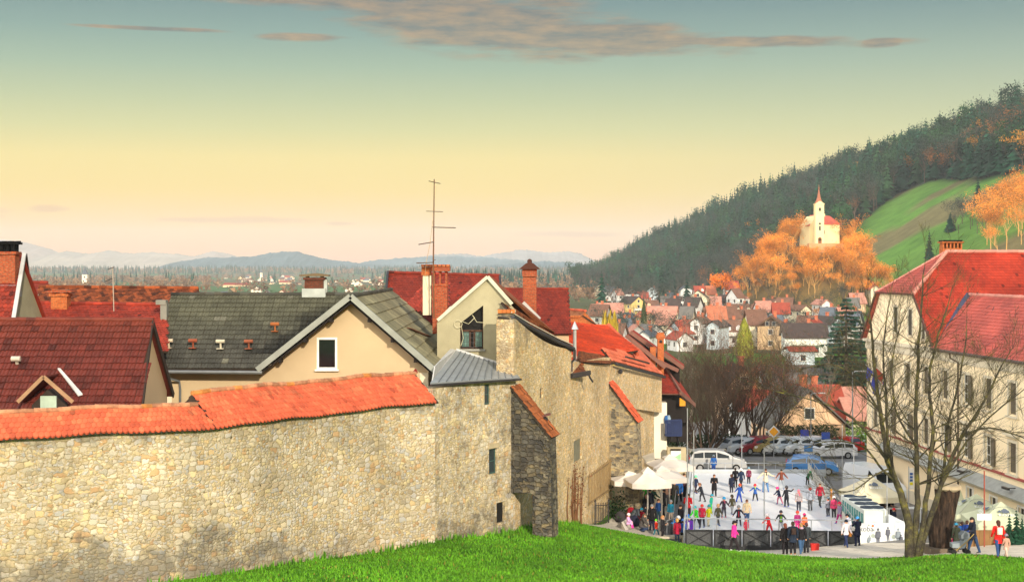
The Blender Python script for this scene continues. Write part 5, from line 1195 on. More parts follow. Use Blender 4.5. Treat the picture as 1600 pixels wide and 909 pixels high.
# ------------------------------------------------------------------ village and far landscape
def mlist(*c): return [lin(x) for x in c]
vw = {k: M('village_wall_'+k, lin(v), .9, .5, .08) for k, v in dict(white='DCDCD8', cream='DDD2B4', yellow='D8BE78', peach='DCB894', grey='B0B0AC', blue='BCCAD0', tan='B89C78').items()}
vr = {k: M('village_roof_'+k, lin(v), .85, .9, .22, fine=.16, bs=3) for k, v in dict(brown='705040', red='93402E', orange='B0684A', pink='B07C6A', grey='66635E', dark='453A36', slate='59616A').items()}
vwood = M('village_dark_wood', lin('3E2C22'), .9); vgl = M('village_window_glass', (.03,.035,.045), .2, spec=.5); vtr = M('village_white_trim', lin('E0DCD0'), .7)
def village_house(px, pyb, wpx, d, wall, roof, label, rot=0.0, storeys=2, depth=9.0, pitch=.75, gable=True, cat='house', chim=None, balcony=False, dormers=0, woodgable=False, shed=None, eave_h=None, cars=None, group='houses of the village', nwin=3):
 """gable=True: the gable end faces the camera; otherwise the long side does. pyb: photo row of its foot"""
 x = X(px, d); g = gmesh(x, d); wdt = wpx*d/F; h = eave_h or (2.7*storeys+.2)
 o = thing('village_house', label, cat, (x, d, g-.4), rot, group)
 H = h+.4; hw = wdt/2; hd = depth/2; mb = MB(); e = .55
 if gable: rise = hw*pitch; body = [(-hw,-hd,0),(hw,-hd,0),(hw,-hd,H),(0,-hd,H+rise),(-hw,-hd,H)]; mb.prism(body, (0,0,0), (0,depth,0))
 else: rise = hd*pitch; body = [(-hw,-hd,0),(-hw,hd,0),(-hw,hd,H),(-hw,0,H+rise),(-hw,-hd,H)]; mb.prism(body, (0,0,0), (wdt,0,0))
 mb.build('wall', vw[wall], o, local=True)
 rb = MB()
 if gable:
  for s in (-1, 1):
   a = (s*(hw+e), -hd-e, H-e*pitch+.12); b = (0, -hd-e, H+rise+.14); rb.prism([a, b, (0, hd+e, b[2]), (s*(hw+e), hd+e, a[2])], (0,0,-.02), (0,0,.16))
 else:
  for s in (-1, 1):
   a = (-hw-e, s*(hd+e), H-e*pitch+.12); b = (-hw-e, 0, H+rise+.14); rb.prism([a, b, (hw+e, 0, b[2]), (hw+e, s*(hd+e), a[2])], (0,0,-.02), (0,0,.16))
 ro = rb.build('roof', vr[roof], o, local=True)
 if woodgable and gable:
  w_ = MB(); w_.prism([(-hw+.15,-hd-.06,H+.1),(hw-.15,-hd-.06,H+.1),(0,-hd-.06,H+rise-.15)], (0,0,0), (0,.05,0)); w_.build('gable_boards', vwood, o, local=True)
 def win(x_, z_, w_=1.0, h_=1.15, side='f'):
  m = MB();
  if side == 'f': m.box(x_, -hd-.02, z_, w_+.2, .08, h_+.2)
  else: m.box(side*(hw+.02), x_, z_, .08, w_+.2, h_+.2)
  f = m.build('window', vtr, o, local=True); m = MB()
  if side == 'f': m.box(x_, -hd-.05, z_, w_, .07, h_)
  else: m.box(side*(hw+.05), x_, z_, .07, w_, h_)
  m.build('pane', vgl, f, local=True)
 n = max(1, int(wdt/ (13/ max(1,nwin)))) if nwin else 0; n = min(n, nwin+1)
 for st in range(storeys):
  for i in range(n): win(mix(-hw, hw, (i+.5)/n), .4+1.6+2.7*st)
 if gable and not woodgable and rise > 2.2: win(0, H+rise*.35, .9, 1.0)
 if woodgable: win(-.8, H+rise*.3, .8, .9); win(.8, H+rise*.3, .8, .9)
 sd = 1 if x < 0 else -1
 for i in range(2): win(mix(-hd, hd, (i+.5)/2), .4+1.6+2.7*(storeys-1), 1.0, 1.1, -1)
 if chim is None: chim = 1
 if chim:
  m = MB(); cxx = wdt*.12; m.box(cxx, (.8 if gable else .6), H+rise+.2, .7, .6, 2.0); m.box(cxx, (.8 if gable else .6), H+rise+1.2, .85, .75, .15); m.build('chimney', M('village_chimney', lin('B5684A'), .9), ro, local=True)
 if balcony:
  m = MB(); z_ = .4+2.75; m.box(0, -hd-.6, z_, wdt*.8, 1.2, .12); m.box(0, -hd-1.17, z_+.5, wdt*.8, .06, .85); m.box(-wdt*.4+.06, -hd-.9, z_/2, .18, .18, z_); m.box(wdt*.4-.06, -hd-.9, z_/2, .18, .18, z_); m.build('balcony', vtr if balcony == 1 else vwood, o, local=True)
 for i in range(dormers):
  m = MB(); xx = mix(-hw, hw, (i+.5)/dormers); zz = H+rise*.45; m.prism([(xx-.7,-hd*.75,zz-.5),(xx+.7,-hd*.75,zz-.5),(xx+.7,-hd*.75,zz+.4),(xx,-hd*.75,zz+.9),(xx-.7,-hd*.75,zz+.4)], (0,0,0), (0,hd*.6,0)); m.build('dormer', vw[wall], ro, local=True)
 if shed:
  m = MB(); m.box(shed*(hw+1.8), -hd*.3, 1.5, 3.6, 5, 3.0); m.build('annexe', vw[wall], o, local=True); m = MB(); m.box(shed*(hw+1.8), -hd*.3, 3.1, 4.2, 5.6, .2); m.build('annexe_roof', vr['dark'], o, local=True)
 return o
def foot(px, py):
 p = onpx(px, py, 150, 1500); return p.y
VH = [
 (1020,452,16,'blue','slate','pale house standing alone on the wooded slope above the village',dict(gable=True,storeys=2,rot=-.2,d=880)),
 (975,462,36,'white','slate','wide grey-roofed hall at the foot of the forest',dict(gable=False,storeys=1,nwin=4,chim=0)),
 (936,462,12,'cream','slate','tiny cream house at the far left of the village',dict(gable=True)),
 (948,470,14,'white','slate','tiny white house with slate roof beside the bare trees',dict(gable=False)),
 (985,476,22,'white','dark','half-timbered house with dark gable and red side roof',dict(gable=True,woodgable=True,rot=.15,balcony=2)),
 (1003,474,18,'cream','red','house with a plain dark red roof behind the half-timbered one',dict(gable=False,storeys=1)),
 (954,500,36,'grey','pink','long low grey house with dull pink roof at the village left',dict(gable=False,storeys=1,nwin=2,chim=0)),
 (988,495,26,'yellow','dark','bright yellow house with a dark hipped look roof',dict(gable=True,rot=.5,balcony=1)),
 (1013,493,28,'peach','brown','peach house with brown roof behind the ivy tree',dict(gable=False,storeys=1,dormers=1)),
 (1058,493,20,'white','dark','tall white gable house with dark roof and balcony',dict(gable=True,rot=.25,woodgable=True,balcony=1,storeys=2)),
 (1071,470,18,'white','slate','white house on the slope behind the tall white gable',dict(gable=True)),
 (1096,468,22,'white','red','house with deep red roof left of the orange tree',dict(gable=False,dormers=1,storeys=1)),
 (1091,487,28,'cream','dark','cream gable house with two upper windows and long balcony',dict(gable=True,rot=-.15,balcony=2,storeys=2)),
 (1110,470,12,'peach','orange','small peach house right under the orange tree',dict(gable=False,storeys=1)),
 (1035,520,44,'cream','pink','white-walled house with large salmon roof and orange chimney at mid village',dict(gable=False,rot=-.3,storeys=1,depth=10,pitch=1.0)),
 (1015,517,18,'white','dark','dark-gabled wing left of the salmon-roofed house',dict(gable=True,woodgable=True,rot=-.3,storeys=1)),
 (984,520,18,'white','dark','white house with dark gable left of the ruined brick wall',dict(gable=True,rot=.6,storeys=1)),
 (1008,524,16,'tan','orange','narrow brick-coloured house with orange roof by the ivy tree',dict(gable=True,storeys=2,rot=.2)),
 (1090,518,28,'cream','orange','cream house with dark triangular gable and orange slope',dict(gable=True,woodgable=True,rot=.35,balcony=1,storeys=1)),
 (1074,518,12,'tan','brown','small tan shed left of the cream house with triangular gable',dict(gable=False,storeys=1,depth=5)),
 (1118,530,26,'blue','orange','pale blue walled house under a tan-orange roof',dict(gable=False,storeys=2,depth=9)),
 (1143,540,34,'white','brown','white house with brown roof and glazed porch left of the golden conifer',dict(gable=False,storeys=1,dormers=2,balcony=1)),
 (1180,540,26,'cream','brown','cream house with tall brown roof right of the golden conifer',dict(gable=False,storeys=2,dormers=0)),
 (1160,505,30,'cream','brown','long brown-roofed house with skylights above the golden conifer',dict(gable=False,storeys=1,dormers=2)),
 (1206,545,40,'tan','brown','brown timber-gabled farmhouse with row of windows',dict(gable=True,woodgable=True,rot=-.25,storeys=2)),
 (1256,556,64,'white','dark','broad white house with dark roof and balcony in front of the farmhouse',dict(gable=False,rot=-.1,eave_h=4.4,storeys=1,balcony=1,depth=9,pitch=.6)),
 (1276,527,30,'white','pink','house with dark gable and sunlit pink roof left of the tall spruce',dict(gable=True,rot=-.4,storeys=1,woodgable=True)),
 (1250,570,36,'blue','red','low pale garage with flat red roof edge',dict(gable=False,storeys=1,depth=6,pitch=.2,chim=0,nwin=1)),
 (1300,517,18,'cream','orange','small orange-roofed house partly behind the tall spruce',dict(gable=False,storeys=1)),
 (1338,488,20,'peach','pink','small pinkish house on the slope right of the knoll trees',dict(gable=False,storeys=1)),
 (1363,478,14,'cream','orange','small cream house just left of the hipped roof corner',dict(gable=True,storeys=2)),
 (1142,462,20,'grey','red','red-roofed shed half hidden right of the orange tree',dict(gable=False,storeys=1,chim=0)),
 (1566,372,34,'grey','brown','grey-brown house among orange trees above the big red roof',dict(gable=True,storeys=2,d=470)),
]
for (px, py, w_, wl, rf, lb, k) in VH:
 d = k.pop('d', None) or foot(px, py); village_house(px, py, w_, d, wl, rf, lb, **k)
boxes = [(v_[0], v_[1]) for v_ in VH]; rgf = random.Random(91); nf = 0
while nf < 52:
 px, py = rgf.uniform(930, 1345), rgf.uniform(462, 548)
 if py < 500 and px > 1150: continue
 if abs(px-1163) < 20 and py > 515: continue
 if any(abs(px-a_) < 15 and abs(py-b_) < 8 for a_, b_ in boxes): continue
 boxes.append((px, py)); nf += 1; wl = rgf.choice(['white','white','cream','grey','blue','white']); rf = rgf.choice(['brown','slate','grey','dark','red','pink'])
 village_house(px, py, rgf.uniform(13, 24)*(py-400)/110, foot(px, py), wl, rf, 'small plain house packed among the other village roofs', gable=rgf.random() < .5, rot=rgf.uniform(-.5,.5), storeys=rgf.choice([1,2]), depth=8, nwin=2, group='small houses between the village houses')
def near_house(px0, px1, ytop, yeave, d, wall, roof, label, gable, depth=9, **k):
 w_ = px1-px0; x = X((px0+px1)/2, d); g = gmesh(x, d); df = d-depth/2; ze = Z(yeave, df); zt = Z(ytop, df if gable else d); rise = max(.8, zt-ze); hw = w_*d/F/2; hd = depth/2
 return village_house((px0+px1)/2, 0, w_, d, wall, roof, label, gable=gable, depth=depth, storeys=1, group=None, eave_h=max(1.2, ze-g), pitch=rise/(hw if gable else hd), **k)
near_house(1190,1300,612,664,145,'peach','grey','peach gable house with one tall window behind the car park',True,depth=10,nwin=1,rot=.05)
near_house(1188,1292,573,602,195,'grey','grey','long house with plain grey roof behind the peach gable',False,depth=10,chim=0)
near_house(1126,1180,577,606,178,'peach','dark','dark-roofed house with a cream gable seen through the bare shrub',True,depth=10)
near_house(1222,1306,604,652,168,'peach','red','house with a plain orange-red roof and small chimney behind the peach gable',False,depth=10)
near_house(1146,1200,612,640,160,'white','red','red-roofed house with tall red chimney behind the bare shrub',False,depth=7)
near_house(1294,1345,607,636,176,'cream','pink','low house with dusky pink roof left of the flags',False,depth=8,chim=0)
near_house(1318,1362,624,655,164,'cream','pink','pinkish roof standing just left of the large cream building',False,depth=8,chim=0)
for k, (px, py, h_) in enumerate(((1166,478,4.6),(1211,503,4.9),(1210,503,0),(1150,470,4.0))):
 if not h_: continue
 p = onpx(px, py+4, 300, 1000); s = thing('wayside_shrine', ['small white shrine on the slope left of the golden knoll trees','small white shrine with peaked top nearest the houses','','small pale shrine beside the grey rock wall'][k], 'shrine', (p.x, p.y, p.z))
 mb = MB(); mb.box2((p.x-1.1,p.y-.9,p.z-.5),(p.x+1.1,p.y+.9,p.z+h_-1)); mb.build('wall', vw['white'], s); mb = MB(); mb.box2((p.x-.45,p.y-.95,p.z+1.2),(p.x+.45,p.y-.88,p.z+h_-1.6)); mb.build('niche', vgl, s)
 mb = MB(); mb.prism([(p.x-1.4,p.y-1.1,p.z+h_-1),(p.x+1.4,p.y-1.1,p.z+h_-1),(p.x,p.y-1.1,p.z+h_)], (0,0,0), (0,2.2,0)); mb.build('roof', vr['pink'], s)
cx_, cy_ = X(1284,538), 538; cz = gmesh(cx_, cy_)-.2; Kx = lambda px: X(px, 534); Kz = lambda py: Z(py, 534)
K = thing('chapel', 'small white chapel with slim steeple and red roof on the wooded knoll', 'chapel', (cx_, cy_, cz))
cw_ = M('chapel_lime_wash', lin('EAD9A4'), .9, .3, .05)
zb = Kz(392); mb = MB(); zev = Kz(350)
mb.prism([(Kx(1284),530,zb),(Kx(1310),532,zb),(Kx(1310),532,zev),(Kx(1284),530,zev)], (0,0,0), (-2.5,14,0)); mb.prism([(Kx(1262),530,zb),(Kx(1284),529.9,zb),(Kx(1284),529.9,zev),(Kx(1273),529.9,Kz(337)),(Kx(1262),530,Kz(352))], (0,0,0), (-1,14,0)); mb.build('wall', cw_, K)
mb = MB(); mb.prism([(Kx(1283),529.4,zev-.1),(Kx(1311.5),531.6,zev-.1),(Kx(1302),540,Kz(337)),(Kx(1277),537,Kz(335))], (0,0,-.15), (0,0,.1)); mb.prism([(Kx(1261),529.4,Kz(353)),(Kx(1277),537,Kz(335)),(Kx(1275),545,Kz(335)),(Kx(1259),545,Kz(353))], (0,0,-.15), (0,0,.1)); mb.prism([(Kx(1302),540,Kz(337)),(Kx(1311.5),531.6,zev-.1),(Kx(1308),548,zev-.1)], (0,0,-.1), (0,0,.1)); mb.build('roof', M('chapel_red_roof', lin('C25A48'), .8, .8, .1), K)
tw0, tw1 = Kx(1267.5), Kx(1280.5); mb = MB(); mb.box2((tw0,526.2,zb),(tw1,529.6,Kz(320))); mb.box2((tw0-.12,526.05,Kz(333)),(tw1+.12,529.7,Kz(332))); mb.box2((tw0-.2,526,Kz(321)),(tw1+.2,529.8,Kz(320)))
for s in (0, 1):
 mb.prism([(tw0-.2,526+s*3.8,Kz(320)),(tw1+.2,526+s*3.8,Kz(320)),((tw0+tw1)/2,526+s*3.8,Kz(315.5))], (0,0,0), (0,.0001+.2*(1-2*s),0))
to = mb.build('tower', cw_, K)
mb = MB(); tcx = (tw0+tw1)/2; mb.lathe([(1.7,Kz(319.5)),(1.0,Kz(314)),(.62,Kz(309)),(.3,Kz(301)),(.12,Kz(297)),(.30,Kz(295.5)),(.10,Kz(294)),(.06,Kz(290))], tcx, 527.9, 8); mb.build('spire', M('copper_brown_spire', lin('A0644A'), .6), to)
mb = MB(); mb.box2((tcx-.42,526.1,Kz(331)),(tcx+.42,526.16,Kz(326))); mb.box2((tcx-.3,526.1,Kz(361)),(tcx+.3,526.16,Kz(354))); mb.tube([(tcx,526.16,Kz(350.5)),(tcx,526.08,Kz(350.5))], .42, 10); mb.build('tower_window', vgl, to)
mb = MB(); mb.box2((tcx-.65,526.05,zb),(tcx+.65,526.16,Kz(374))); mb.tube([(tcx,526.16,Kz(374)),(tcx,526.05,Kz(374))], .65, 10); mb.build('door', M('chapel_door', lin('8A5A38'), .8), to)
mb = MB(); mb.box2((Kx(1283),529.78,Kz(366)),(Kx(1284.8),529.9,Kz(360))); mb.build('window', vgl, K)
mb = MB(); mb.box2((Kx(1296)-.08,531.0,zb),(Kx(1296)+.08,531.1,Kz(372))); mb.box2((Kx(1296)-.5,531.0,Kz(376)-.08),(Kx(1296)+.5,531.1,Kz(376)+.08)); mb.build('cross', vwood, K)
mb = MB(); mb.lathe([(.35,Kz(341)),(.35,Kz(338)),(.1,Kz(336.5)),(.3,Kz(335)),(.05,Kz(333))], Kx(1292), 538, 8); mb.build('ridge_lantern', cw_, K)
tr_ = MB(); tr_.prism([(Kx(1257),526,Kz(400)),(Kx(1297),526,Kz(402)),(Kx(1297),526,Kz(380.5)),(Kx(1257),526,Kz(381))], (0,0,0), (0,3,0)); tr_.prism([(Kx(1297),526,Kz(403)),(Kx(1318),528,Kz(400)),(Kx(1311),528,Kz(381)),(Kx(1297),526,Kz(381))], (0,0,0), (0,4,0)); o_ = tr_.build('retaining_wall', M('chapel_terrace_wall', lin('C9956A'), .9, .6, .15)); tag(o_, 'sunlit stone terrace wall directly under the chapel', 'wall')
def mountain(name, label, d, prof, base, colr, depth=900, seed=0):
 mb = MB(); n = 140; P = []
 xs = np.linspace(prof[0][0], prof[-1][0], n); pys = np.interp(xs, [p[0] for p in prof], [p[1] for p in prof])
 rg = np.random.RandomState(seed); J = 9
 for j in range(J):
  f_ = j/(J-1); k = math.sin(f_*math.pi*.5) if f_ < .75 else math.sin(.75*math.pi*.5)+ .08
  row = []
  for i, (px, py) in enumerate(zip(xs, pys)):
   dd = d+depth*(f_-.8); top = Z(py, d); z0 = base; kk = min(1.0, (f_/.8)) if f_ <= .8 else 1-(f_-.8)*2
   e = sm(0, 1, kk)
   z = mix(z0, top, e) + (vnoise(px*.11+j*1.7, j*2.1, 1.0, seed)*14*(1-kk)*kk*3 if f_ < .8 else 0) + (rg.uniform(-1.5, 2.5) if f_ >= .7 else 0)
   row.append(((px-800)/F*d, dd+vnoise(px, seed, .05, 2)*60*(1-kk), z))
  P.append(row)
 for j in range(J-1):
  for i in range(n-1): mb.poly([P[j][i], P[j][i+1], P[j+1][i+1], P[j+1][i]])
 o = mb.build(name, M('wooded_mountain_'+colr, lin(colr), .95, .006, .3), smooth=True); tag(o, kind='structure'); return o  # part of the distance haze is put into each ridge's base colour
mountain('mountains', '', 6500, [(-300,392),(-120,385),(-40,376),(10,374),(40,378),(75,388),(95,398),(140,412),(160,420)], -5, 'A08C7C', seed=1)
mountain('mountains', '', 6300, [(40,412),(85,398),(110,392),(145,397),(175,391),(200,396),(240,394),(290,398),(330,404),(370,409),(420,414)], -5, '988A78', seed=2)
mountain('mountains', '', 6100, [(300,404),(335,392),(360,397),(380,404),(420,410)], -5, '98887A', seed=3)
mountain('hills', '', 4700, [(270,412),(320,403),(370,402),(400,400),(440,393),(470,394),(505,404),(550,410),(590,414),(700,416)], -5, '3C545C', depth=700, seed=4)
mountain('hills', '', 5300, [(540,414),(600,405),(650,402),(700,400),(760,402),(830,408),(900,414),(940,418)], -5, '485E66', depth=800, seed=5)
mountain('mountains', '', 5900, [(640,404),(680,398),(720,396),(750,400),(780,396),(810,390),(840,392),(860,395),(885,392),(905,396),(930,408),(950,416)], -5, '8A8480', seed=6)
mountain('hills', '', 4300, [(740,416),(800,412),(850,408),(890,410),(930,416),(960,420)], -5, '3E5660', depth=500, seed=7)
far_w = [M('far_wall_sunlit', lin('F0E0C8'), .9), M('far_wall_warm', lin('E6C9A0'), .9)]; far_r = [vr['brown'], vr['red'], vr['grey'], vr['slate']]
def far_house(px, py, wpx, d, gi, label, grp, tall=1.0, roof=None, wl=0):
 p_ = V(X(px, d), d, gmesh(X(px, d), d)); w_ = wpx*d/F; h = w_*.42*tall; dp = w_*.7
 o = thing('far_house', label, 'house', tuple(p_), 0, grp); mb = MB(); mb.prism([(-w_/2,0,0),(w_/2,0,0),(w_/2,0,h),(0,0,h*1.7),(-w_/2,0,h)] if gi else [(-w_/2,0,0),(w_/2,0,0),(w_/2,0,h),(-w_/2,0,h)], (0,0,-1), (0,dp,-1)); mb.build('wall', far_w[wl], o, local=True)
 mb = MB()
 if gi:
  for s in (-1, 1): mb.prism([(s*(w_/2+.4),-.4,h-.3),(0,-.4,h*1.7+.1),(0,dp,h*1.7+.1),(s*(w_/2+.4),dp,h-.3)], (0,0,-1), (0,0,-.7))
 else: mb.prism([(-w_/2-.4,-.4,h-.1),(w_/2+.4,-.4,h-.1),(w_/2,dp*.5,h*1.7),(-w_/2,dp*.5,h*1.7)], (0,0,-1), (0,0,-.7)); mb.prism([(-w_/2,dp*.5,h*1.7),(w_/2,dp*.5,h*1.7),(w_/2,dp,h),(-w_/2,dp,h)], (0,0,-1), (0,0,-.7))
 mb.build('roof', roof or far_r[rng.randrange(4)], o, local=True)
 for i in range(2):
  mb = MB(); mb.box(mix(-w_/2, w_/2, (i+1)/3), -.05, h*.45-1, w_*.12, .1, h*.3); mb.build('window', vgl, o, local=True)
def yd(py, z=-3.0): return (HC-z)*F/(py-YH)
for i in range(62):      # sunlit far town on the plain
 px = rng.gauss(430, 48) if i < 46 else rng.uniform(545, 600); py = rng.uniform(431.0, 438.5)
 far_house(px, py, rng.uniform(3.5, 8), yd(py, 2), rng.random() < .5, 'pale sunlit house of the far town across the plain', 'houses of the far town', 1.2, wl=i % 2)
for px, py in ((416,463),(440,462),(400,458),(424,470),(545,456),(575,464),(560,447),(530,470),(598,452),(548,468),(600,468),(350,462),(378,468)):
 far_house(px, py, rng.uniform(10, 16), yd(py, -3), rng.random() < .6, 'hazy house among fields just beyond the slate roof', 'hazy houses in the near fields', 1.1)
far_house(445,440,18,1900,0,'long low barn with dull red roof on the far left fields','barns on the plain',.5,vr['red'],1)
far_house(368,447,40,1500,0,'very long red-roofed barn above the slate roof ridge','barns on the plain',.25,vr['red'],1)
far_house(395,459,22,950,0,'grey warehouse with a pale roof above the slate ridge','barns on the plain',.35,vr['slate'],0)
for i in range(46):
 px = rng.uniform(925, 1010); py = rng.uniform(455, 482);
 if px > 975 and py > 466: continue
 far_house(px, py, rng.uniform(5, 9), foot(px, py), rng.random() < .5, 'small hazy house at the far end of the village', 'houses at the village end', 1.2)
def steeple(px, pyb, pyt, d, label, wpx):
 x = X(px, d); zb = gmesh(x, d); w_ = wpx*d/F; zt = Z(pyt, d); s = thing('church_steeple', label, 'church', (x, d, zb)); mb = MB(); zm = mix(zb, zt, .62); mb.box2((x-w_/2,d,zb),(x+w_/2,d+w_,zm)); mb.build('tower', far_w[0], s)
 mb = MB(); mb.lathe([(w_*.75,zm),(w_*.55,mix(zm,zt,.2)),(w_*.38,mix(zm,zt,.3)),(w_*.42,mix(zm,zt,.4)),(w_*.1,mix(zm,zt,.6)),(.05,zt)], x, d+w_/2, 8); mb.build('spire', vr['slate'], s)
 mb = MB(); mb.box2((x-w_*.14,d-.06,mix(zb,zm,.72)),(x+w_*.14,d-.01,mix(zb,zm,.86))); mb.build('belfry_window', vgl, s)
steeple(132,445,416,1500,'hazy church steeple with dark onion top among the far left trees',8)
steeple(408,436,419.5,2600,'small pale steeple rising above the far sunlit town',3.4)
steeple(898,427,417,2900,'tiny white steeple in the hazy woods right of the mountains',2.6)
# ------------------------------------------------------------------ trees
def mesh_of(mb, mats, smooth=False):
 o = mb.build('tmp', mats, None, smooth, True); me = o.data; bpy.data.objects.remove(o); return me
leafm = lambda n, h, nv=.3: M(n, lin(h), .9, .4, nv, attr=True, orand=True)
bark = M('grey_brown_bark', lin('5E5044'), .95, 2, .25, .5, 10); bark_d = M('dark_bark', lin('3A3028'), .95)
conm = leafm('conifer_needles', '17402C'); conm2 = leafm('conifer_needles_green', '284A28'); brn = leafm('bare_twig_haze', '38443C'); gold = leafm('golden_twigs', 'F0983A', .25); rust = leafm('russet_twigs', '8A5A34')
def conifer_mesh(seed, h=20, r=3.6, tiers=11, mats=None, per=9):
 rg = random.Random(seed); mb = MB(); mb.tube([(0,0,-1),(0,0,h*.5),(0,0,h*.96)], [.28,.18,.03], 5, 1)
 for t in range(tiers):
  f_ = t/(tiers-1); z = mix(h*.12, h*.97, f_); rr = r*(1-f_)**.85+.15; n = max(4, int(per*(1-.45*f_)))
  for k in range(n):
   a = 6.283*(k+rg.random()*.8)/n+t; L = rr*rg.uniform(.65, 1.2); w_ = L*.42+.12; z0 = z+rg.uniform(-.4, .5); dr = L*rg.uniform(.25, .55)
   ca, sa = math.cos(a), math.sin(a); c = (rg.uniform(.6, 1.35),)*3
   tip = (ca*L, sa*L, z0-dr); l = (ca*L*.55-sa*w_, sa*L*.55+ca*w_, z0-dr*.55-.25); r_ = (ca*L*.55+sa*w_, sa*L*.55-ca*w_, z0-dr*.55-.25); top = (0, 0, z0+rr*.35+.25)
   m_ = (ca*L*.6, sa*L*.6, z0-dr*.35+.15)
   mb.poly([top, l, m_], 0, c); mb.poly([top, m_, r_], 0, c); mb.poly([m_, l, tip], 0, c); mb.poly([m_, tip, r_], 0, c)
   mb.poly([l, (0,0,z0-.5), r_, tip], 0, tuple(q*.7 for q in c))
 return mesh_of(mb, mats or [conm, bark_d])
def branchy(mb, p, d, L, r, dep, rg, out, seg=4, spread=.6, up=.15, nchild=(2,4), curl=.18, sides=5, minr=.012, mat=0, tw=1.0):
 pts = [Vector(p)]; rad = [r]; dd = Vector(d).normalized()
 for i in range(seg):
  dd = (dd+Vector((rg.uniform(-1,1), rg.uniform(-1,1), rg.uniform(-.6,1)))*curl+Vector((0,0,up*.25))).normalized(); pts.append(pts[-1]+dd*L/seg); rad.append(max(minr*.5, r*(1-.62*(i+1)/seg)))
 mb.tube(pts, rad, max(3, sides), mat, cap=False)
 if dep <= 0: out.append((pts[-1].copy(), dd.copy(), L)); return
 n = rg.randint(*nchild)+1
 for k in range(n):
  f_ = rg.uniform(.35, 1.0) if k else 1.0; i = min(seg-1, int(f_*seg)); b = pts[i].lerp(pts[i+1], f_*seg-i) if i < seg else pts[-1]
  ax = Vector((rg.uniform(-1,1), rg.uniform(-1,1), rg.uniform(-.3,.5))).normalized(); nd = (dd+ax*spread*rg.uniform(.7,1.3)+Vector((0,0,up))).normalized()
  branchy(mb, b, nd, L*rg.uniform(.52,.78)*tw, mix(rad[i], rad[i+1], .5)*.68, dep-1, rg, out, max(2, seg-1), spread, up, nchild, curl, max(3, sides-1), minr, mat, tw)
def twig_cloud(mb, tips, rg, n, spread, size, mat, colf, up=.5):
 for (p, d, L) in tips:
  for k in range(n):
   q = p+Vector((rg.gauss(0,1), rg.gauss(0,1), rg.gauss(0,.8)))*spread; a = Vector((rg.uniform(-1,1), rg.uniform(-1,1), rg.uniform(-.3,1))).normalized()*size*rg.uniform(.6,1.5); b = a.cross(Vector((rg.uniform(-1,1),rg.uniform(-1,1),rg.uniform(-1,1)))).normalized()*size*rg.uniform(.25,.5)
   mb.poly([q-b, q+a, q+b], mat, colf(rg))
def decid_mesh(seed, h=17, mats=None, n=9, spread=.9, size=.75, trunk=.25, dep=2, lean=.0, colf=None, dense=1.0):
 rg = random.Random(seed); mb = MB(); tips = []
 mb.tube([(0,0,-1),(rg.uniform(-.2,.2),0,h*.25),(rg.uniform(-.4,.4),rg.uniform(-.4,.4),h*.42)], [trunk,trunk*.8,trunk*.6], 5, 1, cap=False)
 for k in range(rg.randint(4, 6)): branchy(mb, (0,0,h*rg.uniform(.22,.42)), Vector((rg.uniform(-1,1), rg.uniform(-1,1), 1.3)), h*.36, trunk*.5, dep, rg, tips, 3, .62, .25, (1,3), .14, 4, .03, 1)
 cf_ = colf or (lambda r_: (lambda k: (k, k, k))(r_.uniform(.55, 1.4)))
 twig_cloud(mb, tips, rg, int(n*dense), spread, size, 0, cf_)
 return mesh_of(mb, mats or [brn, bark])
con_m = [conifer_mesh(i, rg_h, rr) for i, (rg_h, rr) in enumerate(((21,4.4),(24,5.0),(18,4.2),(22,5.4)))]; con_m += [conifer_mesh(9, 20, 5.4, 9, [conm2, bark_d], 10), conifer_mesh(10, 23, 4.8, 12, [conm2, bark_d])]
con_m += [decid_mesh(50+i, 17+i, [conm if i % 2 else conm2, bark_d], 15, 1.25, .95) for i in range(3)]
dec_m = [decid_mesh(i+20, 17+i, None, 9, 1.0, .55) for i in range(4)]; rus_m = [decid_mesh(31, 16, [rust, bark], 9, 1.0, .7), decid_mesh(32, 15, [leafm('ochre_leaves', 'B07A2C'), bark], 12, 1.0, .7)]
gold_m = [decid_mesh(40+i, 13+i, [gold, M('pale_gold_bark', lin('C89A5C'), .9)], 9, .85, .42, .2, 3) for i in range(4)]
def plant(name, me, x, y, s, label, cat, group=None, rz=None, sz=None, z=None, kind=None):
 o = bpy.data.objects.new(name, me); col.objects.link(o); o.location = (x, y, (gmesh(x, y) if z is None else z)); o.rotation_euler = (0, 0, rng.uniform(0, 6.28) if rz is None else rz); o.scale = (s, s, sz or s); return tag(o, label, cat, group, kind)
cand = []
rg = random.Random(77); tries = 0
while len(cand) < 4300 and tries < 60000:
 tries += 1
 u = rg.uniform(.045, .46); f0 = float(np.interp(u, _U, _FD)); r0 = float(np.interp(u, _U, _RD)); y = mix(f0-35, r0+25, rg.random()**.85); x = u*y
 if float(meadow_mask(np.array(x), np.array(y))) > .3: continue
 px = 800+F*u
 rr = math.hypot(x-115.8, (y-540)/1.25)
 if rr < 40: continue
 if px > 1290 and y < np.interp(px, [1290,1330,1400,1450,1540,1620,1800], [700,740,800,765,680,625,600])-6: continue
 if y < f0+20 and rg.random() < .5: continue
 cand.append((x, y, u))
for e in range(140):   # skyline trees
 u = .055+.40*rg.random(); y = float(np.interp(u, _U, _RD))+rg.uniform(-25, 12); cand.append((u*y, y, u))
def kind_of(x, y, u):
 n_ = vnoise(x, y, .021, 8); s = (y-float(np.interp(u, _U, _FD)))/(float(np.interp(u, _U, _RD))-float(np.interp(u, _U, _FD)))
 pc = .74+.5*n_-(.34 if s < .25 else 0)+(.18 if u < .2 and s > .6 else 0)
 q = rg.random()
 if q < pc: return 'c'
 return 'r' if (rg.random() < (.20 if u > .26 else .03)) else 'd'
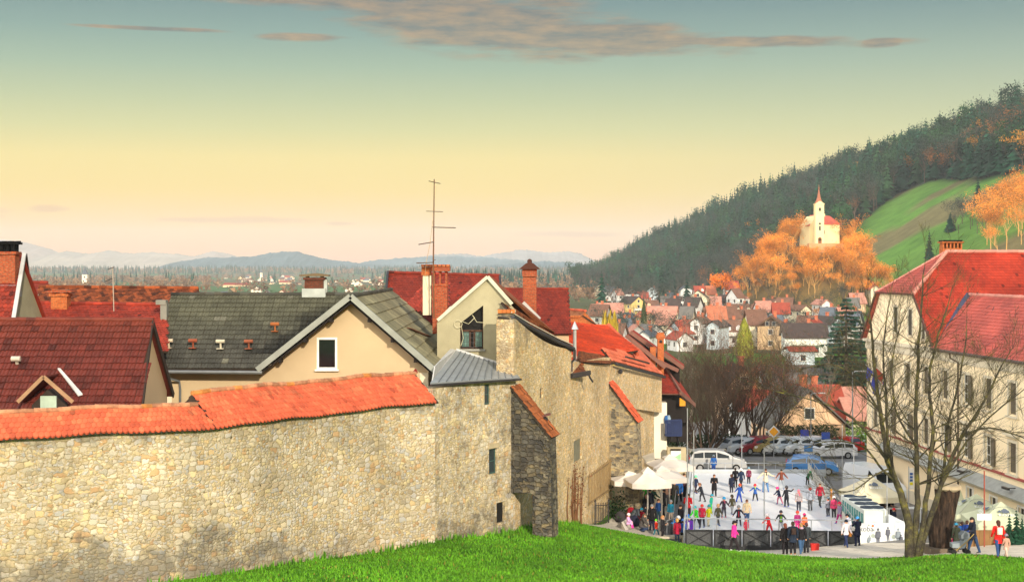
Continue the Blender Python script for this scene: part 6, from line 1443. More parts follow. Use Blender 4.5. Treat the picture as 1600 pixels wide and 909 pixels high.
T = [(x, y, u, kind_of(x, y, u)) for x, y, u in cand]; T.sort(key=lambda t_: t_[1])
cnt = {'c': 0, 'd': 0, 'r': 0}; rest = []
lab = {'c': ('forest_conifer', 'dark pointed conifer in the forest on the hillside', 'conifer', 'conifers of the hillside forest'), 'd': ('bare_tree', 'grey leafless tree in the forest on the hillside', 'tree', 'leafless trees of the hillside forest'), 'r': ('russet_tree', 'tree with rusty or ochre leaves in the hillside forest', 'tree', 'russet trees of the hillside forest')}
for x, y, u, k in T:
 s = rg.uniform(.7, 1.2); me_ = rg.choice((con_m[:6] if rg.random() < .75 else con_m) if k == 'c' else (dec_m if k == 'd' else rus_m))
 if cnt[k] < 290:
  cnt[k] += 1; plant(lab[k][0], me_, x, y, s, lab[k][1], lab[k][2], lab[k][3], rg.uniform(0, 6.28))
 else: rest.append((me_, x, y, s, rg.uniform(0, 6.28)))
def join_mass(name, items, label, lift=0):
 "one mesh out of many placed trees"
 cache = {}; Vs, Fs, Ms, Cs = [], [], [], []; mats = []; off = 0; lt = []
 for me_, x, y, s, a in items:
  if me_.name not in cache:
   n = len(me_.vertices); v_ = np.empty(n*3); me_.vertices.foreach_get('co', v_); v_ = v_.reshape(-1, 3); L = len(me_.loops); li = np.empty(L, np.int32); me_.loops.foreach_get('vertex_index', li)
   P_ = len(me_.polygons); tot = np.empty(P_, np.int32); me_.polygons.foreach_get('loop_total', tot); mi = np.empty(P_, np.int32); me_.polygons.foreach_get('material_index', mi)
   mp_ = []
   for m in me_.materials:
    if m not in mats: mats.append(m)
    mp_.append(mats.index(m))
   cl = np.ones(L*4);
   if 'Col' in me_.color_attributes: me_.color_attributes['Col'].data.foreach_get('color', cl)
   cache[me_.name] = (v_, li, tot, np.array(mp_, np.int32)[mi], cl)
  v_, li, tot, mi, cl = cache[me_.name]; c_, s_ = math.cos(a), math.sin(a)
  M3 = np.array([[c_*s, s_*s, 0], [-s_*s, c_*s, 0], [0, 0, s]]); Vs.append(v_ @ M3+np.array([x, y, gmesh(x, y)+lift])); Fs.append(li+off); lt.append(tot); Ms.append(mi); Cs.append(cl*np.tile([[*(rng.uniform(.5,1.6),)*3, 1.0]], (len(cl)//4, 1)).ravel()*.85); off += len(v_)
 Vv = np.concatenate(Vs); Li = np.concatenate(Fs); Lt = np.concatenate(lt); Mi = np.concatenate(Ms); Cl = np.concatenate(Cs)
 me = bpy.data.meshes.new(name); me.vertices.add(len(Vv)); me.vertices.foreach_set('co', Vv.ravel()); me.loops.add(len(Li)); me.loops.foreach_set('vertex_index', Li.astype(np.int32)); me.polygons.add(len(Lt))
 me.polygons.foreach_set('loop_start', np.concatenate([[0], np.cumsum(Lt)[:-1]]).astype(np.int32)); me.polygons.foreach_set('loop_total', Lt)
 for m in mats: me.materials.append(m)
 me.polygons.foreach_set('material_index', Mi); me.update(calc_edges=True); a = me.color_attributes.new('Col', 'FLOAT_COLOR', 'CORNER'); a.data.foreach_set('color', Cl)
 o = bpy.data.objects.new(name, me); col.objects.link(o); tag(o, label, 'woodland', kind='stuff'); return o
join_mass('hillside_woodland', rest, 'dense far woodland climbing the hillside to the skyline')
lowc = MB();
for k, (z_, r_) in enumerate(((2,4),(7,3.2),(12,2.2),(16,1.2))): lowc.lathe([(r_,z_),(.1,z_+7)], 0, 0, 6, 0, (rng.uniform(.7,1.2),)*3, cap=False)
lowc = mesh_of(lowc, [conm, bark_d]); lowd = MB(); rgl = random.Random(5)
for k in range(26):
 q = Vector((rgl.gauss(0,2.6), rgl.gauss(0,2.6), rgl.uniform(3,14))); a = Vector((rgl.uniform(-1,1),rgl.uniform(-1,1),rgl.uniform(0,1)))*2.6; b = Vector((rgl.uniform(-1,1),rgl.uniform(-1,1),rgl.uniform(-1,1)))*2.0; lowd.poly([q-b, q+a, q+b], 0, (rgl.uniform(.6,1.3),)*3)
lowd = mesh_of(lowd, [leafm('plain_twigs', '8A6C50'), bark])
items = []
for i in range(4600):
 px = rng.uniform(-60, 930);
 band = rng.random()*.97
 if band < .55: d = rng.uniform(3300, 4000)+60*math.sin(px*.02); me_ = lowc if rng.random() < .5 else lowd
 elif band < .85:
  d = rng.uniform(1500, 2900); me_ = lowd if rng.random() < .75 else lowc
  if 330 < px < 620 and 1400 < d < 2700 and rng.random() < .85: continue
 else:
  d = rng.uniform(700, 1500); me_ = lowd
  if 300 < px < 700 and rng.random() < .75: continue
 items.append((me_, X(px, d), d, rng.uniform(.38, .75)*(1.0 if d < 3000 else 1.15), rng.uniform(0, 6)))
for i in range(1500):   # tree belt under the distant ridge at centre right
 px = rng.uniform(600, 1000); d = rng.uniform(1300, 3200); items.append((lowc if rng.random() < .45 else lowd, X(px, d), d, rng.uniform(.5, .9), rng.uniform(0, 6)))
join_mass('plain_woodland', items, 'hazy belts of woodland across the plain')
rg = random.Random(12); k = 0
while k < 105:
 a = rg.uniform(0, 6.28); r_ = rg.uniform(7, 27); x = 115.8+r_*math.cos(a); y = 540+r_*1.25*math.sin(a)
 if y > 556: continue
 z = gmesh(x, y); px = 800+x/y*F
 s = rg.uniform(.5, .85)
 if 1248 < px < 1322:
  top = Z(386, y)+ (rg.uniform(-1.5, .3)); s = min(s, max(.12, (top-z)/15.0))
  if s < .2: continue
 plant('golden_tree', rg.choice(gold_m), x, y, s, 'sunlit golden leafless tree on the chapel knoll', 'tree', 'golden trees of the chapel knoll', rg.uniform(0, 6.28)); k += 1
for k in range(70):
 a = rg.uniform(3.3, 6.1); r_ = rg.uniform(20, 30); x = 115.8+r_*math.cos(a); y = 545+r_*1.25*math.sin(a); plant('golden_bush', rg.choice(gold_m), x, y, rg.uniform(.25, .5), 'low golden undergrowth on the foot of the chapel knoll', 'bush', 'golden undergrowth of the knoll', rg.uniform(0, 6.28))
for k in range(26):
 px = rg.uniform(1540, 1640); y = rg.uniform(505, 575); x = X(px, y);
 if 1500 < px < 1535: continue
 plant('golden_tree', rg.choice(gold_m), x, y, rg.uniform(.7, 1.15), 'sunlit golden tree above the big red roof at the right edge', 'tree', 'golden trees at the right edge', rg.uniform(0, 6.28))
orm = decid_mesh(60, 15, [leafm('orange_leaves', 'E07A22', .2), bark], 40, 1.15, .62, .3, 2)
p = onpx(1127, 478, 300, 900); plant('orange_tree', orm, p.x, p.y, .78, 'round bright orange beech tree at the edge of the village', 'tree')
me_ = conifer_mesh(70, 8, 3.0, 9, [conm, bark_d], 11); d = 600; plant('lone_conifer', me_, X(1485,d), d, 1.05, 'single dark round conifer standing on the green meadow', 'conifer', sz=1.0)
for (px, py, s, lb) in ((1452,405,.55,'slim dark conifer at the meadow foot behind the brick chimney'), (1528,318,.6,'dark conifer at the meadow edge under the forest')):
 p = onpx(px, py, 300, 900); plant('meadow_conifer', con_m[0], p.x, p.y, s, lb, 'conifer')
for k in range(16):
 px = rg.uniform(1490, 1560); d = rg.uniform(560, 640); plant('pale_birch', dec_m[k % 4], X(px, d), d, rg.uniform(.45, .7), 'pale leafless birch in the thicket on the meadow', 'tree', 'birches on the meadow')
for k in range(20):
 px = rg.uniform(1345, 1450); d = rg.uniform(400, 450); plant('hedge_tree', dec_m[k % 4], X(px, d), d, rg.uniform(.3, .45), 'grey leafless tree in the dark strip below the meadow', 'tree', 'trees in the strip below the meadow')
vt = [(1034,478,'dark',.95,1.0,'tall dark spruce standing behind the village roofs'),(940,490,'dark',.8,1,'dark spruce at the left end of the village'),(1073,478,'dark',.62,1,'dark bushy conifer between two white village houses')]
for px, py, kd, s, q, lb in vt:
 p = onpx(px, py, 300, 900); plant('village_spruce', con_m[1], p.x, p.y, s, lb, 'conifer')
def thuja(seed, h, r, c1, c2, n=2600):
 rg_ = random.Random(seed); mb = MB(); mb.tube([(0,0,-.5),(0,0,h*.8)], [.2,.05], 5, 1)
 for i in range(n):
  f_ = rg_.random()**1.1; z = f_*h; rr = r*(math.sin(min(1, (1-f_)*1.15)*math.pi/2)**.9)*(1 if f_ > .08 else .8)*(.86+.14*math.sin(z*2+i)); a = rg_.uniform(0, 6.28); k_ = rr*rg_.uniform(.75, 1.08)
  q = Vector((math.cos(a)*k_, math.sin(a)*k_, z)); t_ = Vector((math.cos(a)*.25, math.sin(a)*.25, .9))*rg_.uniform(.3,.7); b = Vector((-math.sin(a), math.cos(a), rg_.uniform(-.4,.4)))*rg_.uniform(.1,.25); m_ = rg_.uniform(.6, 1.35); mb.poly([q-b, q+t_, q+b], 0, tuple(m_*c for c in c1))
 return mesh_of(mb, [M('scale_leaves_%d' % seed, c2, .9, .5, .2, attr=True), bark_d])
p = onpx(1163, 560, 200, 400); plant('golden_cypress', thuja(1, 8, 2.3, (1,1,1), (.30,.30,.035)), p.x, p.y, (Z(500,p.y)-p.z)/8, 'egg-shaped golden green cypress on the village lawn', 'cypress')
p = onpx(1006, 530, 300, 700); plant('ivy_tree', thuja(2, 15, 1.6, (1,1,1), (.05,.075,.025), 1800), p.x, p.y, (Z(468,p.y)-p.z)/15, 'slim dark ivy-clad tree trunk before the brick-coloured houses', 'tree')
for k, px in enumerate((945, 953, 960)):
 d = 200; plant('yellow_shrub', thuja(3, 5, 1.6, (1,1,1), (.42,.30,.03), 700), X(px, d), d, 1.0, 'bright yellow-green shrub peeping over the orange hipped roof', 'shrub', 'yellow shrubs behind the hipped roof', sz=(Z(497,d)-gmesh(X(px,d),d))/5)
for k in range(120):   # garden trees and hedges among the houses
 px = rg.uniform(930, 1340); py = rg.uniform(470, 560); p = onpx(px, py, 200, 1200)
 if 1140 < px < 1190 and py > 520: continue
 plant('garden_tree', rg.choice(dec_m), p.x, p.y, rg.uniform(.28, .5), 'leafless garden tree between the village houses', 'tree', 'leafless garden trees in the village')
for k in range(22):
 px = rg.uniform(1100, 1340); py = rg.uniform(492, 512); p = onpx(px, py, 250, 1200); plant('golden_bush', rg.choice(gold_m), p.x, p.y, rg.uniform(.18, .34), 'low golden bush on the sunlit slope above the village', 'bush', 'golden bushes above the village')
for k in range(60):
 px = rg.uniform(930, 1180); d = rg.uniform(640, 900); plant('slope_tree', rg.choice(dec_m), X(px, d), d, rg.uniform(.5, .8), 'brown leafless tree at the foot of the wooded hill', 'tree', 'leafless trees at the foot of the hill')
def spruce(seed, h, r, n):
 rg_ = random.Random(seed); mb = MB(); mb.tube([(0,0,-1),(0,0,h*.6),(0,0,h)], [.35,.18,.03], 7, 1); crown = MB()
 z = h*.08
 while z < h*.985:
  f_ = z/h; L0 = r*(1-f_)**.8+.25; n_ = 7
  for k in range(n_):
   a = rg_.uniform(0, 6.28); L = L0*rg_.uniform(.6, 1.15); d_ = Vector((math.cos(a), math.sin(a), 0)); pts = [Vector((0,0,z)), Vector((0,0,z))+d_*L*.5+Vector((0,0,-L*.06)), Vector((0,0,z))+d_*L+Vector((0,0,-L*.18+.12*L))]
   mb.tube(pts, [.06,.04,.015], 4, 1, cap=False); m = int(L*n)+4
   for i in range(m):
    t_ = rg_.uniform(.15, 1.05); q = pts[0].lerp(pts[1], t_*2) if t_ < .5 else pts[1].lerp(pts[2], t_*2-1); s_ = Vector((-d_.y, d_.x, 0))*rg_.choice((-1,1)); w_ = (1.05-t_)*L*.42+.22
    e = q+s_*w_*rg_.uniform(.5,1)+d_*.3*w_+Vector((0,0,-rg_.uniform(.05,.5))); mid = q.lerp(e, .5)+Vector((0,0,.04)); nn = d_*rg_.uniform(.08,.2); c = (rg_.uniform(.5,1.5),)*3
    crown.poly([q-nn, mid-nn*1.3+Vector((0,0,-.12)), e, mid+nn*1.3], 0, c)
  z += rg_.uniform(.35, .6)*(1+.5*(1-f_))
 return mb, crown
for (px, d, pyt, r_, lb, sd) in ((1322,190,462,5.6,'tall layered blue-green spruce left of the cream building',3),(1345,205,500,4.6,'second dark spruce tucked behind the tall layered one',5),(1298,198,545,4.0,'lower bushy spruce at the left foot of the tall one',6)):
 x = X(px, d); g0 = gmesh(x, d); h = Z(pyt, d)-g0; a_, b_ = spruce(sd, h, r_, 9.0); t_ = thing('layered_spruce', lb, 'spruce', (x, d, g0)); a_.build('trunk', [bark, bark], t_, local=True); b_.build('crown', leafm('blue_spruce', '2A4A3E', .25), t_, local=True)
def bare_tree(name, label, x, y, z, stems, h, seed, mats, dep=4, r0=.12, spread=.5, up=.2, lean=.35, twigs=0, leafmat=None, tw=1.0, curl=.16, nchild=(2,3), seg=5):
 rg_ = random.Random(seed); o = thing(name, label, 'tree', (x, y, z)); mb = MB(); tips = []
 for k in range(stems):
  a = 6.283*k/max(1, stems)+rg_.uniform(-.4, .4); d_ = Vector((math.cos(a)*lean, math.sin(a)*lean, 1)) if stems > 1 else Vector((0, 0, 1)); rr = r0*rg_.uniform(.7, 1.1)
  branchy(mb, (math.cos(a)*.15, math.sin(a)*.15, -.3), d_, h*rg_.uniform(.36,.5), rr, dep, rg_, tips, seg, spread, up, nchild, curl, 6, .010, 0, tw)
 mb.build('trunk', mats[0], o, smooth=True, local=True)
 if twigs:
  cb = MB(); twig_cloud(cb, tips, rg_, twigs, .35, .10, 0, lambda r_: (r_.uniform(.6,1.3),)*3); cb.build('leaves', mats[1], o, local=True)
 return o
dkb = M('dark_wet_bark', lin('4A3C30'), .95, 3, .3); gyb = M('grey_bark', lin('85786A'), .95, 3, .25); brl = M('dry_brown_leaves', lin('7A4A32'), .9, 2, .3, attr=True)
for k, (px, d, h, sd, lb) in enumerate(((1128,131,9.5,5,'spreading bare brown shrub-tree left of the parked cars'),(1160,134,10.5,6,'largest bare multi-stemmed tree in front of the peach gable'),(1192,132,8.5,7,'bare multi-stemmed tree with reddish dry leaves before the peach gable'),(1100,138,9.0,8,'bare bushy tree beside the timber house'),(1098,126,6.5,9,'dark low bare shrub above the silver van'))):
 x = X(px, d); bare_tree('bare_shrub_tree', lb, x, d, gmesh(x, d), 9, h*1.08, sd, [dkb, brl], 5, .15, .55, .10, .72, 1 if k in (1,2) else 0)
for k, (px, d, h, sd, lb) in enumerate(((1076,150,13,15,'tall grey leafless tree right of the brick chimney'),(1112,170,13,16,'grey leafless tree behind the shrub trees'),(1142,185,12,17,'grey leafless tree in front of the village lawn'),(1290,160,9,18,'thin leafless tree beside the peach gable'),(1222,240,12,19,'leafless tree behind the grey roof'))):
 x = X(px, d); bare_tree('leafless_tree', lb, x, d, gmesh(x, d), 1, h, sd, [gyb], 5, .2, .42, .22, .3)
for k, (px, d, w_, hh, lb) in enumerate(((1262,137,5.5,2.6,'clipped ivy-dark hedge beside the peach gable house'),(1298,150,9,1.6,'bright green clipped hedge above the car park'),(1330,158,9,2.4,'long green bank of shrubs near the cream building'),(1090,128,9,1.9,'dark evergreen bush under the bare shrubs'))):
 x = X(px, d); g0 = gmesh(x, d); mb = MB(); rg_ = random.Random(k+90)
 for i in range(1500):
  q = Vector((x+rg_.uniform(-w_/2, w_/2), d+rg_.uniform(-.8,.8), g0+hh*rg_.random()**.6*(1-.15*abs(rg_.gauss(0,.5))))); a = Vector((rg_.uniform(-1,1),rg_.uniform(-1,1),rg_.uniform(-.2,1)))*.24; b = Vector((rg_.uniform(-1,1),rg_.uniform(-1,1),rg_.uniform(-1,1)))*.14; mb.poly([q-b,q+a,q+b], 0, (rg_.uniform(.5,1.4),)*3)
 o_ = mb.build('hedge', leafm('hedge_%d' % k, ['3A4A22','6F9A28','5E7A2E','24381C'][k], .25)); tag(o_, lb, 'hedge')
bt = thing('multi_stemmed_tree', 'large leafless mossy tree with several stems on the grass at the right', 'tree', (X(1425,70), 70, gmesh(X(1425,70),70)))
rg_ = random.Random(202); mb = MB(); tips = []
def S(pts, r0, r1, kids, L=2.6, dep=3):
 r0 *= .62; L *= .85; kids = int(kids*1.25)
 P_ = [W(px, py, d) for px, py, d in pts]
 Q = []
 for i in range(len(P_)-1):
  a = P_[max(0,i-1)]; b = P_[i]; c = P_[i+1]; e = P_[min(len(P_)-1,i+2)]
  for t_ in (0,.25,.5,.75):
   Q.append(.5*((2*b)+(c-a)*t_+(2*a-5*b+4*c-e)*t_*t_+(3*b-a-3*c+e)*t_**3)+Vector((rg_.gauss(0,.02),rg_.gauss(0,.02),0)))
 Q.append(P_[-1]); n = len(Q); rad = [mix(r0, r1, (i/(n-1))**.8) for i in range(n)]
 mb.tube(Q, rad, 9, 0)
 for k in range(kids):
  f_ = rg_.uniform(.3, .98); i = int(f_*(n-1)); i = min(i, n-2); dd = (Q[i+1]-Q[i]).normalized(); ax = Vector((rg_.uniform(-1,1), rg_.uniform(-1,1), rg_.uniform(-.35,.4))).normalized()
  branchy(mb, Q[i], (dd*.55+ax*.95+Vector((0,0,.1))), L*rg_.uniform(.6,1.3)*(1.15-.6*f_), max(.02, rad[i]*.42), dep, rg_, tips, 5, .52, .02, (2,3), .16, 5, .010, 0)
 branchy(mb, Q[-1], (Q[-1]-Q[-2]), L*.5, r1*.8, dep, rg_, tips, 4, .45, .08, (2,3), .14, 4, .010, 0)
S([(1421,876,70),(1420,820,70),(1408,770,70),(1388,720,70.2),(1378,660,70.6),(1368,590,71),(1362,520,71.2),(1358,480,71.2)], .40, .035, 15)
S([(1428,876,70),(1433,800,70),(1433,740,70),(1431,650,70),(1434,560,70),(1440,480,70),(1443,425,70)], .30, .03, 17)
S([(1432,872,69.9),(1445,800,69.8),(1452,740,69.6),(1458,670,69.5),(1452,600,69.3),(1462,540,69.1),(1480,480,69)], .26, .035, 14)
S([(1436,870,70.1),(1452,810,69.9),(1478,740,69.6),(1504,680,69.3),(1530,640,69),(1555,590,68.6),(1572,560,68.4)], .25, .03, 14, 2.9)
S([(1436,850,70.2),(1462,790,70.5),(1474,730,71),(1482,660,71.4),(1500,590,71.8),(1510,520,72)], .2, .03, 12)
S([(1388,722,70.2),(1366,690,70),(1340,660,69.6),(1312,640,69.2),(1270,625,68.8),(1215,612,68.4)], .16, .022, 12, 2.8)
S([(1398,750,70),(1380,735,70.2),(1352,700,70.8),(1322,690,71.2),(1290,690,71.6),(1258,700,71.8)], .12, .02, 10, 2.6)
S([(1404,765,70),(1388,690,69.5),(1384,610,69.3),(1380,540,69.2),(1390,470,69)], .16, .025, 12)
S([(1374,640,70.7),(1345,600,71),(1305,570,71.5),(1255,575,72)], .1, .018, 9, 2.4)
S([(1434,700,70),(1400,640,69),(1395,560,68.6),(1410,500,68.5)], .11, .02, 8)
S([(1504,680,69.3),(1545,668,69),(1590,680,68.8),(1640,700,68.6)], .1, .02, 10, 2.4)
S([(1470,760,69.7),(1510,690,70.4),(1560,640,71),(1610,600,71.4)], .12, .02, 10, 2.6)
S([(1396,730,70.1),(1370,740,69.6),(1335,765,69.2),(1300,770,69)], .09, .018, 6, 2.0)
mossy = NT('mossy_tree_bark'); tc = mossy.n('ShaderNodeTexCoord').outputs['Object']; n1_ = mossy.noise(tc, 2.2, 5, .7); n2_ = mossy.noise(tc, 18, 4, .7)
mc = mossy.ramp(n1_.outputs['Fac'], [(.42, (.05,.043,.034)), (.55, (.10,.09,.045)), (.68, (.20,.18,.035))])
sc_ = mossy.n('ShaderNodeVectorMath', operation='SCALE'); mossy.l(mc, sc_.inputs[0]); mossy.l(mossy.mapr(n2_.outputs['Fac'], .3, .7, .6, 1.3), sc_.inputs['Scale']); mossy.bsdf(sc_.outputs[0], .95, 0, .15, mossy.bump(n2_.outputs['Fac'], .8, .04))
mb.build('trunk', mossy.m, bt, smooth=True)
# ------------------------------------------------------------------ the rink and the square
IZ = .27
FL, FR_, BL_, BR_ = V(X(1073,82.5),82.5,0), V(X(1340,82.5),82.5,0), V(X(1081,112),112,0), V(X(1262,112),112,0)
ice = NT('rink_ice'); tc = ice.n('ShaderNodeTexCoord').outputs['Object']; i1 = ice.noise(tc, .5, 5, .7); i2 = ice.noise(tc, 6, 4, .8)
ic = ice.mix(ice.mapr(i1.outputs['Fac'], .35, .65, 0, 1), (.86,.89,.92), (.93,.94,.95)); ice.bsdf(ic, ice.mapr(i2.outputs['Fac'], .3, .7, .25, .5), 0, .4, ice.bump(i2.outputs['Fac'], .15, .01))
mb = MB(); mb.poly([(p.x,p.y,IZ) for p in (FL,FR_,BR_,BL_)]);
for a, b in ((FL,FR_),(FR_,BR_),(BR_,BL_),(BL_,FL)): mb.poly([(a.x,a.y,-.3),(b.x,b.y,-.3),(b.x,b.y,IZ),(a.x,a.y,IZ)])
o_ = mb.build('ice', ice.m); tag(o_, kind='structure')
steel = M('galvanised_steel', (.42,.45,.48), .4, metal=.5, spec=.5); blackp = M('black_panel', (.018,.020,.023), .6); meshp = M('dark_grey_mesh_panel', (.075,.08,.085), .8, 14, .35, fine=.4, bs=40)
rf = thing('rink_fence', 'black cross-braced panels with a grey handrail along the near side of the rink', 'fence', tuple(FL))
x0, x1 = FL.x-.15, FR_.x-.1; yf = 82.35; npn = 6
mb = MB(); mb.box2((x0,yf-.12,-.5),(x1,yf,.28)); mb.build('skirt', blackp, rf)
for i in range(npn):
 a, b = mix(x0, x1, i/npn)+.03, mix(x0, x1, (i+1)/npn)-.03; z0_, z1_ = .3, 1.28-.22*(i/npn)*.4
 mb = MB(); mb.box2((a,yf-.05,z0_),(b,yf-.02,z1_)); p_ = mb.build('panel', meshp, rf)
 mb = MB(); mb.box2((a,yf-.12,z0_-.02),(a+.09,yf-.053,z1_)); mb.box2((b-.09,yf-.12,z0_-.02),(b,yf-.053,z1_)); mb.box2((a+.092,yf-.12,z1_-.09),(b-.092,yf-.053,z1_)); mb.box2((a+.092,yf-.12,z0_-.02),(b-.092,yf-.053,z0_+.07))
 mb.beam((a+.1,yf-.075,z1_-.1),(b-.1,yf-.075,z0_+.08),.04,.07,up=V(0,1,0)); mb.beam((a+.1,yf-.1,z0_+.08),(b-.1,yf-.1,z1_-.1),.04,.07,up=V(0,1,0)); mb.build('brace_frame', blackp, p_)
mb = MB(); mb.tube([(x0,yf+.12,1.92),(x1,yf+.12,1.78)], .035, 6); mb.build('handrail', steel, rf)
for f_ in (0,.19,.37,.55,.74,.86,1.0):
 mb = MB(); xx = mix(x0, x1, f_); mb.tube([(xx,yf+.12,.1),(xx,yf+.12,1.92-.14*f_)], .03, 5); mb.build('rail_post', steel, rf)
def side_fence(name, a, b, label, n, h=1.15, glassy=True, col_='C9D4DA'):
 o = thing(name, label, 'fence', ((a.x+b.x)/2,(a.y+b.y)/2,0)); m = MB(); m.hexa([(a.x-.04,a.y,-.2),(a.x+.04,a.y,-.2),(b.x+.04,b.y,-.2),(b.x-.04,b.y,-.2),(a.x-.04,a.y,h),(a.x+.04,a.y,h),(b.x+.04,b.y,h),(b.x-.04,b.y,h)] if abs(a.x-b.x) < abs(a.y-b.y) else [(a.x,a.y-.04,-.2),(b.x,b.y-.04,-.2),(b.x,b.y+.04,-.2),(a.x,a.y+.04,-.2),(a.x,a.y-.04,h),(b.x,b.y-.04,h),(b.x,b.y+.04,h),(a.x,a.y+.04,h)])
 m.build('board', M('board_'+col_, lin(col_), .5, 1, .08), o)
 m = MB(); m.tube([(a.x,a.y,h+.5),(b.x,b.y,h+.5)], .03, 5); m.build('handrail', steel, o)
 for i in range(n+1): p = a.lerp(b, i/n); m = MB(); m.tube([(p.x,p.y,0),(p.x,p.y,h+.5)], .03, 5); m.build('rail_post', steel, o)
side_fence('rink_side_board', V(FL.x-.1,83,0), V(BL_.x-.1,112,0), 'long pale board with steel rail along the left side of the rink', 12, 1.25)
side_fence('rink_side_board', V(FR_.x+.05,83,0), V(BR_.x+.05,112,0), 'long pale board along the right side of the rink', 12, 1.1, col_='D6D2C6')
side_fence('rink_back_board', V(BL_.x,112.2,0), V(BR_.x+1.5,112.2,0), 'low grey rail and board closing the far end of the rink', 8, .55, col_='B9C0C4')
for k, (px, py0, d, h, lb) in enumerate(((1074,0,84,8.2,'tall thin steel pole at the left corner of the rink'),(1084,0,83,7.0,'second thin steel pole just inside the left rink corner'),(1194,0,83,6.0,'thin pole standing at the middle of the near rink side'),(1159,0,113,4.6,'thin pole at the far side of the rink before the stone wall'),(1316,0,100,5.5,'thin pale pole at the right side of the rink'),(1334,0,90,5.0,'dark-footed pole beside the white cooling machine'),(1386,0,84,6.3,'steel pole with cables beside the pale tent'))):
 mb = MB(); x = X(px, d); mb.tube([(x,d,-.2),(x,d,h)], [.038,.028], 7); mb.lathe([(.12,-.05),(.12,.12),(.05,.14)], x, d, 8); o_ = mb.build('pole', steel); tag(o_, lb, 'pole')
mb = MB(); a, b = V(X(1270,108),108,Z(738,108)), V(X(1338,88),88,Z(822,88)+.6); mb.tube([a,b], .04, 6); o_ = mb.build('hose', M('white_hose', (.8,.8,.75), .5)); tag(o_, 'long white hose slanting down beside the right rink board', 'hose')
def cable(name, pts, label, r=.015, m=None):
 mb = MB(); mb.tube(pts, r, 4); o_ = mb.build(name, m or dkmetal); tag(o_, label, 'cable')
def sag(a, b, s, n=18): return [a.lerp(b, i/n)+V(0,0,-s*4*(i/n)*(1-i/n)) for i in range(n+1)]
cable('cable', sag(W(1080,766,100), W(1330,760,100), .9), 'dark cable sagging over the middle of the rink', .012)
cable('cable', sag(W(1194,752,83), W(1315,790,86), .25), 'thin cable running from the middle pole to the tent side', .012)
ab = thing('advert_board', 'white advertising board with grey drawn figures and an orange disc, right of the rink', 'board', (X(1382,82.2),82.2,0))
a0, a1, zb_, zt_ = X(1343,82.2), X(1424,82.2), Z(856,82.2)-.1, Z(817,82.2)
mb = MB(); mb.box2((a0,82.2,zb_),(a1,82.3,zt_)); mb.build('panel', M('advert_white', lin('E8EEF0'), .6, 1, .03), ab)
def apx(px, py, o=.0): return V(X(px,82.2), 82.19-o, Z(py,82.2))
fig = M('drawn_grey', lin('8E9AA4'), .8); fig2 = M('drawn_dark', lin('6A6E7A'), .8)
def figure(cx, foot_, h, m, lean=0):
 mb = MB(); w_ = h*.26
 def P(x, y): return apx(cx+x*h+lean*y*h, foot_-y*h, .003)
 for poly in ([(-.05,0),(.0,0),(.03,.45),(-.08,.45)],[(.06,0),(.12,0),(.10,.45),(.02,.45)],[(-.11,.42),(.13,.42),(.11,.82),(-.08,.82)],[(-.16,.45),(-.1,.45),(-.06,.8),(-.12,.8)],[(.13,.5),(.18,.5),(.15,.8),(.1,.8)]): mb.poly([P(*q) for q in poly])
 mb.poly([P(.01+.07*math.cos(a), .91+.08*math.sin(a)) for a in np.linspace(0, 6.0, 9)]); return mb
for k, (cx, ft, h, m, ln) in enumerate(((1355,854,19,fig,.2),(1371,853,29,fig2,.02),(1387,846,24,fig2,0),(1403,853,29,fig,0),(1407.5,854,20,fig2,0))):
 figure(cx, ft, h, m, ln).build('drawn_figure', m, ab)
mb = MB(); mb.poly([apx(1363.6+2.0*math.cos(a), 821+2.0*math.sin(a), .004) for a in np.linspace(0, 5.9, 12)]); mb.build('orange_disc', M('disc_orange', lin('E0773A'), .6), ab)
mb = MB(); mb.poly([apx(1366+1.6*math.cos(a), 819.2+1.6*math.sin(a), .002) for a in np.linspace(0, 5.9, 12)]); mb.build('blue_disc', M('disc_blue', lin('9CC2E8'), .6), ab)
for cx, cy_2, r_ in ((1357.5,820,1.4),(1365,827.5,1.6),(1364,836.5,3.2),(1396,838,3.4)):
 mb = MB(); mb.poly([apx(cx+r_*math.cos(a), cy_2+r_*math.sin(a), .002) for a in np.linspace(0, 5.9, 12)]); mb.build('pale_disc', M('disc_pale', lin('C3DCE8') if r_ > 3 else lin('A8B4AC'), .6), ab)
mb = MB(); mb.poly([apx(1411,846,.002), apx(1421,851,.002), apx(1422,829,.002), apx(1415,836,.002)]); mb.build('blue_splash', M('splash_blue', lin('62B4E2'), .6), ab)
def text(body, parent, loc, size, m, rot=(R(90),0,0), name='lettering', extr=.002):
 cu = bpy.data.curves.new(name, 'FONT'); cu.body = body; cu.size = size; cu.extrude = extr; cu.align_x = 'CENTER'; cu.align_y = 'CENTER'; o = bpy.data.objects.new(name, cu); col.objects.link(o); bpy.context.view_layer.update()
 me = bpy.data.meshes.new_from_object(o); bpy.data.objects.remove(o); me.materials.clear(); me.materials.append(m); o = bpy.data.objects.new(name, me); col.objects.link(o)
 M4 = Matrix.LocRotScale(Vector(loc), Euler(rot), Vector((1,1,1)))
 if parent is not None: M4 = _world(parent).inverted() @ M4; o.parent = parent
 o.matrix_local = M4; return o
text('koba', ab, tuple(apx(1353.5,826,.006)), .42, fig2)
text('drsalisce', ab, tuple(apx(1382,854.5,.006)), .12, fig)
cm = thing('cooling_machine', 'white chiller unit with dark fans on top behind the advertising board', 'machine', (X(1365,86),86,0))
mb = MB(); w0, w1 = X(1349,84.5), X(1386,84.5); mb.box2((w0,84.3,-.2),(w1,90.3,2.05)); mb.build('housing', M('machine_white', lin('DDE5E0'), .5, 1, .05), cm)
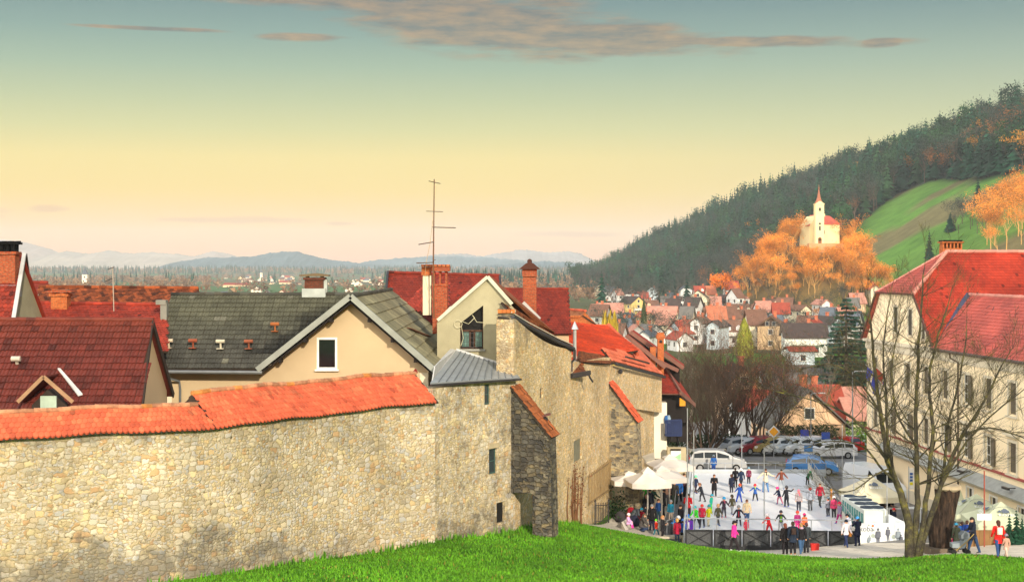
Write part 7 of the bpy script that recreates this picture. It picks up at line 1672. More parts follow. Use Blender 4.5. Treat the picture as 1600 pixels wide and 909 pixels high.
for k in range(4):
 mb = MB(); yy = 85.3+k*1.4;
 for s in (.3,.72): mb.lathe([(.42,2.05),(.42,2.12),(.36,2.13),(.05,2.10)], mix(w0,w1,s), yy, 14)
 mb.build('fan', M('dark_fan', lin('1E3044'), .5), cm)
mb = MB();
for i in range(9): mb.box2((w0-.03,84.6+i*.6,.3),(w0-.003,84.95+i*.6,1.8))
mb.build('grille', M('teal_grille', lin('4F9490'), .6), cm)
mb = MB()
for i in range(8): mb.poly([(X(1388,84)+i*.35,84.0+ (i%2)*.15,1.9-.17*i),(X(1388,84)+(i+1)*.35,84.0+((i+1)%2)*.15,1.9-.17*(i+1)),(X(1388,84)+(i+1)*.35,83.9,-.1),(X(1388,84)+i*.35,83.9,-.1)])
o_ = mb.build('tarpaulin', M('pale_tarp', lin('C8D2DC'), .6, 1.5, .12)); tag(o_, 'pale wrinkled tarpaulin stretched beside the cooling machine', 'tarpaulin')
def canopy(name, label, cx, cy, half, hv, ht, zfoot, rot, m, valance=.28, vent=True, posts='corner', group=None, cat='tent', emblem=None, vm=None):
 o = thing(name, label, cat, (cx, cy, zfoot), rot, group); mb = MB(); n = 6
 cs = [(-half,-half),(half,-half),(half,half),(-half,half)]
 for i in range(4):
  a, b = cs[i], cs[(i+1)%4]
  for j in range(n):
   for k_ in range(n):
    def pt(u, v):
     x = mix(mix(a[0], b[0], u), 0, v); y = mix(mix(a[1], b[1], u), 0, v); z = mix(hv, ht, v**1.12)-.06*math.sin(math.pi*u)*(1-v); return (x, y, z)
    mb.poly([pt(j/n,k_/n),pt((j+1)/n,k_/n),pt((j+1)/n,(k_+1)/n),pt(j/n,(k_+1)/n)])
  for j in range(n):
   u0, u1 = j/n, (j+1)/n; p = lambda u: (mix(a[0],b[0],u), mix(a[1],b[1],u)); z_ = lambda u: hv-.06*math.sin(math.pi*u)
   mb.poly([(*p(u0), z_(u0)-valance),(*p(u1), z_(u1)-valance),(*p(u1), z_(u1)),(*p(u0), z_(u0))])
 mb.build('canopy', m, o, local=True)
 if vent:
  mb = MB(); q = half*.3; zz = mix(hv, ht, .66)+.1
  for i in range(4):
   a, b = [(-q,-q),(q,-q),(q,q),(-q,q)][i], [(-q,-q),(q,-q),(q,q),(-q,q)][(i+1)%4]; mb.poly([(*a,zz),(*b,zz),(0,0,ht+.18)]); mb.poly([(*a,zz-.1),(*b,zz-.1),(*b,zz),(*a,zz)])
  mb.build('vent_cap', m, o, local=True)
 pm = M('parasol_pole', lin('A8A49C'), .5)
 if posts == 'corner':
  for c in cs: mb = MB(); mb.tube([(c[0]*.97,c[1]*.97,0),(c[0]*.97,c[1]*.97,hv-.02)], .035, 6); mb.build('leg', pm, o, local=True)
 else: mb = MB(); mb.tube([(0,0,0),(0,0,ht-.03)], .05, 7); mb.lathe([(.45,0),(.45,.1),(.1,.14)], 0, 0, 10); mb.build('pole', pm, o, local=True)
 mb = MB()
 for c in cs: mb.tube([(0,0,ht-.07),(c[0],c[1],hv-.05)], .022, 4)
 mb.build('ribs', pm, o, local=True)
 if emblem:
  for side in emblem:
   tilt = math.atan2(ht-hv, half); ang = side*math.pi/2
   q = Matrix.Rotation(ang, 4, 'Z') @ Matrix.Translation((0, -half*.52, mix(hv, ht, .48)+.05)) @ Matrix.Rotation(tilt, 4, 'X') @ Matrix.Scale(half/2.5, 4)
   mb = MB()
   for poly in ([(-.28,-.05),(.30,-.05),(.34,.22),(.12,.50),(-.06,.56),(-.20,.38),(-.34,.30)],[(-.60,.02),(-.40,.02),(-.36,.22),(-.50,.34),(-.62,.2)]): mb.poly([tuple(q @ Vector((x*.9, y*.9, .02))) for x, y in poly])
   mb.build('emblem', M('emblem_grey_blue', lin('5E6A7A'), .8), o, local=True)
   tx = text('KOZEL', None, (0,0,0), .42, M('lettering_white', lin('E4EAEE'), .7)); tx.parent = o; tx.matrix_local = q @ Matrix.Translation((.05,-.32,.03))
   mb = MB();
   for i in range(12): a_ = math.pi*(.12+.76*i/12); b_ = math.pi*(.12+.76*(i+.8)/12); mb.poly([tuple(q @ Vector((math.cos(c_)*rr, math.sin(c_)*rr*.62+.1, .02))) for c_, rr in ((a_,1.0),(b_,1.0),(b_,.94),(a_,.94))])
   mb.build('emblem_arc', M('emblem_grey_blue', lin('5E6A7A'), .8), o, local=True)
 return o
sage = M('sage_canvas', lin('C4CBAE'), .8, .8, .06); offw = M('off_white_canvas', lin('E8E0D4'), .8, .8, .05); beige = M('beige_canvas', lin('CFC9AE'), .8, .8, .06)
g = gmesh(X(1537,78),78)
for k, (px, d, half, yv, yt, lb, em) in enumerate(((1564,78.5,1.75,820,783,'nearest pale green tent with a dark emblem and a white notice',(0,3)),(1526,83.5,1.6,806,771,'middle pale green tent with faded emblems behind the white notice',(0,3)),(1502,90,1.4,794,764,'farthest pale green tent half hidden by the carved trunk',(3,)))):
 x = X(px, d); z0_ = gmesh(x, d); canopy('beer_tent', lb, x, d, half, Z(yv,d-half)-z0_, Z(yt,d)-z0_, z0_, -.06, sage, .32, False, 'corner', 'pale green tents by the facade', 'tent', em)
d = 91; x = X(1361, d); canopy('beer_tent', 'beige serving tent with dark emblem between the rink and the big tree', x, d, 1.65, Z(776,d-1.6)-gmesh(x,d), Z(742,d)-gmesh(x,d), gmesh(x,d), .05, beige, .35, False, 'corner', None, 'tent', (0,))
for k, (px, d, yv, yt, half, lb) in enumerate(((1012,86.5,755,733,1.22,'nearest white parasol, beside the grey buttress'),(1034,89.5,747,731,1.38,'white parasol in the middle of the group, over the drinkers'),(1046,96,729,713,1.45,'farthest white parasol, in front of the green map board'),(984,88.6,751,738,1.2,'white parasol mostly hidden behind the grey buttress'))):
 x = X(px, d); z0_ = gmesh(x, d); canopy('white_parasol', lb, x, d, half, Z(yv,d-half)-z0_, Z(yt,d)-z0_, z0_, .12, offw, .3, True, 'centre', 'white parasols by the wall', 'parasol')
mb = MB(); mb.prism([W(1003,712,94), W(1010,722,90), W(1023,717,91), W(1022,706,95)], (0,0,-.06), (0,0,0)); o_ = mb.build('awning', M('cream_awning', lin('E2D6BC'), .8)); tag(o_, 'small cream folded awning on the wall above the parasols', 'awning')
mb = MB(); a = FP(0,0) if False else None
np_ = thing('notice', 'blank white notice board on a thin rusty pole in front of the tents', 'notice', (X(1538,74.5),74.5,gmesh(X(1538,74.5),74.5)))
z0_ = gmesh(X(1538,74.5),74.5); mb = MB(); mb.tube([(X(1538,74.5),74.5,z0_-.2),(X(1538,74.5),74.5,Z(735,74.5))], .035, 6); mb.build('pole', M('rusty_pole', lin('A05040'), .7), np_)
mb = MB(); mb.box2((X(1527,74.4),74.38,Z(812,74.4)),(X(1549,74.4),74.42,Z(802,74.4))); mb.build('sheet', M('notice_white', lin('E6E8F4'), .6), np_)
bc_ = thing('boarding', 'brown board screen under the pale tents with small fir trees before it', 'screen', (X(1560,76),76,1.5))
mb = MB(); y_ = 75.3; n = 13
for i in range(n):
 a, b = mix(X(1500,76), X(1625,74), i/n), mix(X(1500,76), X(1625,74), (i+1)/n)-.01; zz = gmesh(a, y_); mb.box2((a,y_,zz-.2),(b,y_+.06,Z(824,76)))
mb.build('boards', M('brown_screen_boards', lin('8A6A44'), .8, 1.2, .2), bc_); mb = MB(); mb.box2((X(1572,76),75.2,Z(834,76)),(X(1583,76),75.29,Z(825,76))); mb.build('hatch', dark, bc_)
for k, px in enumerate((1577, 1588, 1597)):
 d = 74.4; x = X(px, d); o_ = plant('small_fir', con_m[k], x, d, .085, ['small potted fir below the hatch of the board screen','small fir tree in the middle of the three by the board screen','small fir tree at the right edge by the board screen'][k], 'fir tree')
ct = thing('carved_trunk', 'huge dark hollow tree trunk with a pale slab on top beside the path', 'tree trunk', (X(1470,73),73,gmesh(X(1470,73),73)))
mb = MB(); z0_ = gmesh(X(1470,73),73)-.2; cx_, cy__ = X(1469,73), 73; n = 26; rows = 16; rgk = random.Random(8); off = len(mb.v); lob = [rgk.uniform(.86,1.14) for _ in range(n)]
for j in range(rows+1):
 f_ = j/rows; zz = mix(z0_, Z(767,73), f_); rr = mix(.56, .53, f_)*(1+.18*sm(.75,1,f_)-.05*math.sin(f_*9)); sh = .35*sm(.35, 1, f_)
 for i in range(n): a = 6.283*i/n; r_ = rr*lob[i]*(1+.06*math.sin(f_*7+i*2.3)); mb.v.append((cx_+sh+r_*math.cos(a), cy__+r_*math.sin(a), zz+(.25*abs(math.sin(i*1.7)) if j == rows else 0)))
for j in range(rows):
 for i in range(n): mb.f.append((off+j*n+i, off+j*n+(i+1)%n, off+(j+1)*n+(i+1)%n, off+(j+1)*n+i)); mb.m.append(0); mb.c.append((1,1,1)); mb.uv.append(None)
tb_ = NT('charred_trunk_bark'); tc = tb_.n('ShaderNodeTexCoord').outputs['Object']; mp_ = tb_.n('ShaderNodeMapping'); tb_.l(tc, mp_.inputs[0]); mp_.inputs['Scale'].default_value = (5,5,.8); k1 = tb_.noise(mp_.outputs[0], 1.5, 6, .7)
tb_.bsdf(tb_.ramp(k1.outputs['Fac'], [(.35,(.012,.009,.007)),(.52,(.055,.036,.026)),(.7,(.13,.075,.045))]), .9, 0, .2, tb_.bump(k1.outputs['Fac'], 1.0, .12)); mb.build('trunk', tb_.m, ct, smooth=True)
mb = MB(); mb.box(cx_, cy__, z0_+.35, 1.42, 1.35, .42); mb.build('plinth', M('grey_brown_plinth', lin('6E6252'), .9, 1, .2), ct)
mb = MB(); mb.lathe([(.55,Z(766,73)),(.72,Z(762,73)),(.64,Z(757,73)),(.1,Z(755.5,73))], cx_+.4, cy__, 12); mb.build('slab', M('pale_wood_slab', lin('B8A88C'), .9, 2, .15), ct)
mbd = thing('map_board', 'stone pillar carrying a green and white town map with dark header', 'sign', (X(1055,104),104,0)); mb = MB(); mb.box2((X(1042,105),104.6,-.3),(X(1071,105),105.2,Z(698,105))); mb.build('stone_back', M('pale_stone_pillar', lin('B5A888'), .9, .8, .15), mbd)
mb = MB(); mb.box2((X(1048,104.5),104.5,Z(722,104.5)),(X(1064,104.5),104.58,Z(704,104.5))); mb.build('map_sheet', M('map_pale', lin('DDE8E4'), .6), mbd)
mb = MB(); mb.prism([W(1048.3,712,104.46),W(1056,713,104.46),W(1063.7,708,104.46),W(1063.7,721.6,104.46),W(1048.3,721.6,104.46)], (0,0,0), (0,.02,0)); mb.build('map_green', M('map_green', lin('9CC89A'), .6), mbd)
mb = MB(); mb.box2((X(1048,104.5),104.46,Z(703.4,104.5)),(X(1064,104.5),104.6,Z(701,104.5))); mb.build('header', M('map_header', lin('3A3026'), .7), mbd)
stw = stone('grey_low_wall_stone', [lin(c) for c in ('9A9688','8A8678','A8A498','7C786C')], lin('8A8678'), .5, .3, seed=21)
def lowwall(pts, z0, z1, label):
 P_ = Path(pts); m = MB(); wall_strip(m, P_, lambda s: z0, lambda s: z1, (), .5, 1.5, .6); o_ = m.build('stone_wall', [stw, dark], stain=lambda p: .25); tag(o_, label, 'wall')
lowwall([(X(1062,120),120.2),(X(1135,120),120)], -.4, Z(702,120), 'low grey stone wall behind the silver van'); lowwall([(X(1136,118),118.5),(X(1285,118),118)], -.5, Z(722,118), 'long low stone wall between the blue car and the parked cars')
mb = MB()
for i in range(9): a = 6.28*i/9
lowwall([(X(1075,131),131),(X(1240,131),131)], -1, Z(712,131), 'brown stone wall at the foot of the bare shrubs') if False else None
mb = MB(); mb.prism([(X(971,84.4),84.4,gmesh(X(971,84.4),84.4)-.1),(X(986,83.2),83.2,-.1),(X(988,87.0),87.0,-.1),(X(984,89),89,.3)], (0,0,0), (0,0,.55)); o_ = mb.build('kerb_wall', M('white_kerb', lin('D8D2C4'), .85)); tag(o_, 'low white kerb wall edging the gravel terrace', 'wall')
ig = thing('iron_gate', 'small black iron railing gate at the foot of the grated wall', 'gate', tuple(W(940,822,84)))
mb = MB(); a, b = V(X(930,83.5),83.5,0), V(X(951,86),86,0); z0_ = min(gmesh(a.x,a.y), gmesh(b.x,b.y));
for i in range(9): p = a.lerp(b, i/8); gg_ = gmesh(p.x, p.y); mb.tube([(p.x,p.y,gg_-.2),(p.x,p.y,gg_+(1.35 if i % 8 else 1.5))], .02 if i % 8 else .045, 5)
mb.build('bars', dkmetal, ig); mb = MB();
for h_ in (.2, 1.15): mb.beam((a.x,a.y,gmesh(a.x,a.y)+h_),(b.x,b.y,gmesh(b.x,b.y)+h_),.03,.04)
mb.build('rails', dkmetal, ig)
rgv = random.Random(61)
vn = thing('creeper', 'dry brown creeper climbing the warm wall left of the grating', 'plant', (P3b.at(1).x, P3b.at(1).y, 1.5)); mb = MB(); tp = []
for k in range(12):
 s = rgv.uniform(-1.2, 2.6); PP = P3b if s > 0 else P3; q = PP.at(s if s > 0 else P3.len+s)+PP.nrm(1)*.06; z_ = gmesh(q.x+.2, q.y)-.1; pts = [V(q.x,q.y,z_)]
 for i in range(7): pts.append(pts[-1]+P3b.dir(1)*rgv.uniform(-.22,.22)+V(0,0,rgv.uniform(.25,.62)))
 mb.tube(pts, [.045,.04,.035,.03,.025,.02,.015,.01], 4); tp += [(p_, V(0,0,1), 1) for p_ in pts[3:]]
mb.build('stems', M('creeper_wood', lin('7A5438'), .95), vn); mb = MB(); twig_cloud(mb, tp, rgv, 5, .22, .12, 0, lambda r_: (r_.uniform(.5,1.3),)*3); mb.build('leaves', leafm('creeper_leaves', '8A5A3C'), vn)
mb = MB();
for i in range(500):
 q = V(X(965,88)+rgv.gauss(0,.35), 88+rgv.gauss(0,.5), gmesh(X(965,88),88)+abs(rgv.gauss(0,.8))); a = V(rgv.uniform(-1,1),rgv.uniform(-1,1),rgv.uniform(-.5,1))*.14; b = V(rgv.uniform(-1,1),rgv.uniform(-1,1),rgv.uniform(-1,1))*.09; mb.poly([q-b,q+a,q+b], 0, (rgv.uniform(.5,1.4),)*3)
o_ = mb.build('ivy', leafm('ivy_green', '2E4A22')); tag(o_, 'dark green ivy clump beside the opening of the grey buttress', 'plant')
def lamp(px, d, pyt, label, two=False):
 x = X(px, d); z0_ = gmesh(x, d); zt_ = Z(pyt, d); o = thing('street_lamp', label, 'street lamp', (x, d, z0_)); mb = MB(); mb.tube([(x,d,z0_-.2),(x,d,zt_),(x+.25,d,zt_+.12),(x+.9,d,zt_+.15)], [.07,.05,.04,.035], 6); mb.build('post', steel, o)
 mb = MB(); mb.box(x+1.05, d, zt_+.14, .6, .22, .1); mb.build('lamp_head', M('lamp_grey', (.5,.52,.53), .5), o)
lamp(1267,136,616,'grey street lamp in front of the peach gable'); lamp(1332,126,582,'tall grey street lamp left of the flags')
def signpost(px, d, pyt, shape, c, label, lab2=None):
 x = X(px, d); z0_ = gmesh(x, d); zt_ = Z(pyt, d); o = thing('road_sign', label, 'sign', (x, d, z0_)); mb = MB(); mb.tube([(x,d,z0_-.2),(x,d,zt_+.3)], .035, 6); mb.build('post', steel, o); mb = MB()
 if shape == 'diamond': mb.prism([(x-.42,d-.06,zt_),(x,d-.06,zt_-.42),(x+.42,d-.06,zt_),(x,d-.06,zt_+.42)], (0,0,0), (0,.03,0))
 else: mb.box(x, d-.05, zt_, .75, .04, .6)
 f = mb.build('plate', M('sign_'+c, lin(c), .5), o)
 if shape != 'diamond':
  mb = MB(); mb.box(x, d-.04, zt_-.75, .75, .04, .7); mb.build('plate', M('sign_white', lin('DDE2E4'), .5), o)
 else:
  mb = MB(); mb.prism([(x-.56,d-.02,zt_),(x,d-.02,zt_-.56),(x+.56,d-.02,zt_),(x,d-.02,zt_+.56)], (0,0,0), (0,.02,0)); mb.build('rim', M('sign_white', lin('DDE2E4'), .5), o)
signpost(1209,124,674,'diamond','E8A020','yellow diamond road sign in front of the parked cars'); signpost(1257,128,676,'sq','2A3A9E','blue sign on a thin post by the hedge'); signpost(1290,127,680,'sq','2A50B0','blue parking sign with white plate right of the hedge'); signpost(1263,122,700,'sq','4A80B8','low blue sign just above the long stone wall');
# ------------------------------------------------------------------ vehicles
def car_mesh(kind):
 L, Wd, H = dict(hatch=(4.1,1.72,1.48), estate=(4.5,1.75,1.5), mpv=(4.65,1.82,1.72), sedan=(4.5,1.76,1.42), van=(5.3,2.0,2.3))[kind]
 prof = dict(hatch=[(-.5,.32,.60),(-.495,.30,.95),(-.44,.30,1.05),(-.36,.30,1.42),(-.20,.30,1.48),(.05,.30,1.46),(.16,.30,1.30),(.25,.30,1.00),(.42,.30,.86),(.495,.30,.68),(.5,.34,.5)],
  estate=[(-.5,.32,.6),(-.495,.3,.98),(-.46,.3,1.05),(-.42,.3,1.40),(-.30,.3,1.49),(.05,.3,1.48),(.17,.3,1.28),(.25,.3,1.02),(.42,.3,.88),(.495,.3,.7),(.5,.34,.5)],
  mpv=[(-.5,.34,.65),(-.495,.32,1.02),(-.47,.32,1.10),(-.42,.32,1.55),(-.32,.32,1.71),(.0,.32,1.72),(.13,.32,1.60),(.30,.32,1.16),(.42,.32,.98),(.495,.32,.75),(.5,.34,.5)],
  sedan=[(-.5,.32,.6),(-.495,.3,.92),(-.36,.3,1.0),(-.24,.3,1.34),(-.12,.3,1.42),(.05,.3,1.41),(.14,.3,1.28),(.25,.3,.98),(.42,.3,.85),(.495,.3,.68),(.5,.34,.5)],
  van=[(-.5,.36,.8),(-.498,.34,1.3),(-.49,.34,2.0),(-.47,.34,2.28),(.0,.34,2.3),(.18,.34,2.26),(.28,.34,1.9),(.36,.34,1.35),(.46,.34,1.15),(.497,.34,.9),(.5,.36,.5)])[kind]
 belt = dict(hatch=.93, estate=.95, mpv=1.05, sedan=.92, van=1.25)[kind]
 mb = MB(); gl_ = MB(); n = len(prof)
 def half(z): return Wd/2*(1.0 if z <= belt else 1-.20*(z-belt)/(H-belt+.001))
 for s in (-1, 1):
  for i in range(n-1):
   (x0,b0,t0),(x1,b1,t1) = prof[i], prof[i+1]; x0, x1 = x0*L, x1*L; z0a, z1a = min(t0, belt), min(t1, belt)
   mb.poly([(x0,s*Wd/2*.96,b0),(x1,s*Wd/2*.96,b1),(x1,s*Wd/2,z1a),(x0,s*Wd/2,z0a)])
   if t0 > belt or t1 > belt: mb.poly([(x0,s*half(z0a),z0a),(x1,s*half(z1a),z1a),(x1,s*half(t1),t1),(x0,s*half(t0),t0)])
 for i in range(n-1):
  (x0,b0,t0),(x1,b1,t1) = prof[i], prof[i+1]; x0, x1 = x0*L, x1*L; mb.poly([(x0,-half(t0),t0),(x1,-half(t1),t1),(x1,half(t1),t1),(x0,half(t0),t0)]); mb.poly([(x0,-Wd*.48,b0),(x1,-Wd*.48,b1),(x1,Wd*.48,b1),(x0,Wd*.48,b0)])
 for e in (0, n-1): x_, b_, t_ = prof[e]; mb.poly([(x_*L,-Wd*.48,b_),(x_*L,Wd*.48,b_),(x_*L,half(t_),t_),(x_*L,-half(t_),t_)])
 top = [p for p in prof if p[2] > belt+.08]; i0 = prof.index(top[0]); i1 = prof.index(top[-1]); fi = max(i for i in range(n) if prof[i][2] > belt+.02)
 def slope(i, a, b, off=.012):
  (x0,_,t0),(x1,_,t1) = prof[i], prof[i+1]; q = []
  for f_ in (a, b):
   x_, z_ = mix(x0, x1, f_)*L, mix(t0, t1, f_); h_ = half(z_)-.09
   nx, nz = (t1-t0), -(x1-x0)*L; nl = math.hypot(nx, nz) or 1; ox, oz = -nx/nl*off*1, -nz/nl*off
   q.append((x_+ox, h_, z_+oz))
  gl_.poly([(q[0][0],-q[0][1],q[0][2]),(q[1][0],-q[1][1],q[1][2]),(q[1][0],q[1][1],q[1][2]),(q[0][0],q[0][1],q[0][2])])
 kF = dict(hatch=[(6,.35,1)], estate=[(6,.1,1)], mpv=[(6,.15,1)], sedan=[(6,.1,1)], van=[(5,.7,1),(6,0,1)])[kind]
 for i, a, b in kF: slope(i, a, b)
 slope({'hatch':6,'estate':6,'mpv':6,'sedan':6,'van':6}[kind]+0, .02, .98)
 if kind != 'van': slope(2, .1, .9)
 x_r = dict(hatch=-.40, estate=-.42, mpv=-.42, sedan=-.26, van=.12)[kind]*L; x_f = dict(hatch=.20, estate=.20, mpv=.25, sedan=.2, van=.30)[kind]*L
 zt_ = H-.16
 cuts = dict(hatch=[0,.5,.93], estate=[0,.28,.62,.95], mpv=[0,.27,.6,.93], sedan=[0,.45,.93], van=[0,.95])[kind]
 for s in (-1, 1):
  for a, b in zip(cuts, cuts[1:]):
   xa, xb = mix(x_r, x_f, a)+.04, mix(x_r, x_f, b)-.04
   def zlim(x_):
    for (xx0,_,tt0),(xx1,_,tt1) in zip(prof, prof[1:]):
     if xx0*L <= x_ <= xx1*L: return mix(tt0, tt1, (x_-xx0*L)/((xx1-xx0)*L or 1))-.13
    return belt+.1
   za, zb_ = min(zt_, zlim(xa)), min(zt_, zlim(xb)); za, zb_ = max(za, belt+.12), max(zb_, belt+.06)
   gl_.poly([(xa,s*(half(belt+.06)+.012),belt+.06),(xb,s*(half(belt+.06)+.012),belt+.06),(xb,s*(half(zb_)+.012),zb_),(xa,s*(half(za)+.012),za)])
 wh = []
 for x_ in (-.31*L, .32*L):
  for s in (-1, 1): wh.append((x_, s*(Wd/2-.09)))
 return mb, gl_, wh, L, Wd, H, belt
_car = {}
carglass = M('car_glass', (.02,.028,.032), .08, spec=.7); tyre = M('tyre_rubber', (.012,.012,.013), .8); rimm = M('alloy_rim', (.45,.46,.47), .35, metal=.6); redl = M('tail_lamp_red', (.5,.02,.015), .3); hl = M('headlamp_clear', (.75,.75,.7), .15, spec=.6)
def car(name, kind, paint, x, d, rz, label, z=None, rz2=0):
 if kind not in _car:
  b_, g_, wh, L, Wd, H, belt = car_mesh(kind); bm_ = mesh_of(b_, [M('p')] if False else [tyre]); gm_ = mesh_of(g_, [carglass])
  w_ = MB(); w_.tube([(0,-.1,0),(0,.1,0)], .31, 16, 0); wm_ = mesh_of(w_, [tyre]); r_ = MB(); r_.tube([(0,-.108,0),(0,.108,0)], .19, 12, 0); rm_ = mesh_of(r_, [rimm])
  l_ = MB(); l_.box(0,0,0,.1,.32,.2); _car[kind] = (bm_, gm_, wm_, rm_, mesh_of(l_, [redl]), wh, L, Wd, H, belt)
 bm_, gm_, wm_, rm_, lm_, wh, L, Wd, H, belt = _car[kind]
 z = gmesh(x, d)+.02 if z is None else z; o = thing(name, label, 'van' if kind in ('mpv','van') else 'car', (x, d, z), rz)
 def ch(nm, me, loc, par, mt=None):
  c = bpy.data.objects.new(nm, me); col.objects.link(c); c.parent = par; c.location = loc
  if mt: c.material_slots[0].link = 'OBJECT'; c.material_slots[0].material = mt
  return c
 pm = M('car_paint_'+paint, lin(paint), .25, .4, .05, spec=.6); b = ch('body', bm_, (0,0,0), o, pm); ch('windows', gm_, (0,0,0), b)
 for x_, y_ in wh: w_ = ch('wheel', wm_, (x_,y_,.31), o); ch('rim', rm_, (0,0,0), w_)
 for s in (-1, 1): ch('tail_light', lm_, (-L*.492, s*(Wd/2-.17), belt-.0), o); ch('headlight', lm_, (L*.485, s*(Wd/2-.22), .72), o, hl)
 mb = MB()
 for s in (-1, 1): mb.box(L*.2, s*(Wd/2+.08), belt+.1, .12, .16, .12)
 mb.build('mirror', pm, o, local=True)
 mb = MB()
 for sx_ in (-1, 1): mb.box(sx_*(L/2+.0), 0, .42, .08, Wd*.93, .2)
 mb.build('bumper', pm, o, local=True)
 return o
car('silver_van', 'mpv', 'B4B6B6', X(1120,115.4), 115.4, -.05, 'silver people carrier parked behind the far left corner of the rink', z=.02)
car('blue_hatchback', 'hatch', '4A8CD0', X(1277,111.5), 113.5, -.22, 'bright blue hatchback parked behind the right end of the rink', z=.02)
car('white_van', 'van', 'D6DEE6', X(1368,101), 101.5, -1.25, 'white delivery van parked behind the beige tent', z=.02)
car('white_estate', 'estate', 'DADCDE', X(1298,124), 124.5, 3.25, 'white estate car with dark wheels, nearest in the parked row')
car('red_hatchback', 'hatch', 'C02018', X(1316,138), 138, 2.2, 'bright red hatchback parked on the right of the car park')
rowc = [(1146,'A8ADB2','pale grey car at the left end of the parked row, half behind the shrub'),(1166,'C4CACF','light silver car second from the left in the parked row'),(1184,'8A2A30','dark red-roofed car in the parked row left of the gold one'),(1203,'A08C50','gold-beige estate car in the parked row'),(1220,'D2D4D2','white car right of the gold one in the parked row'),(1237,'BFC8CE','silver car in the middle right of the parked row'),(1253,'D8DCDC','white car two places left of the white estate'),(1270,'C8CCD0','pale silver car next to the white estate')]
for k, (px, c, lb) in enumerate(rowc): o_ = car('parked_car', ['hatch','sedan','estate','hatch'][k % 4], c, X(px,127), 127.5, 3.6+.02*k, lb, z=-.15); o_['group'] = 'cars parked behind the stone wall'
for k, (px, py, d, c, lb) in enumerate(((1146,0,134,'B8BCC0','silver car in the second row behind the shrub stems'),(1180,0,134,'D0D2D4','white car in the second row left of the red-edged one'),(1228,0,134,'8E2430','dark red car in the second parked row'))):
 car('parked_car', 'hatch', c, X(px,d), d, 3.7, lb)['group'] = 'cars parked behind the stone wall'
for px, py, d, c, lb, kd, rz in ((1331,668,163,'A9B4B8','pale grey-green car high on the side road','sedan',3.0),(1352,690,152,'9FB6C2','pale blue car on the side road below the grey-green one','estate',2.6),(1310,690,150,'C0C6C8','silver car beside the green bank','hatch',2.6)):
 car('road_car', kd, c, X(px,d), d, rz, lb)
def table(px, d, label, w_=1.6, c='B0703C'):
 x = X(px, d); z0_ = gmesh(x, d); o = thing('table', label, 'table', (x,d,z0_)); mb = MB(); mb.box(0,0,1.0,w_,.6,.05); mb.build('table_top', M('table_'+c, lin(c), .7), o, local=True)
 for s in (-1,1):
  for t_ in (-1,1): mb = MB(); mb.box(s*(w_/2-.1), t_*.24, .49, .06,.06,.97); mb.build('leg', M('table_'+c, lin(c), .7), o, local=True)
table(1381, 91, 'orange-brown wooden serving table under the beige tent'); table(1412, 90, 'white table behind the tarpaulin by the big tree', 2.2, 'E4E8EA')
mb = MB(); p = V(X(1273,80.5),80.5,0); p.z = gmesh(p.x,p.y); mb.prism([p+V(-.2,0,0),p+V(.2,0,0),p+V(.24,0,.42),p+V(-.24,0,.42)], (0,-.15,0), (0,.15,0)); o_ = mb.build('red_box', M('red_plastic', lin('C82820'), .5)); tag(o_, 'small red plastic box at the foot of the rink fence', 'box')
bn = thing('banner', 'tall white feather banner with blue and yellow marks behind the tree stems', 'banner', (X(1424,95),95,.1)); mb = MB(); mb.tube([(X(1420,95),95,0),(X(1420,95),95,Z(728,95))], .03, 5); mb.build('pole', steel, bn)
mb = MB(); mb.box2((X(1420,95)+.03,94.98,Z(764,95)),(X(1428,95),95.01,Z(731,95))); mb.build('cloth', M('banner_white', lin('E6E4DC'), .7), bn)
mb = MB();
for k, yy in enumerate((738,743,748)): mb.box2((X(1421.5,95),94.95,Z(yy+3.6,95)),(X(1426,95),94.975,Z(yy,95)))
mb.build('blue_letters', M('banner_blue', lin('2E5A9C'), .7), bn); mb = MB(); mb.box2((X(1421.5,95),94.95,Z(757,95)),(X(1426,95),94.975,Z(753,95))); mb.build('yellow_mark', M('banner_yellow', lin('D8D020'), .7), bn)
rp_ = thing('ramp', 'grey metal ramp with handrails leading up to the rink at its left', 'ramp', (X(1058,92),92,0)); mb = MB(); mb.prism([(X(1052,86),86,0),(X(1070,86),86,0),(X(1072,100),100,0),(X(1056,100),100,0)], (0,0,0), (0,0,.32)); mb.build('deck', M('grey_deck', lin('8E9296'), .7), rp_)
for (a, b) in (((1042,86),(1058,86)),((1052,86),(1057,100))):
 p, q = V(X(*a),a[1],0), V(X(*b),b[1],0); mb = MB(); mb.tube([p+V(0,0,1.15),q+V(0,0,1.35)], .025, 5); mb.tube([p,p+V(0,0,1.15)], .025, 5); mb.tube([q,q+V(0,0,1.35)], .025, 5); mb.build('handrail', steel, rp_)
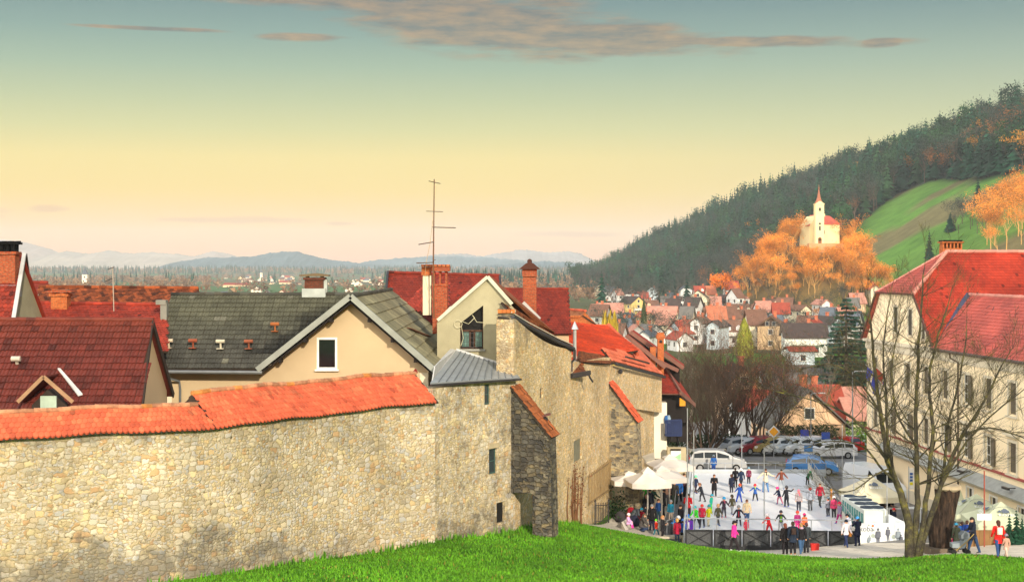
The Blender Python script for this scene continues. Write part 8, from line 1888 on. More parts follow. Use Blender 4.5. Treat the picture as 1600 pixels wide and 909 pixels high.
# ------------------------------------------------------------------ people
def person_mesh(pose, kid=False):
 """one continuous body grown round a posed skeleton; slots: jacket, trousers, skin, shoes, hair/face dark"""
 H = 1.0                                     # unit height, scaled per person
 hd = .075 if not kid else .095              # head half height
 neck = 1-2*hd-.012; sh = neck-.035; hip = .50 if not kid else .46; shw = .108 if not kid else .10; hw = .05
 J = {}
 def leg(side, fwd, out, knee_b):            # fwd: foot forward, out: sideways, knee_b: knee bend forward
  hpt = Vector((side*hw, 0, hip)); an = Vector((side*(hw+.01)+out, fwd, .045)); mid = hpt.lerp(an, .5); L = hip-.045; d_ = (an-hpt).length; b = math.sqrt(max(0, (L*1.0)**2-d_**2))*.5
  kn = mid+Vector((0, -max(b, .004)-knee_b, 0)); return hpt, kn, an
 def arm(side, ex, ey, ez, hx, hy, hz):
  s = Vector((side*shw, 0, sh)); return s, s+Vector((side*ex, ey, ez)), s+Vector((side*hx, hy, hz))
 lean = Vector((0,0,0)); seat = 0
 P = dict(
  stand=dict(l=(-.0,0,0), r=(.01,0,0), al=(.03,.01,-.16,.035,-.03,-.30), ar=(.03,.01,-.16,.03,-.04,-.30)),
  walk=dict(l=(-.16,0,.0), r=(.15,0,.0), al=(.03,.05,-.15,.03,.06,-.28), ar=(.03,-.03,-.15,.04,-.12,-.26)),
  skate=dict(l=(-.07,-.05,.01), r=(.11,.05,.0), al=(.08,.01,-.13,.15,-.04,-.23), ar=(.09,.03,-.13,.17,.04,-.22), t=.10),
  spread=dict(l=(-.05,-.06,.02), r=(.05,.07,.0), al=(.11,.01,-.11,.21,-.05,-.18), ar=(.12,.02,-.09,.24,.03,-.12), t=.09),
  raise_=dict(l=(0,-.03,0), r=(.02,.03,0), al=(.13,0,-.03,.25,-.03,.05), ar=(.04,.0,-.15,.08,-.07,-.27)),
  lean=dict(l=(-.08,-.02,.04), r=(.14,.05,.0), al=(.04,-.12,-.12,.05,-.24,-.16), ar=(.04,-.12,-.12,.05,-.25,-.14), t=.28),
  bend=dict(l=(.03,-.03,.0), r=(.05,.04,.0), al=(.03,-.07,-.15,.03,-.12,-.29), ar=(.03,-.07,-.15,.02,-.14,-.29), t=.75),
  crouch=dict(l=(-.06,-.02,.0), r=(.02,.03,.0), al=(.03,-.10,-.10,.0,-.24,-.14), ar=(.03,-.10,-.10,.0,-.23,-.16), t=.35, drop=.30),
  sit=dict(l=(-.25,-.02,.0), r=(-.24,.03,.0), al=(.04,-.06,-.13,.0,-.19,-.18), ar=(.04,-.06,-.13,.0,-.18,-.19), t=.06, drop=.24, sit=1),
  hold=dict(l=(0,-.01,0), r=(.02,.01,0), al=(.03,-.02,-.16,-.03,-.15,-.15), ar=(.03,-.02,-.16,-.02,-.16,-.12)),
  camera=dict(l=(0,-.02,0), r=(.02,.02,0), al=(.04,-.07,-.11,-.05,-.13,.03), ar=(.04,-.07,-.11,-.05,-.13,.02)),
  push=dict(l=(-.13,0,.0), r=(.15,0,.0), al=(.02,-.05,-.14,.01,-.17,-.19), ar=(.02,-.05,-.14,.01,-.17,-.19), t=.08),
 )[pose]
 drop = P.get('drop', 0); t = P.get('t', 0); legs = []
 for side, k in ((-1,'l'),(1,'r')):
  fwd, out, kb = P[k]; hpt = Vector((side*hw, 0, hip-drop)); an = Vector((side*(hw+.01)+out, fwd, .045)); L = (hip-.045)*1.01; d_ = (an-hpt).length; b = math.sqrt(max(0, (L/2)**2-(d_/2)**2)); ax = Vector((0,-1,0)) if not P.get('sit') else Vector((0,-.45,.9)); kn = hpt.lerp(an, .5)+ax.normalized()*(b+kb); legs.append((hpt, kn, an))
 Rm = Matrix.Rotation(t, 3, 'X'); hc = Vector((0, 0, hip-drop))
 def up(v): return hc+Rm @ (Vector(v)-Vector((0,0,hip)))
 if True:
  Rm = Matrix.Rotation(-t, 3, 'X').inverted() if False else Matrix.Rotation(t, 3, 'X')
 parts = []                                  # (a, b, ra, rb, slot)
 k = 1.0 if not kid else 1.02
 parts += [(up((0,0,hip+.01)), up((0,-.004,hip+.13)), .080*k, .082*k, 0), (up((0,-.004,hip+.13)), up((0,.0,sh-.03)), .082*k, .086*k, 0), (up((-shw+.025,0,sh-.01)), up((shw-.025,0,sh-.01)), .044, .044, 0), (up((-.035,0,hip)), up((.035,0,hip)), .068, .068, 1)]
 for side, kk in ((-1,'al'),(1,'ar')):
  e = P[kk]; s = up((side*shw,0,sh-.01)); el = s+Rm @ Vector((side*e[0], e[1], e[2])) if t < .5 else s+Vector((side*e[0], e[1], e[2])); ha = s+(Rm @ Vector((side*e[3], e[4], e[5])) if t < .5 else Vector((side*e[3], e[4], e[5])))
  parts += [(s, el, .044, .037, 0), (el, ha, .036, .028, 0)]
  d_ = (ha-el).normalized(); sd_ = d_.cross(Vector((0,1,0))); sd_ = sd_.normalized() if sd_.length > .1 else Vector((1,0,0)); pm = ha+d_*.028
  parts += [(ha, pm, .016, .017, 2)]
  for q, Lf in ((-1.5,.030),(-.5,.036),(.5,.035),(1.5,.028)):
   f0 = pm+sd_*q*.0085+d_*.006; parts.append((f0, f0+d_*Lf*.6+sd_*q*.003, .0058, .005, 2)); parts.append((f0+d_*Lf*.6+sd_*q*.003, f0+d_*Lf+Vector((0,-.006,0)), .005, .0042, 2))
  parts.append((ha+d_*.008+sd_*.012, ha+d_*.03+sd_*.03, .0065, .005, 2))
 for hpt, kn, an in legs:
  parts += [(hpt, kn, .064, .046, 1), (kn, an, .045, .034, 1), (an+Vector((0,.012,-.018)), an+Vector((0,-.075,-.028)), .026, .021, 3), (an, an+Vector((0,0,-.01)), .029, .03, 3)]
 nk = up((0,0,neck-.03)); hdc = up((0,-.012,neck+hd)); hz_ = (Rm @ Vector((0,0,1)));
 if t > .5: hdc = up((0,-.0,neck+hd))
 parts += [(up((0,0,sh)), up((0,-.005,neck+.02)), .03, .027, 2)]
 fw = Rm @ Vector((0,-1,0)); rt_ = Vector((1,0,0))
 parts += [(hdc-hz_*hd*.28+fw*.006, hdc+hz_*hd*.28, hd*.66, hd*.74, 2), (hdc-hz_*hd*.1+fw*hd*.62, hdc-hz_*hd*.28+fw*hd*.78, .010, .014, 2), (hdc-hz_*hd*.72+fw*hd*.3, hdc-hz_*hd*.72+fw*hd*.42, hd*.24, hd*.2, 2)]
 for s in (-1, 1): parts.append((hdc+rt_*s*hd*.68-hz_*hd*.05, hdc+rt_*s*hd*.72-hz_*hd*.25, .012, .009, 2))
 mb = MB()
 for a, b, ra, rb, sl_ in parts:
  a, b = Vector(a), Vector(b); d_ = b-a; L = max(d_.length, 1e-4); d_ = d_/L if d_.length > 1e-6 else Vector((0,0,1))
  pts, rr = [], []
  for th in (-85,-60,-30): pts.append(a+d_*ra*math.sin(R(th))); rr.append(ra*math.cos(R(th)))
  pts.append(a); rr.append(ra); pts.append(b); rr.append(rb)
  for th in (30,60,85): pts.append(b+d_*rb*math.sin(R(th))); rr.append(rb*math.cos(R(th)))
  mb.tube(pts, rr, 10)
 o = mb.build('tmp', [tyre], None, False, True); md = o.modifiers.new('r', 'REMESH'); md.mode = 'VOXEL'; md.voxel_size = .0062; md2 = o.modifiers.new('s', 'SMOOTH'); md2.iterations = 2; md3 = o.modifiers.new('d', 'DECIMATE'); md3.ratio = .22
 dg = bpy.context.evaluated_depsgraph_get(); me = bpy.data.meshes.new_from_object(o.evaluated_get(dg)); bpy.data.objects.remove(o)
 while len(me.materials) < 6: me.materials.append(tyre)
 n = len(me.polygons); cen = np.empty(n*3); me.polygons.foreach_get('center', cen); cen = cen.reshape(-1, 3); best = np.full(n, 1e9); slot = np.zeros(n, np.int32)
 for a, b, ra, rb, sl_ in parts:
  a_, b_ = np.array(a), np.array(b); ab = b_-a_; L2 = max(ab @ ab, 1e-9); t_ = np.clip(((cen-a_) @ ab)/L2, 0, 1); d_ = np.linalg.norm(cen-(a_+t_[:,None]*ab), axis=1)-(ra+(rb-ra)*t_); m = d_ < best; best[m] = d_[m]; slot[m] = sl_
 hcz = hc.z
 if t < .5: slot[(slot == 1) & (cen[:,2] > hcz-.035) & (np.abs(cen[:,0]) < .14)] = 0
 for s in (-1, 1):
  e = np.array(hdc+rt_*s*hd*.30+fw*hd*.66+hz_*hd*.02); slot[(np.linalg.norm(cen-e, axis=1) < hd*.15) & (slot == 2)] = 4
 e = np.array(hdc-hz_*hd*.52+fw*hd*.66); slot[(np.linalg.norm((cen-e)*np.array([.6,1,1.6]), axis=1) < hd*.14) & (slot == 2)] = 5
 me.polygons.foreach_set('material_index', slot); me.polygons.foreach_set('use_smooth', [True]*n)
 return me, hdc, hz_, fw, hd, up, hc, sh, hip, t
_pm = {}
def pget(pose, kid):
 if (pose, kid) not in _pm: _pm[(pose, kid)] = person_mesh(pose, kid)
 return _pm[(pose, kid)]
def clothm(h): return M('cloth_'+h, lin(h), .9, 12, .14)
def hairm(h): return M('hair_'+h, lin(h), .8, 20, .2)
skinm = M('skin', lin('E0AC8C'), .6, 5, .05); eyem = M('eye_dark', lin('2A1C16'), .4); lipm = M('lips', lin('B0605A'), .6)
def person(px, d, h, pose, face, jk, tr, sh_, label, hat=None, hair='3A2A20', kid=None, coat=None, z=None, long=False, helmet=False, hood=False, bag=None, scarf=None, x=None, stripe=None, gloves=None):
 """face: degrees, 0 looks at the camera, 90 to the left of the picture, 180 away"""
 kid = (h < 1.45) if kid is None else kid; me, hdc, hz_, fw, hd, up, hc, sh, hip, t = pget(pose, kid)
 x = X(px, d) if x is None else x; z = gmesh(x, d)+.03 if z is None else z
 o = thing('person', label, 'person', (x, d, z), R(face)*-1, None, h)
 b = bpy.data.objects.new('body', me); col.objects.link(b); b.parent = o
 for i, m_ in enumerate((clothm(jk), clothm(tr), skinm, clothm(sh_), eyem, lipm)): b.material_slots[i].link = 'OBJECT'; b.material_slots[i].material = m_
 def child(nm, mb, m_, sm_=True): c = mb.build(nm, m_, o, smooth=sm_, local=True); return c
 Rt = Matrix(((1,0,0),(0,1,0),(0,0,1)));
 def cap(mb, r, z0, z1, n=12, back=.0, sx=1.0):
  "dome round the head from z0 to z1 (in head half-heights)"
  base = len(mb.v); m = 6; rt_ = Vector((1,0,0))
  for i in range(m+1):
   f_ = i/m; zz = mix(z0, z1, f_); w_ = math.sqrt(max(.002, 1-((zz)/z1)**2)) if zz > 0 else 1.0
   for k in range(n): a = 6.283*k/n; q = hdc+rt_*math.cos(a)*r*w_*hd*sx-fw*(math.sin(a)*r*w_*hd*1.12+back*hd*(1 if math.sin(a) > 0 else 0))+hz_*zz*hd; mb.v.append(tuple(q))
  for i in range(m):
   for k in range(n): mb.f.append((base+i*n+k, base+i*n+(k+1)%n, base+(i+1)*n+(k+1)%n, base+(i+1)*n+k)); mb.m.append(0); mb.c.append((1,1,1)); mb.uv.append(None)
  mb.f.append(tuple(base+m*n+k for k in range(n))); mb.m.append(0); mb.c.append((1,1,1)); mb.uv.append(None)
 if hair:
  mb = MB(); cap(mb, .80, .12, 1.10, back=.05);
  zlo = -.55 if not long else -2.1; pts = [hdc-fw*hd*.42+hz_*hd*.3, hdc-fw*hd*.52-hz_*hd*.3, hdc-fw*hd*.5+hz_*hd*zlo]; mb.tube(pts, [hd*.62, hd*.62, hd*(.45 if not long else .5)], 10); child('hair', mb, hairm(hair))
 if hat:
  mb = MB(); cap(mb, .90 if not helmet else 1.0, .05 if not helmet else -.05, 1.22 if not helmet else 1.28, back=.06)
  if helmet: mb.tube([hdc+Vector((s_*hd*.86,0,0))+hz_*hd*.1 for s_ in (-1,1)]+[hdc-hz_*hd*.9+fw*hd*.1], .006, 4)
  child('helmet' if helmet else 'hat', mb, M('hat_'+hat, lin(hat), .4 if helmet else .95, 20, .1))
 if coat:      # skirt of a long coat
  mb = MB(); zc = hc.z; n = 14; base = len(mb.v)
  for i, (zz, r_) in enumerate(((zc+.10,.087),(zc+.02,.094),(zc-.08,.102),(zc-coat,.112))):
   for k in range(n): a = 6.283*k/n; mb.v.append((math.cos(a)*r_*1.12, math.sin(a)*r_*(.86 if i < 3 else 1.0)+ (-.01 if pose in ('walk','push') else 0), zz+.006*math.sin(a*3)))
  for i in range(3):
   for k in range(n): mb.f.append((base+i*n+k, base+i*n+(k+1)%n, base+(i+1)*n+(k+1)%n, base+(i+1)*n+k)); mb.m.append(0); mb.c.append((1,1,1)); mb.uv.append(None)
  mb.f.append(tuple(base+3*n+k for k in range(n))[::-1]); mb.m.append(0); mb.c.append((1,1,1)); mb.uv.append(None)
  child('coat_skirt', mb, clothm(jk))
 if hood: mb = MB(); p_ = up((0,.045,sh+.035)); mb.ball((0,0,0), .05, n=10); mb.v = [(v_[0]*1.35+p_.x, v_[1]*.7+p_.y, v_[2]*.8+p_.z) for v_ in mb.v]; child('hood', mb, clothm(hood if isinstance(hood, str) else jk))
 if scarf:
  mb = MB(); p_ = up((0,-.004,sh+.035)); mb.tube([p_+Vector((.052*math.cos(a), .045*math.sin(a), 0)) for a in np.linspace(0, 6.28, 12)], .02, 6); mb.tube([p_+Vector((.02,-.055,0)), p_+Vector((.025,-.085,-.12))], [.02,.022], 6); child('scarf', mb, clothm(scarf))
 if stripe:
  mb = MB(); a_, b_ = up((0,-.088,sh-.03)), up((0,-.084,hip+.01)); mb.beam(a_, b_, .035, .012, up=Vector((0,1,0))); child('jacket_stripe', mb, clothm(stripe), False)
 if bag:
  m_, lb, kind_ = bag; M4 = Matrix.LocRotScale(Vector((x, d, z)), Euler((0,0,-R(face))), Vector((h,h,h))); bo = thing('backpack' if kind_ == 'back' else 'handbag', lb, 'backpack' if kind_ == 'back' else 'bag', (x, d, z), -R(face), None, h); mb = MB()
  if kind_ == 'back': c_ = up((0,.115,sh-.09)); mb.box(c_.x, c_.y, c_.z, .13, .06, .19); mb.box(c_.x, c_.y+.04, c_.z-.03, .10, .03, .10)
  else: c_ = Vector((.15,-.02,hip-.05)); mb.box(c_.x, c_.y, c_.z, .05, .14, .12)
  mb.build('bag_body', clothm(m_), bo, local=True); mb = MB()
  if kind_ == 'back':
   for s_ in (-1,1): mb.tube([up((s_*.045,.07,sh+.02)), up((s_*.05,.0,sh+.045)), up((s_*.05,-.075,sh-.02)), up((s_*.055,-.075,sh-.12))], .009, 5)
  else: mb.tube([c_+Vector((0,.05,.06)), Vector((-.04,.03,sh+.035)), c_+Vector((0,-.05,.06))], .006, 4)
  mb.build('strap', clothm(m_), bo, local=True)
 return o
def ice_d(py): return (HC-IZ)*F/(py-YH)
def skater(px, py, hpx, *a, **k):
 d = ice_d(py); return person(px, d, hpx*d/F, *a, z=IZ, **k)
SK = '2A50A0'
skater(1087,770,28,'walk',-30,'1E2A48','3A3038','2A50A0','child in navy jacket and mint helmet gliding at the far left of the ice',hat='7ADBB0',helmet=True)
skater(1097,783,30,'lean',80,'20242E','2C2A30','3A3A44','skater in black suit leaning forward with legs stretched, far left of the ice',hat='8A5A40')
skater(1116,776,36,'hold',10,'17161A','1C1A20','E4E4E8','woman in long black coat with hands together on the left of the ice',coat=.20,long=True,hair='6A4430')
skater(1143,769,29,'stand',170,'1A2238','2A2A34','2A2A34','woman in dark navy coat seen from behind on the upper left ice',coat=.12,hair='5A3A28')
skater(1149,761,31,'stand',180,'17181C','1C1C20','202024','dark-clothed adult beside the navy coat on the upper ice',hair='1C1814')
skater(1158,765,34,'walk',150,'1F2F48','23232B','2A2A30','person in navy jacket with green sleeve stripe and white helmet',hat='ECECF0',helmet=True,stripe='50C030')
skater(1170,755,26,'stand',20,'7A2A48','26262E',SK,'child in magenta and navy jacket near the far rail, right of the white helmet',hat='7AA0B0')
skater(1155,784,29,'skate',230,'1E50A8','2440A0','3A2A40','child in bright blue suit with red and yellow hat, legs wide apart',hat='E8502A')
skater(1180,782,27,'spread',20,'2C5AA8','26262C',SK,'child in blue and lime jacket with red helmet and arms spread',hat='D83038',helmet=True,scarf='B8D830')
skater(1196,768,37,'spread',0,'DCCDB0','5A86B8',SK,'adult in cream padded coat and pale jeans with arms held out',scarf='2A2428',coat=.08,hair='4A3020')
skater(1221,764,32,'skate',15,'7A4030','9AA4AE',SK,'man in brown leather jacket and grey trousers skating at the back',hair='2A2220')
skater(1218,787,28,'lean',70,'28324E','C87A90',SK,'girl in navy jacket, pink trousers and pink hat bending over',hat='F03A90')
skater(1229,791,33,'raise_',170,'22242C','1E1E26','2A50D0','child in black coat raising one arm toward the right',hat='4A4C54',coat=.1)
skater(1111,799,28,'skate',-60,'1EA890','38C82A','8090A0','child in teal jacket and bright green trousers',hat='30A8C8')
skater(1131,808,33,'skate',-5,'3A2E3C','4A4A54','E84A78','girl in black and pink jacket, sky blue hat and pink skates',hat='3AA0D8',scarf='B85070')
skater(1144,803,31,'walk',160,'4A4632','8A8E94',SK,'person in camouflage jacket and grey trousers turned away',hat='4A4636')
skater(1167,819,40,'walk',5,'DCC6A2','3A5A88','4A6A98','woman in beige jacket with patterned scarf and blue jeans mid-ice',scarf='C8C4A0',long=True,hair='6A4028')
skater(1154,822,34,'skate',5,'2A2630','34323C','5060B0','child in dark suit with grey knitted hat and a red zip',hat='8A8C90',stripe='A82030')
skater(1107,821,34,'skate',-40,'D8D820','E0D4B4','6A7078','child in bright yellow jacket and cream trousers',hat='38A0A8')
skater(1122,820,34,'walk',-30,'4E4C38','3E4048','3060A8','person in olive jacket and dark trousers right of the yellow jacket',hair='C8A070')
skater(1097,824,37,'walk',20,'D02848','2A2A34',SK,'child in crimson jacket and red helmet at the left rink edge',hat='E83A30',helmet=True)
skater(1088,823,35,'lean',40,'3AC82E','26282E','3050B0','child in neon green jacket crouching by the left rink corner',hat='38B0B8')
skater(1082,828,30,'bend',60,'2A3A58','2A60C0','3060C0','child in blue trousers bending behind the neon green one',hat='2A6AD8')
skater(1166,835,26,'stand',10,'C83A50','B04050','8A3040','small child in pink patterned suit and orange-red hat close to the fence',hat='F04A30')
skater(1202,834,34,'lean',60,'D82028','B01A28','8A2028','child in all red suit and white helmet skating toward the left',hat='E8E4E8',helmet=True)
skater(1220,829,33,'skate',5,'26302E','8A9098','5A90C8','child in black jacket with lime front and grey trousers, near the fence',hat='3A3C48',stripe='90D820')
skater(1248,798,34,'stand',5,'A89A9C','2A2C38','3058D0','girl in grey jacket with pink shoulders and pink bobble hat',hat='E87A90',scarf='E85878')
skater(1266,797,36,'stand',175,'9EA6B4','5A5C60','2A2A2E','child in pale grey jacket and red helmet seen from behind',hat='D83030',helmet=True)
skater(1281,791,37,'walk',-15,'A81E38','3A3C3C','2A4890','adult in crimson jacket striding on the right of the ice',hair='5A3A2A')
skater(1262,757,26,'bend',-20,'2A6A4A','2A2624','2A2A2E','man with green back bending over near the blue car',hat='2E8A5A')
skater(1294,806,31,'stand',160,'9EA0AC','3A3A42',SK,'child in grey jacket with coral collar beside the pink jacket',hat='6A8090',scarf='E8704A')
skater(1303,808,34,'stand',180,'F04A7A','302E34','2A2A34','child in bright pink hooded jacket at the right rink edge',hat='E8E0DC',hood=True)
skater(1300,794,31,'stand',100,'C8822A','5A3A2A','3A3A40','person in mustard hood behind the bright pink jacket',hat='D89A2A')
skater(1312,817,34,'walk',60,'9A88A8','B02A78','4A70C0','girl with magenta trousers and red hat leaning on the right board',hat='E02A50')
skater(1322,812,32,'lean',70,'8A5A78','6A4060','4A4050','child in plum clothes beside the magenta trousers',hat='A87A60')
skater(1246,830,33,'stand',5,'B83A80','E83A88','C83A80','girl in magenta jacket and orange-red hat near the rink fence',hat='E85038')
skater(1257,832,31,'stand',170,'F0703A','3A3840','3A3840','child in orange and grey jacket with hot pink hat near the fence',hat='F03080')
def out(px, d, hpx, *a, **k): return person(px, d, hpx*d/F, *a, **k)
person(1115,113.4,30*113.4/F,'stand',180,'2A60A8','2A50A0','2A2A34','child in blue standing beyond the far rink rail by the silver van',hat='7A8A98',x=X(1115,113.4),z=.0)
out(1147,80.9,48,'walk',-80,'F03AA0','2A2428','E8E8E8','girl in hot pink jacket and black hat standing before the near fence',hat='2A2428')
out(1227,78.4,49,'stand',170,'1E1A1C','201C20','3A2A20','woman in black coat with auburn hair, left in the group of four',long=True,hair='7A4030',coat=.08)
out(1239,78.0,52,'stand',180,'1E2A3C','1C1C22','B07A40','adult in navy coat with brown backpack, seen from behind in the group of four',hair='3A3028',coat=.12,bag=('3A2A24','brown backpack on the navy coat in the group of four','back'))
out(1252,78.1,49,'walk',175,'1E1C20','3A5A80','A8A060','blonde woman in black vest and jeans in the group of four',hair='B08A58',scarf='C8B0C0',hood='C8A8C0')
out(1260,79.2,48,'stand',165,'3A4248','2A2A30','2A2A2E','person in dark grey jacket on the right of the group of four',hair='5A3430')
out(1322,80.6,44,'walk',-25,'E4DEE4','28345A','A89A80','woman in white jacket and navy trousers with orange bag by the near fence',hat='1E2436',hair='8A5A3A',hood=True,bag=('E0903A','orange shoulder bag beside the white jacket','hand'))
out(1340,81.0,46,'camera',160,'18203A','1A2040','20202A','person in navy coat and sky blue hat looking at the rink',hat='4A9AE0',coat=.12)
person(1328,85.2,1.65,'lean',95,'DDE0F0','4A6A8A','3A3A40','man in white shirt leaning over the right rink board',x=X(1329,85.2),z=.1,hair='20202A')
person(1333,88,1.7,'stand',60,'20202A','24242C','1E1E22','dark-clothed person behind the man in the white shirt',x=X(1334,88),z=.1,hair='1C1418')
person(1326,90,1.66,'stand',80,'2A2228','24242C','1E1E22','dark-haired woman in black beside the beige tent post',x=X(1326,90),z=.1,hair='1C1014',long=True)
person(1341,86.5,1.7,'stand',120,'1C2444','1C2444','1E1E22','person in navy standing against the end of the cooling machine',x=X(1341.5,86.3),z=.1,hair='1E1E2A')
for k, (px, d, h, c, lb) in enumerate(((1367,91.5,1.72,'1A1618','server in black at the left under the beige tent'),(1379,92.5,1.78,'241A18','server in dark brown in the middle under the beige tent'),(1390,91,1.7,'181824','person in black at the right under the beige tent'))): person(px, d, h, 'hold', 20-20*k, c, '201C20', '1E1E22', lb, hair='2A1E18')
person(1397,89,1.15,'stand',60,'20263A','24242C','1E1E22','small child in navy with red and white hat by the beige tent',hat='E03038')
out(1560,67.6,57,'walk',180,'E8241E','2E4A7A','7A4A28','woman in bright red coat with small white backpack walking away',long=True,hair='4A2A20',coat=.13,bag=('E4DCC8','small white backpack on the bright red coat','back'),kid=False)
out(1572.5,67.4,36,'walk',165,'C49A88','D8B8A8','A08060','small child in dusty pink coat walking beside the red coat',hat='8A8498',coat=.16)
out(1521,70.6,57,'push',82,'1E2434','2A4468','20222A','man in dark navy coat pushing a stroller',hair='2A2020',coat=.10,hood=True,kid=False)
out(1494,72.5,46,'stand',170,'32382C','26282C','202022','person in dark olive coat behind the stroller',hat='3A90B8',coat=.14)
out(1487,73.2,36,'stand',150,'F0308A','3A2A44','3A2A44','child in hot pink with pink hat beside the carved trunk',hat='FF5070')
out(1503,74.0,44,'stand',160,'1E58A8','2A3A5A','202022','person in bright blue jacket under the pale tent edge',hair='3A2A22'); out(1511,73.8,46,'stand',200,'1C3C88','22304A','202022','person in dark blue jacket left of the man with stroller',hair='4A3428')
C_L = [
 (1018.5,86.5,45,'stand',0,'1A191C','2A2440','28242A','man in black coat and grey hat facing the camera in the terrace crowd',dict(hat='8A8E92',coat=.05)),
 (1025.5,85.2,27,'walk',60,'E83A20','2A6A7A','2A5A70','small child in orange-red jacket and lime hat',dict(hat='70D82A')),
 (1035,84.6,36,'hold',-60,'201E22','1C1A1E','1E1C20','woman in black coat turned right beside the orange-red child',dict(hair='C08A5A',coat=.14)),
 (1058,83.7,37,'stand',175,'A81A3A','3A4A6A','2A2A30','blonde woman in crimson coat seen from behind at the rink corner',dict(hair='C89A58',coat=.12,bag=('5A2A30','dark red handbag on the crimson coat','hand'))),
 (1001,85.8,45,'crouch',-80,'4A4644','2A3A5A','2A2A30','person in grey hooded jacket and jeans crouching on the terrace',dict(hood=True,hair='5A4A3A')),
 (981,85.2,31,'sit',-70,'D8A8D8','F03AA0','8A3A70','girl in lilac jacket and hot pink trousers sitting on the kerb',dict(hat='F0E0E8')),
 (1007,89,44,'lean',-30,'1E1C22','22202A','1E1C20','person in black coat stooping behind the rucksacks, pinkish hat',dict(hat='D8A8A0')),
 (1015,91,44,'stand',-20,'1E2232','22242E','1E1C20','person in navy coat with grey hood behind the man in the grey hat',dict(hood='8A8A90',hat='1E2030')),
 (1037,92.5,46,'stand',90,'16161A','1A1A20','1E1C20','tall man all in black in the middle of the terrace crowd',dict(coat=.12,hat='1A1A1E')),
 (1011,95,44,'hold',20,'2AB82A','22302A','1E1C20','person in bright green jacket under the parasols',dict(hair='201810')),
 (1018,93.5,40,'lean',-60,'1E4A34','1E2A2A','1E1C20','person in dark green jacket leaning under the parasols',dict(hair='201810')),
 (1027,95,46,'camera',10,'C8C0A8','A8A090','3A3A38','woman in pale coat and light hat holding something up',dict(hat='E0D4B0',coat=.12)),
 (1048,91,34,'stand',20,'2A9AC0','B8A898','4A4A50','child in turquoise jacket with grey and pink hat by the handrail',dict(hat='9AA0A8')),
 (1041,97,42,'stand',10,'8A6A5A','4A4A50','3A3A40','brown-haired person behind the man in black',dict(hair='6A4A34')),
 (1050,87.5,33,'bend',-80,'2A80D0','3A3A44','3A3A40','child in blue jacket and white helmet bending over',dict(hat='F0F0F4',helmet=True)),
 (1064,88.2,45,'stand',60,'1E1C22','26242A','1E1C20','woman with long dark hair in black coat at the rink corner',dict(long=True,hair='2A1C16',coat=.12)),
 (1075,92.5,42,'hold',10,'D8242A','26242A','1E1C20','person in bright red jacket by the left rink board',dict(hair='2A1C16')),
 (1077,86,38,'stand',20,'5A2A98','2A2A30','2A2A34','child in purple and white jacket with sky blue hat by the rink corner',dict(hat='2A9AC8',stripe='ECECF0')),
 (1067,84.8,36,'stand',200,'2A58B0','26262E','202028','child in blue behind the crimson coat',dict(hat='3A70C8')),
 (1003,88,33,'sit',40,'B02038','2A3A68','2A3058','child in red and navy jacket with teal hat sitting by the rucksacks',dict(hat='2A88A8')),
 (1029,90.5,34,'stand',30,'1E4A8A','2A4A58','2A2A30','boy in blue jacket behind the man in the grey hat',dict(hair='5A3A28')),
 (1054,97,44,'walk',10,'4A4640','3A4A3A','2A2A2C','walker in grey-green clothes under the farthest parasol',dict(hair='2A1C16')),
 (1061,98,45,'walk',20,'2A6AB8','2A2A34','2A2A2C','walker with a blue bag beyond the parasols',dict(hair='2A2018')),
 (1069,101,44,'walk',-10,'4A2A34','2A2A34','2A2A2C','walker in dark red beyond the parasols next to the rink board',dict(hair='4A3020')),
 (1046,99,42,'stand',0,'1E2A58','22262E','2A2A2C','person in navy standing at the drinks tables under the parasols',dict(hair='2A1C16')),
]
for px, d, hp, pose, face, jk, tr, sh_, lb, k in C_L:
 d_ = d; hh = hp*d/F
 if pose in ('crouch', 'sit', 'bend'): hh = min(1.7, hh*1.0)
 k = dict(k); zz = None
 if pose == 'sit': zz = gmesh(X(px,d),d)+.12
 person(px, d, max(.95, min(1.85, hh)), pose, face, jk, tr, sh_, lb, z=zz, **k)
st = thing('stroller', 'grey pushchair with yellow-brown frame in front of the man in navy', 'pushchair', (X(1500,70.2),70.2,gmesh(X(1500,70.2),70.2)+.03)); pcg = M('pushchair_grey', lin('8A949A'), .8); mb = MB()
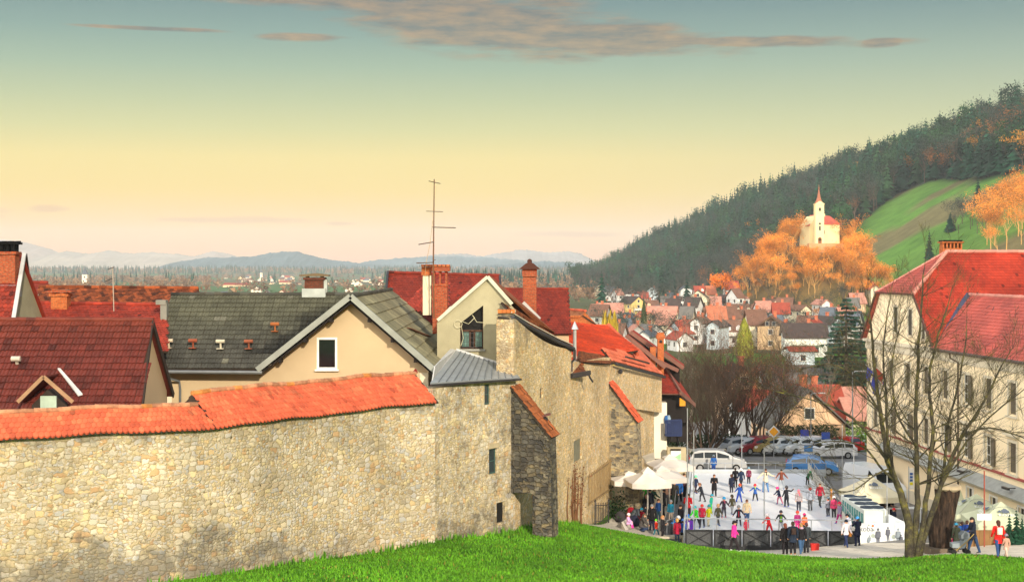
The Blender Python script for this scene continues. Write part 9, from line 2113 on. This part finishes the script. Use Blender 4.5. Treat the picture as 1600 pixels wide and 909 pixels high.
mb.prism([(-.45,-.22,.35),(.15,-.22,.32),(.42,-.22,.85),(.3,-.22,1.0),(.05,-.22,.62),(-.45,-.22,.55)], (0,0,0), (0,.44,0)); mb.build('seat', pcg, st, local=True); mb = MB(); mb.prism([(.0,-.24,.75),(.42,-.24,.85),(.38,-.24,1.1),(.15,-.24,1.15),(-.02,-.24,.98)], (0,0,0), (0,.48,0)); mb.build('hood', M('pushchair_hood', lin('6A7278'), .8), st, local=True)
for s in (-.24,.24):
 mb = MB(); mb.tube([(.62,s,1.05),(.3,s,.7),(-.35,s,.15)], .02, 5); mb.tube([(.25,s,.6),(.3,s,.15)], .02, 5); mb.build('frame', M('brass_frame', lin('A8904A'), .5, metal=.4), st, local=True)
 for x_ in (-.38, .32): mb = MB(); mb.tube([(x_,s-.03,.14),(x_,s+.03,.14)], .14, 12); mb.build('wheel', tyre, st, local=True)
def bagheap(px, d, c, label, s=.5):
 x = X(px, d); z0_ = gmesh(x, d)+.02; o = thing('rucksack', label, 'bag', (x, d, z0_)); mb = MB(); mb.lathe([(.02,0),(.42*s,.03),(.5*s,.35*s),(.45*s,.8*s),(.25*s,1.1*s),(.02,1.18*s)], 0, 0, 10, sx=1.15, sy=.75); mb.build('bag_body', clothm(c), o, smooth=True, local=True); mb = MB(); mb.tube([(-.12*s,-.34*s,.9*s),(-.2*s,-.45*s,.5*s),(-.12*s,-.36*s,.15*s)], .02, 5); mb.build('strap', clothm('2A2A2E'), o, local=True)
bagheap(969.5,87,'3A3638','dark grey bag lying on the gravel left of the sitting girl',.62); bagheap(987,88.5,'B01E30','red rucksack in the heap behind the sitting girl',.7); bagheap(995,88.2,'5A6068','grey rucksack with pale pocket next to the red one',.75); bagheap(991,87,'22243A','navy bag lowest in the heap of rucksacks',.6); bagheap(984,87.2,'4AB830','small lime green bag beside the sitting girl',.3)
bt_ = thing('stone_bench', 'long pale bench block below the crimson coat at the rink corner', 'bench', (X(1045,84.6),84.6,0)); mb = MB(); mb.box(0,0,.42,2.6,.6,.12); mb.build('seat', M('bench_pale', lin('C8BEA8'), .85), bt_, local=True); mb = MB(); mb.box(-.9,0,.2,.3,.5,.4); mb.build('leg', M('bench_pale', lin('C8BEA8'), .85), bt_, local=True); mb = MB(); mb.box(.9,0,.2,.3,.5,.4); mb.build('leg', M('bench_pale', lin('C8BEA8'), .85), bt_, local=True)
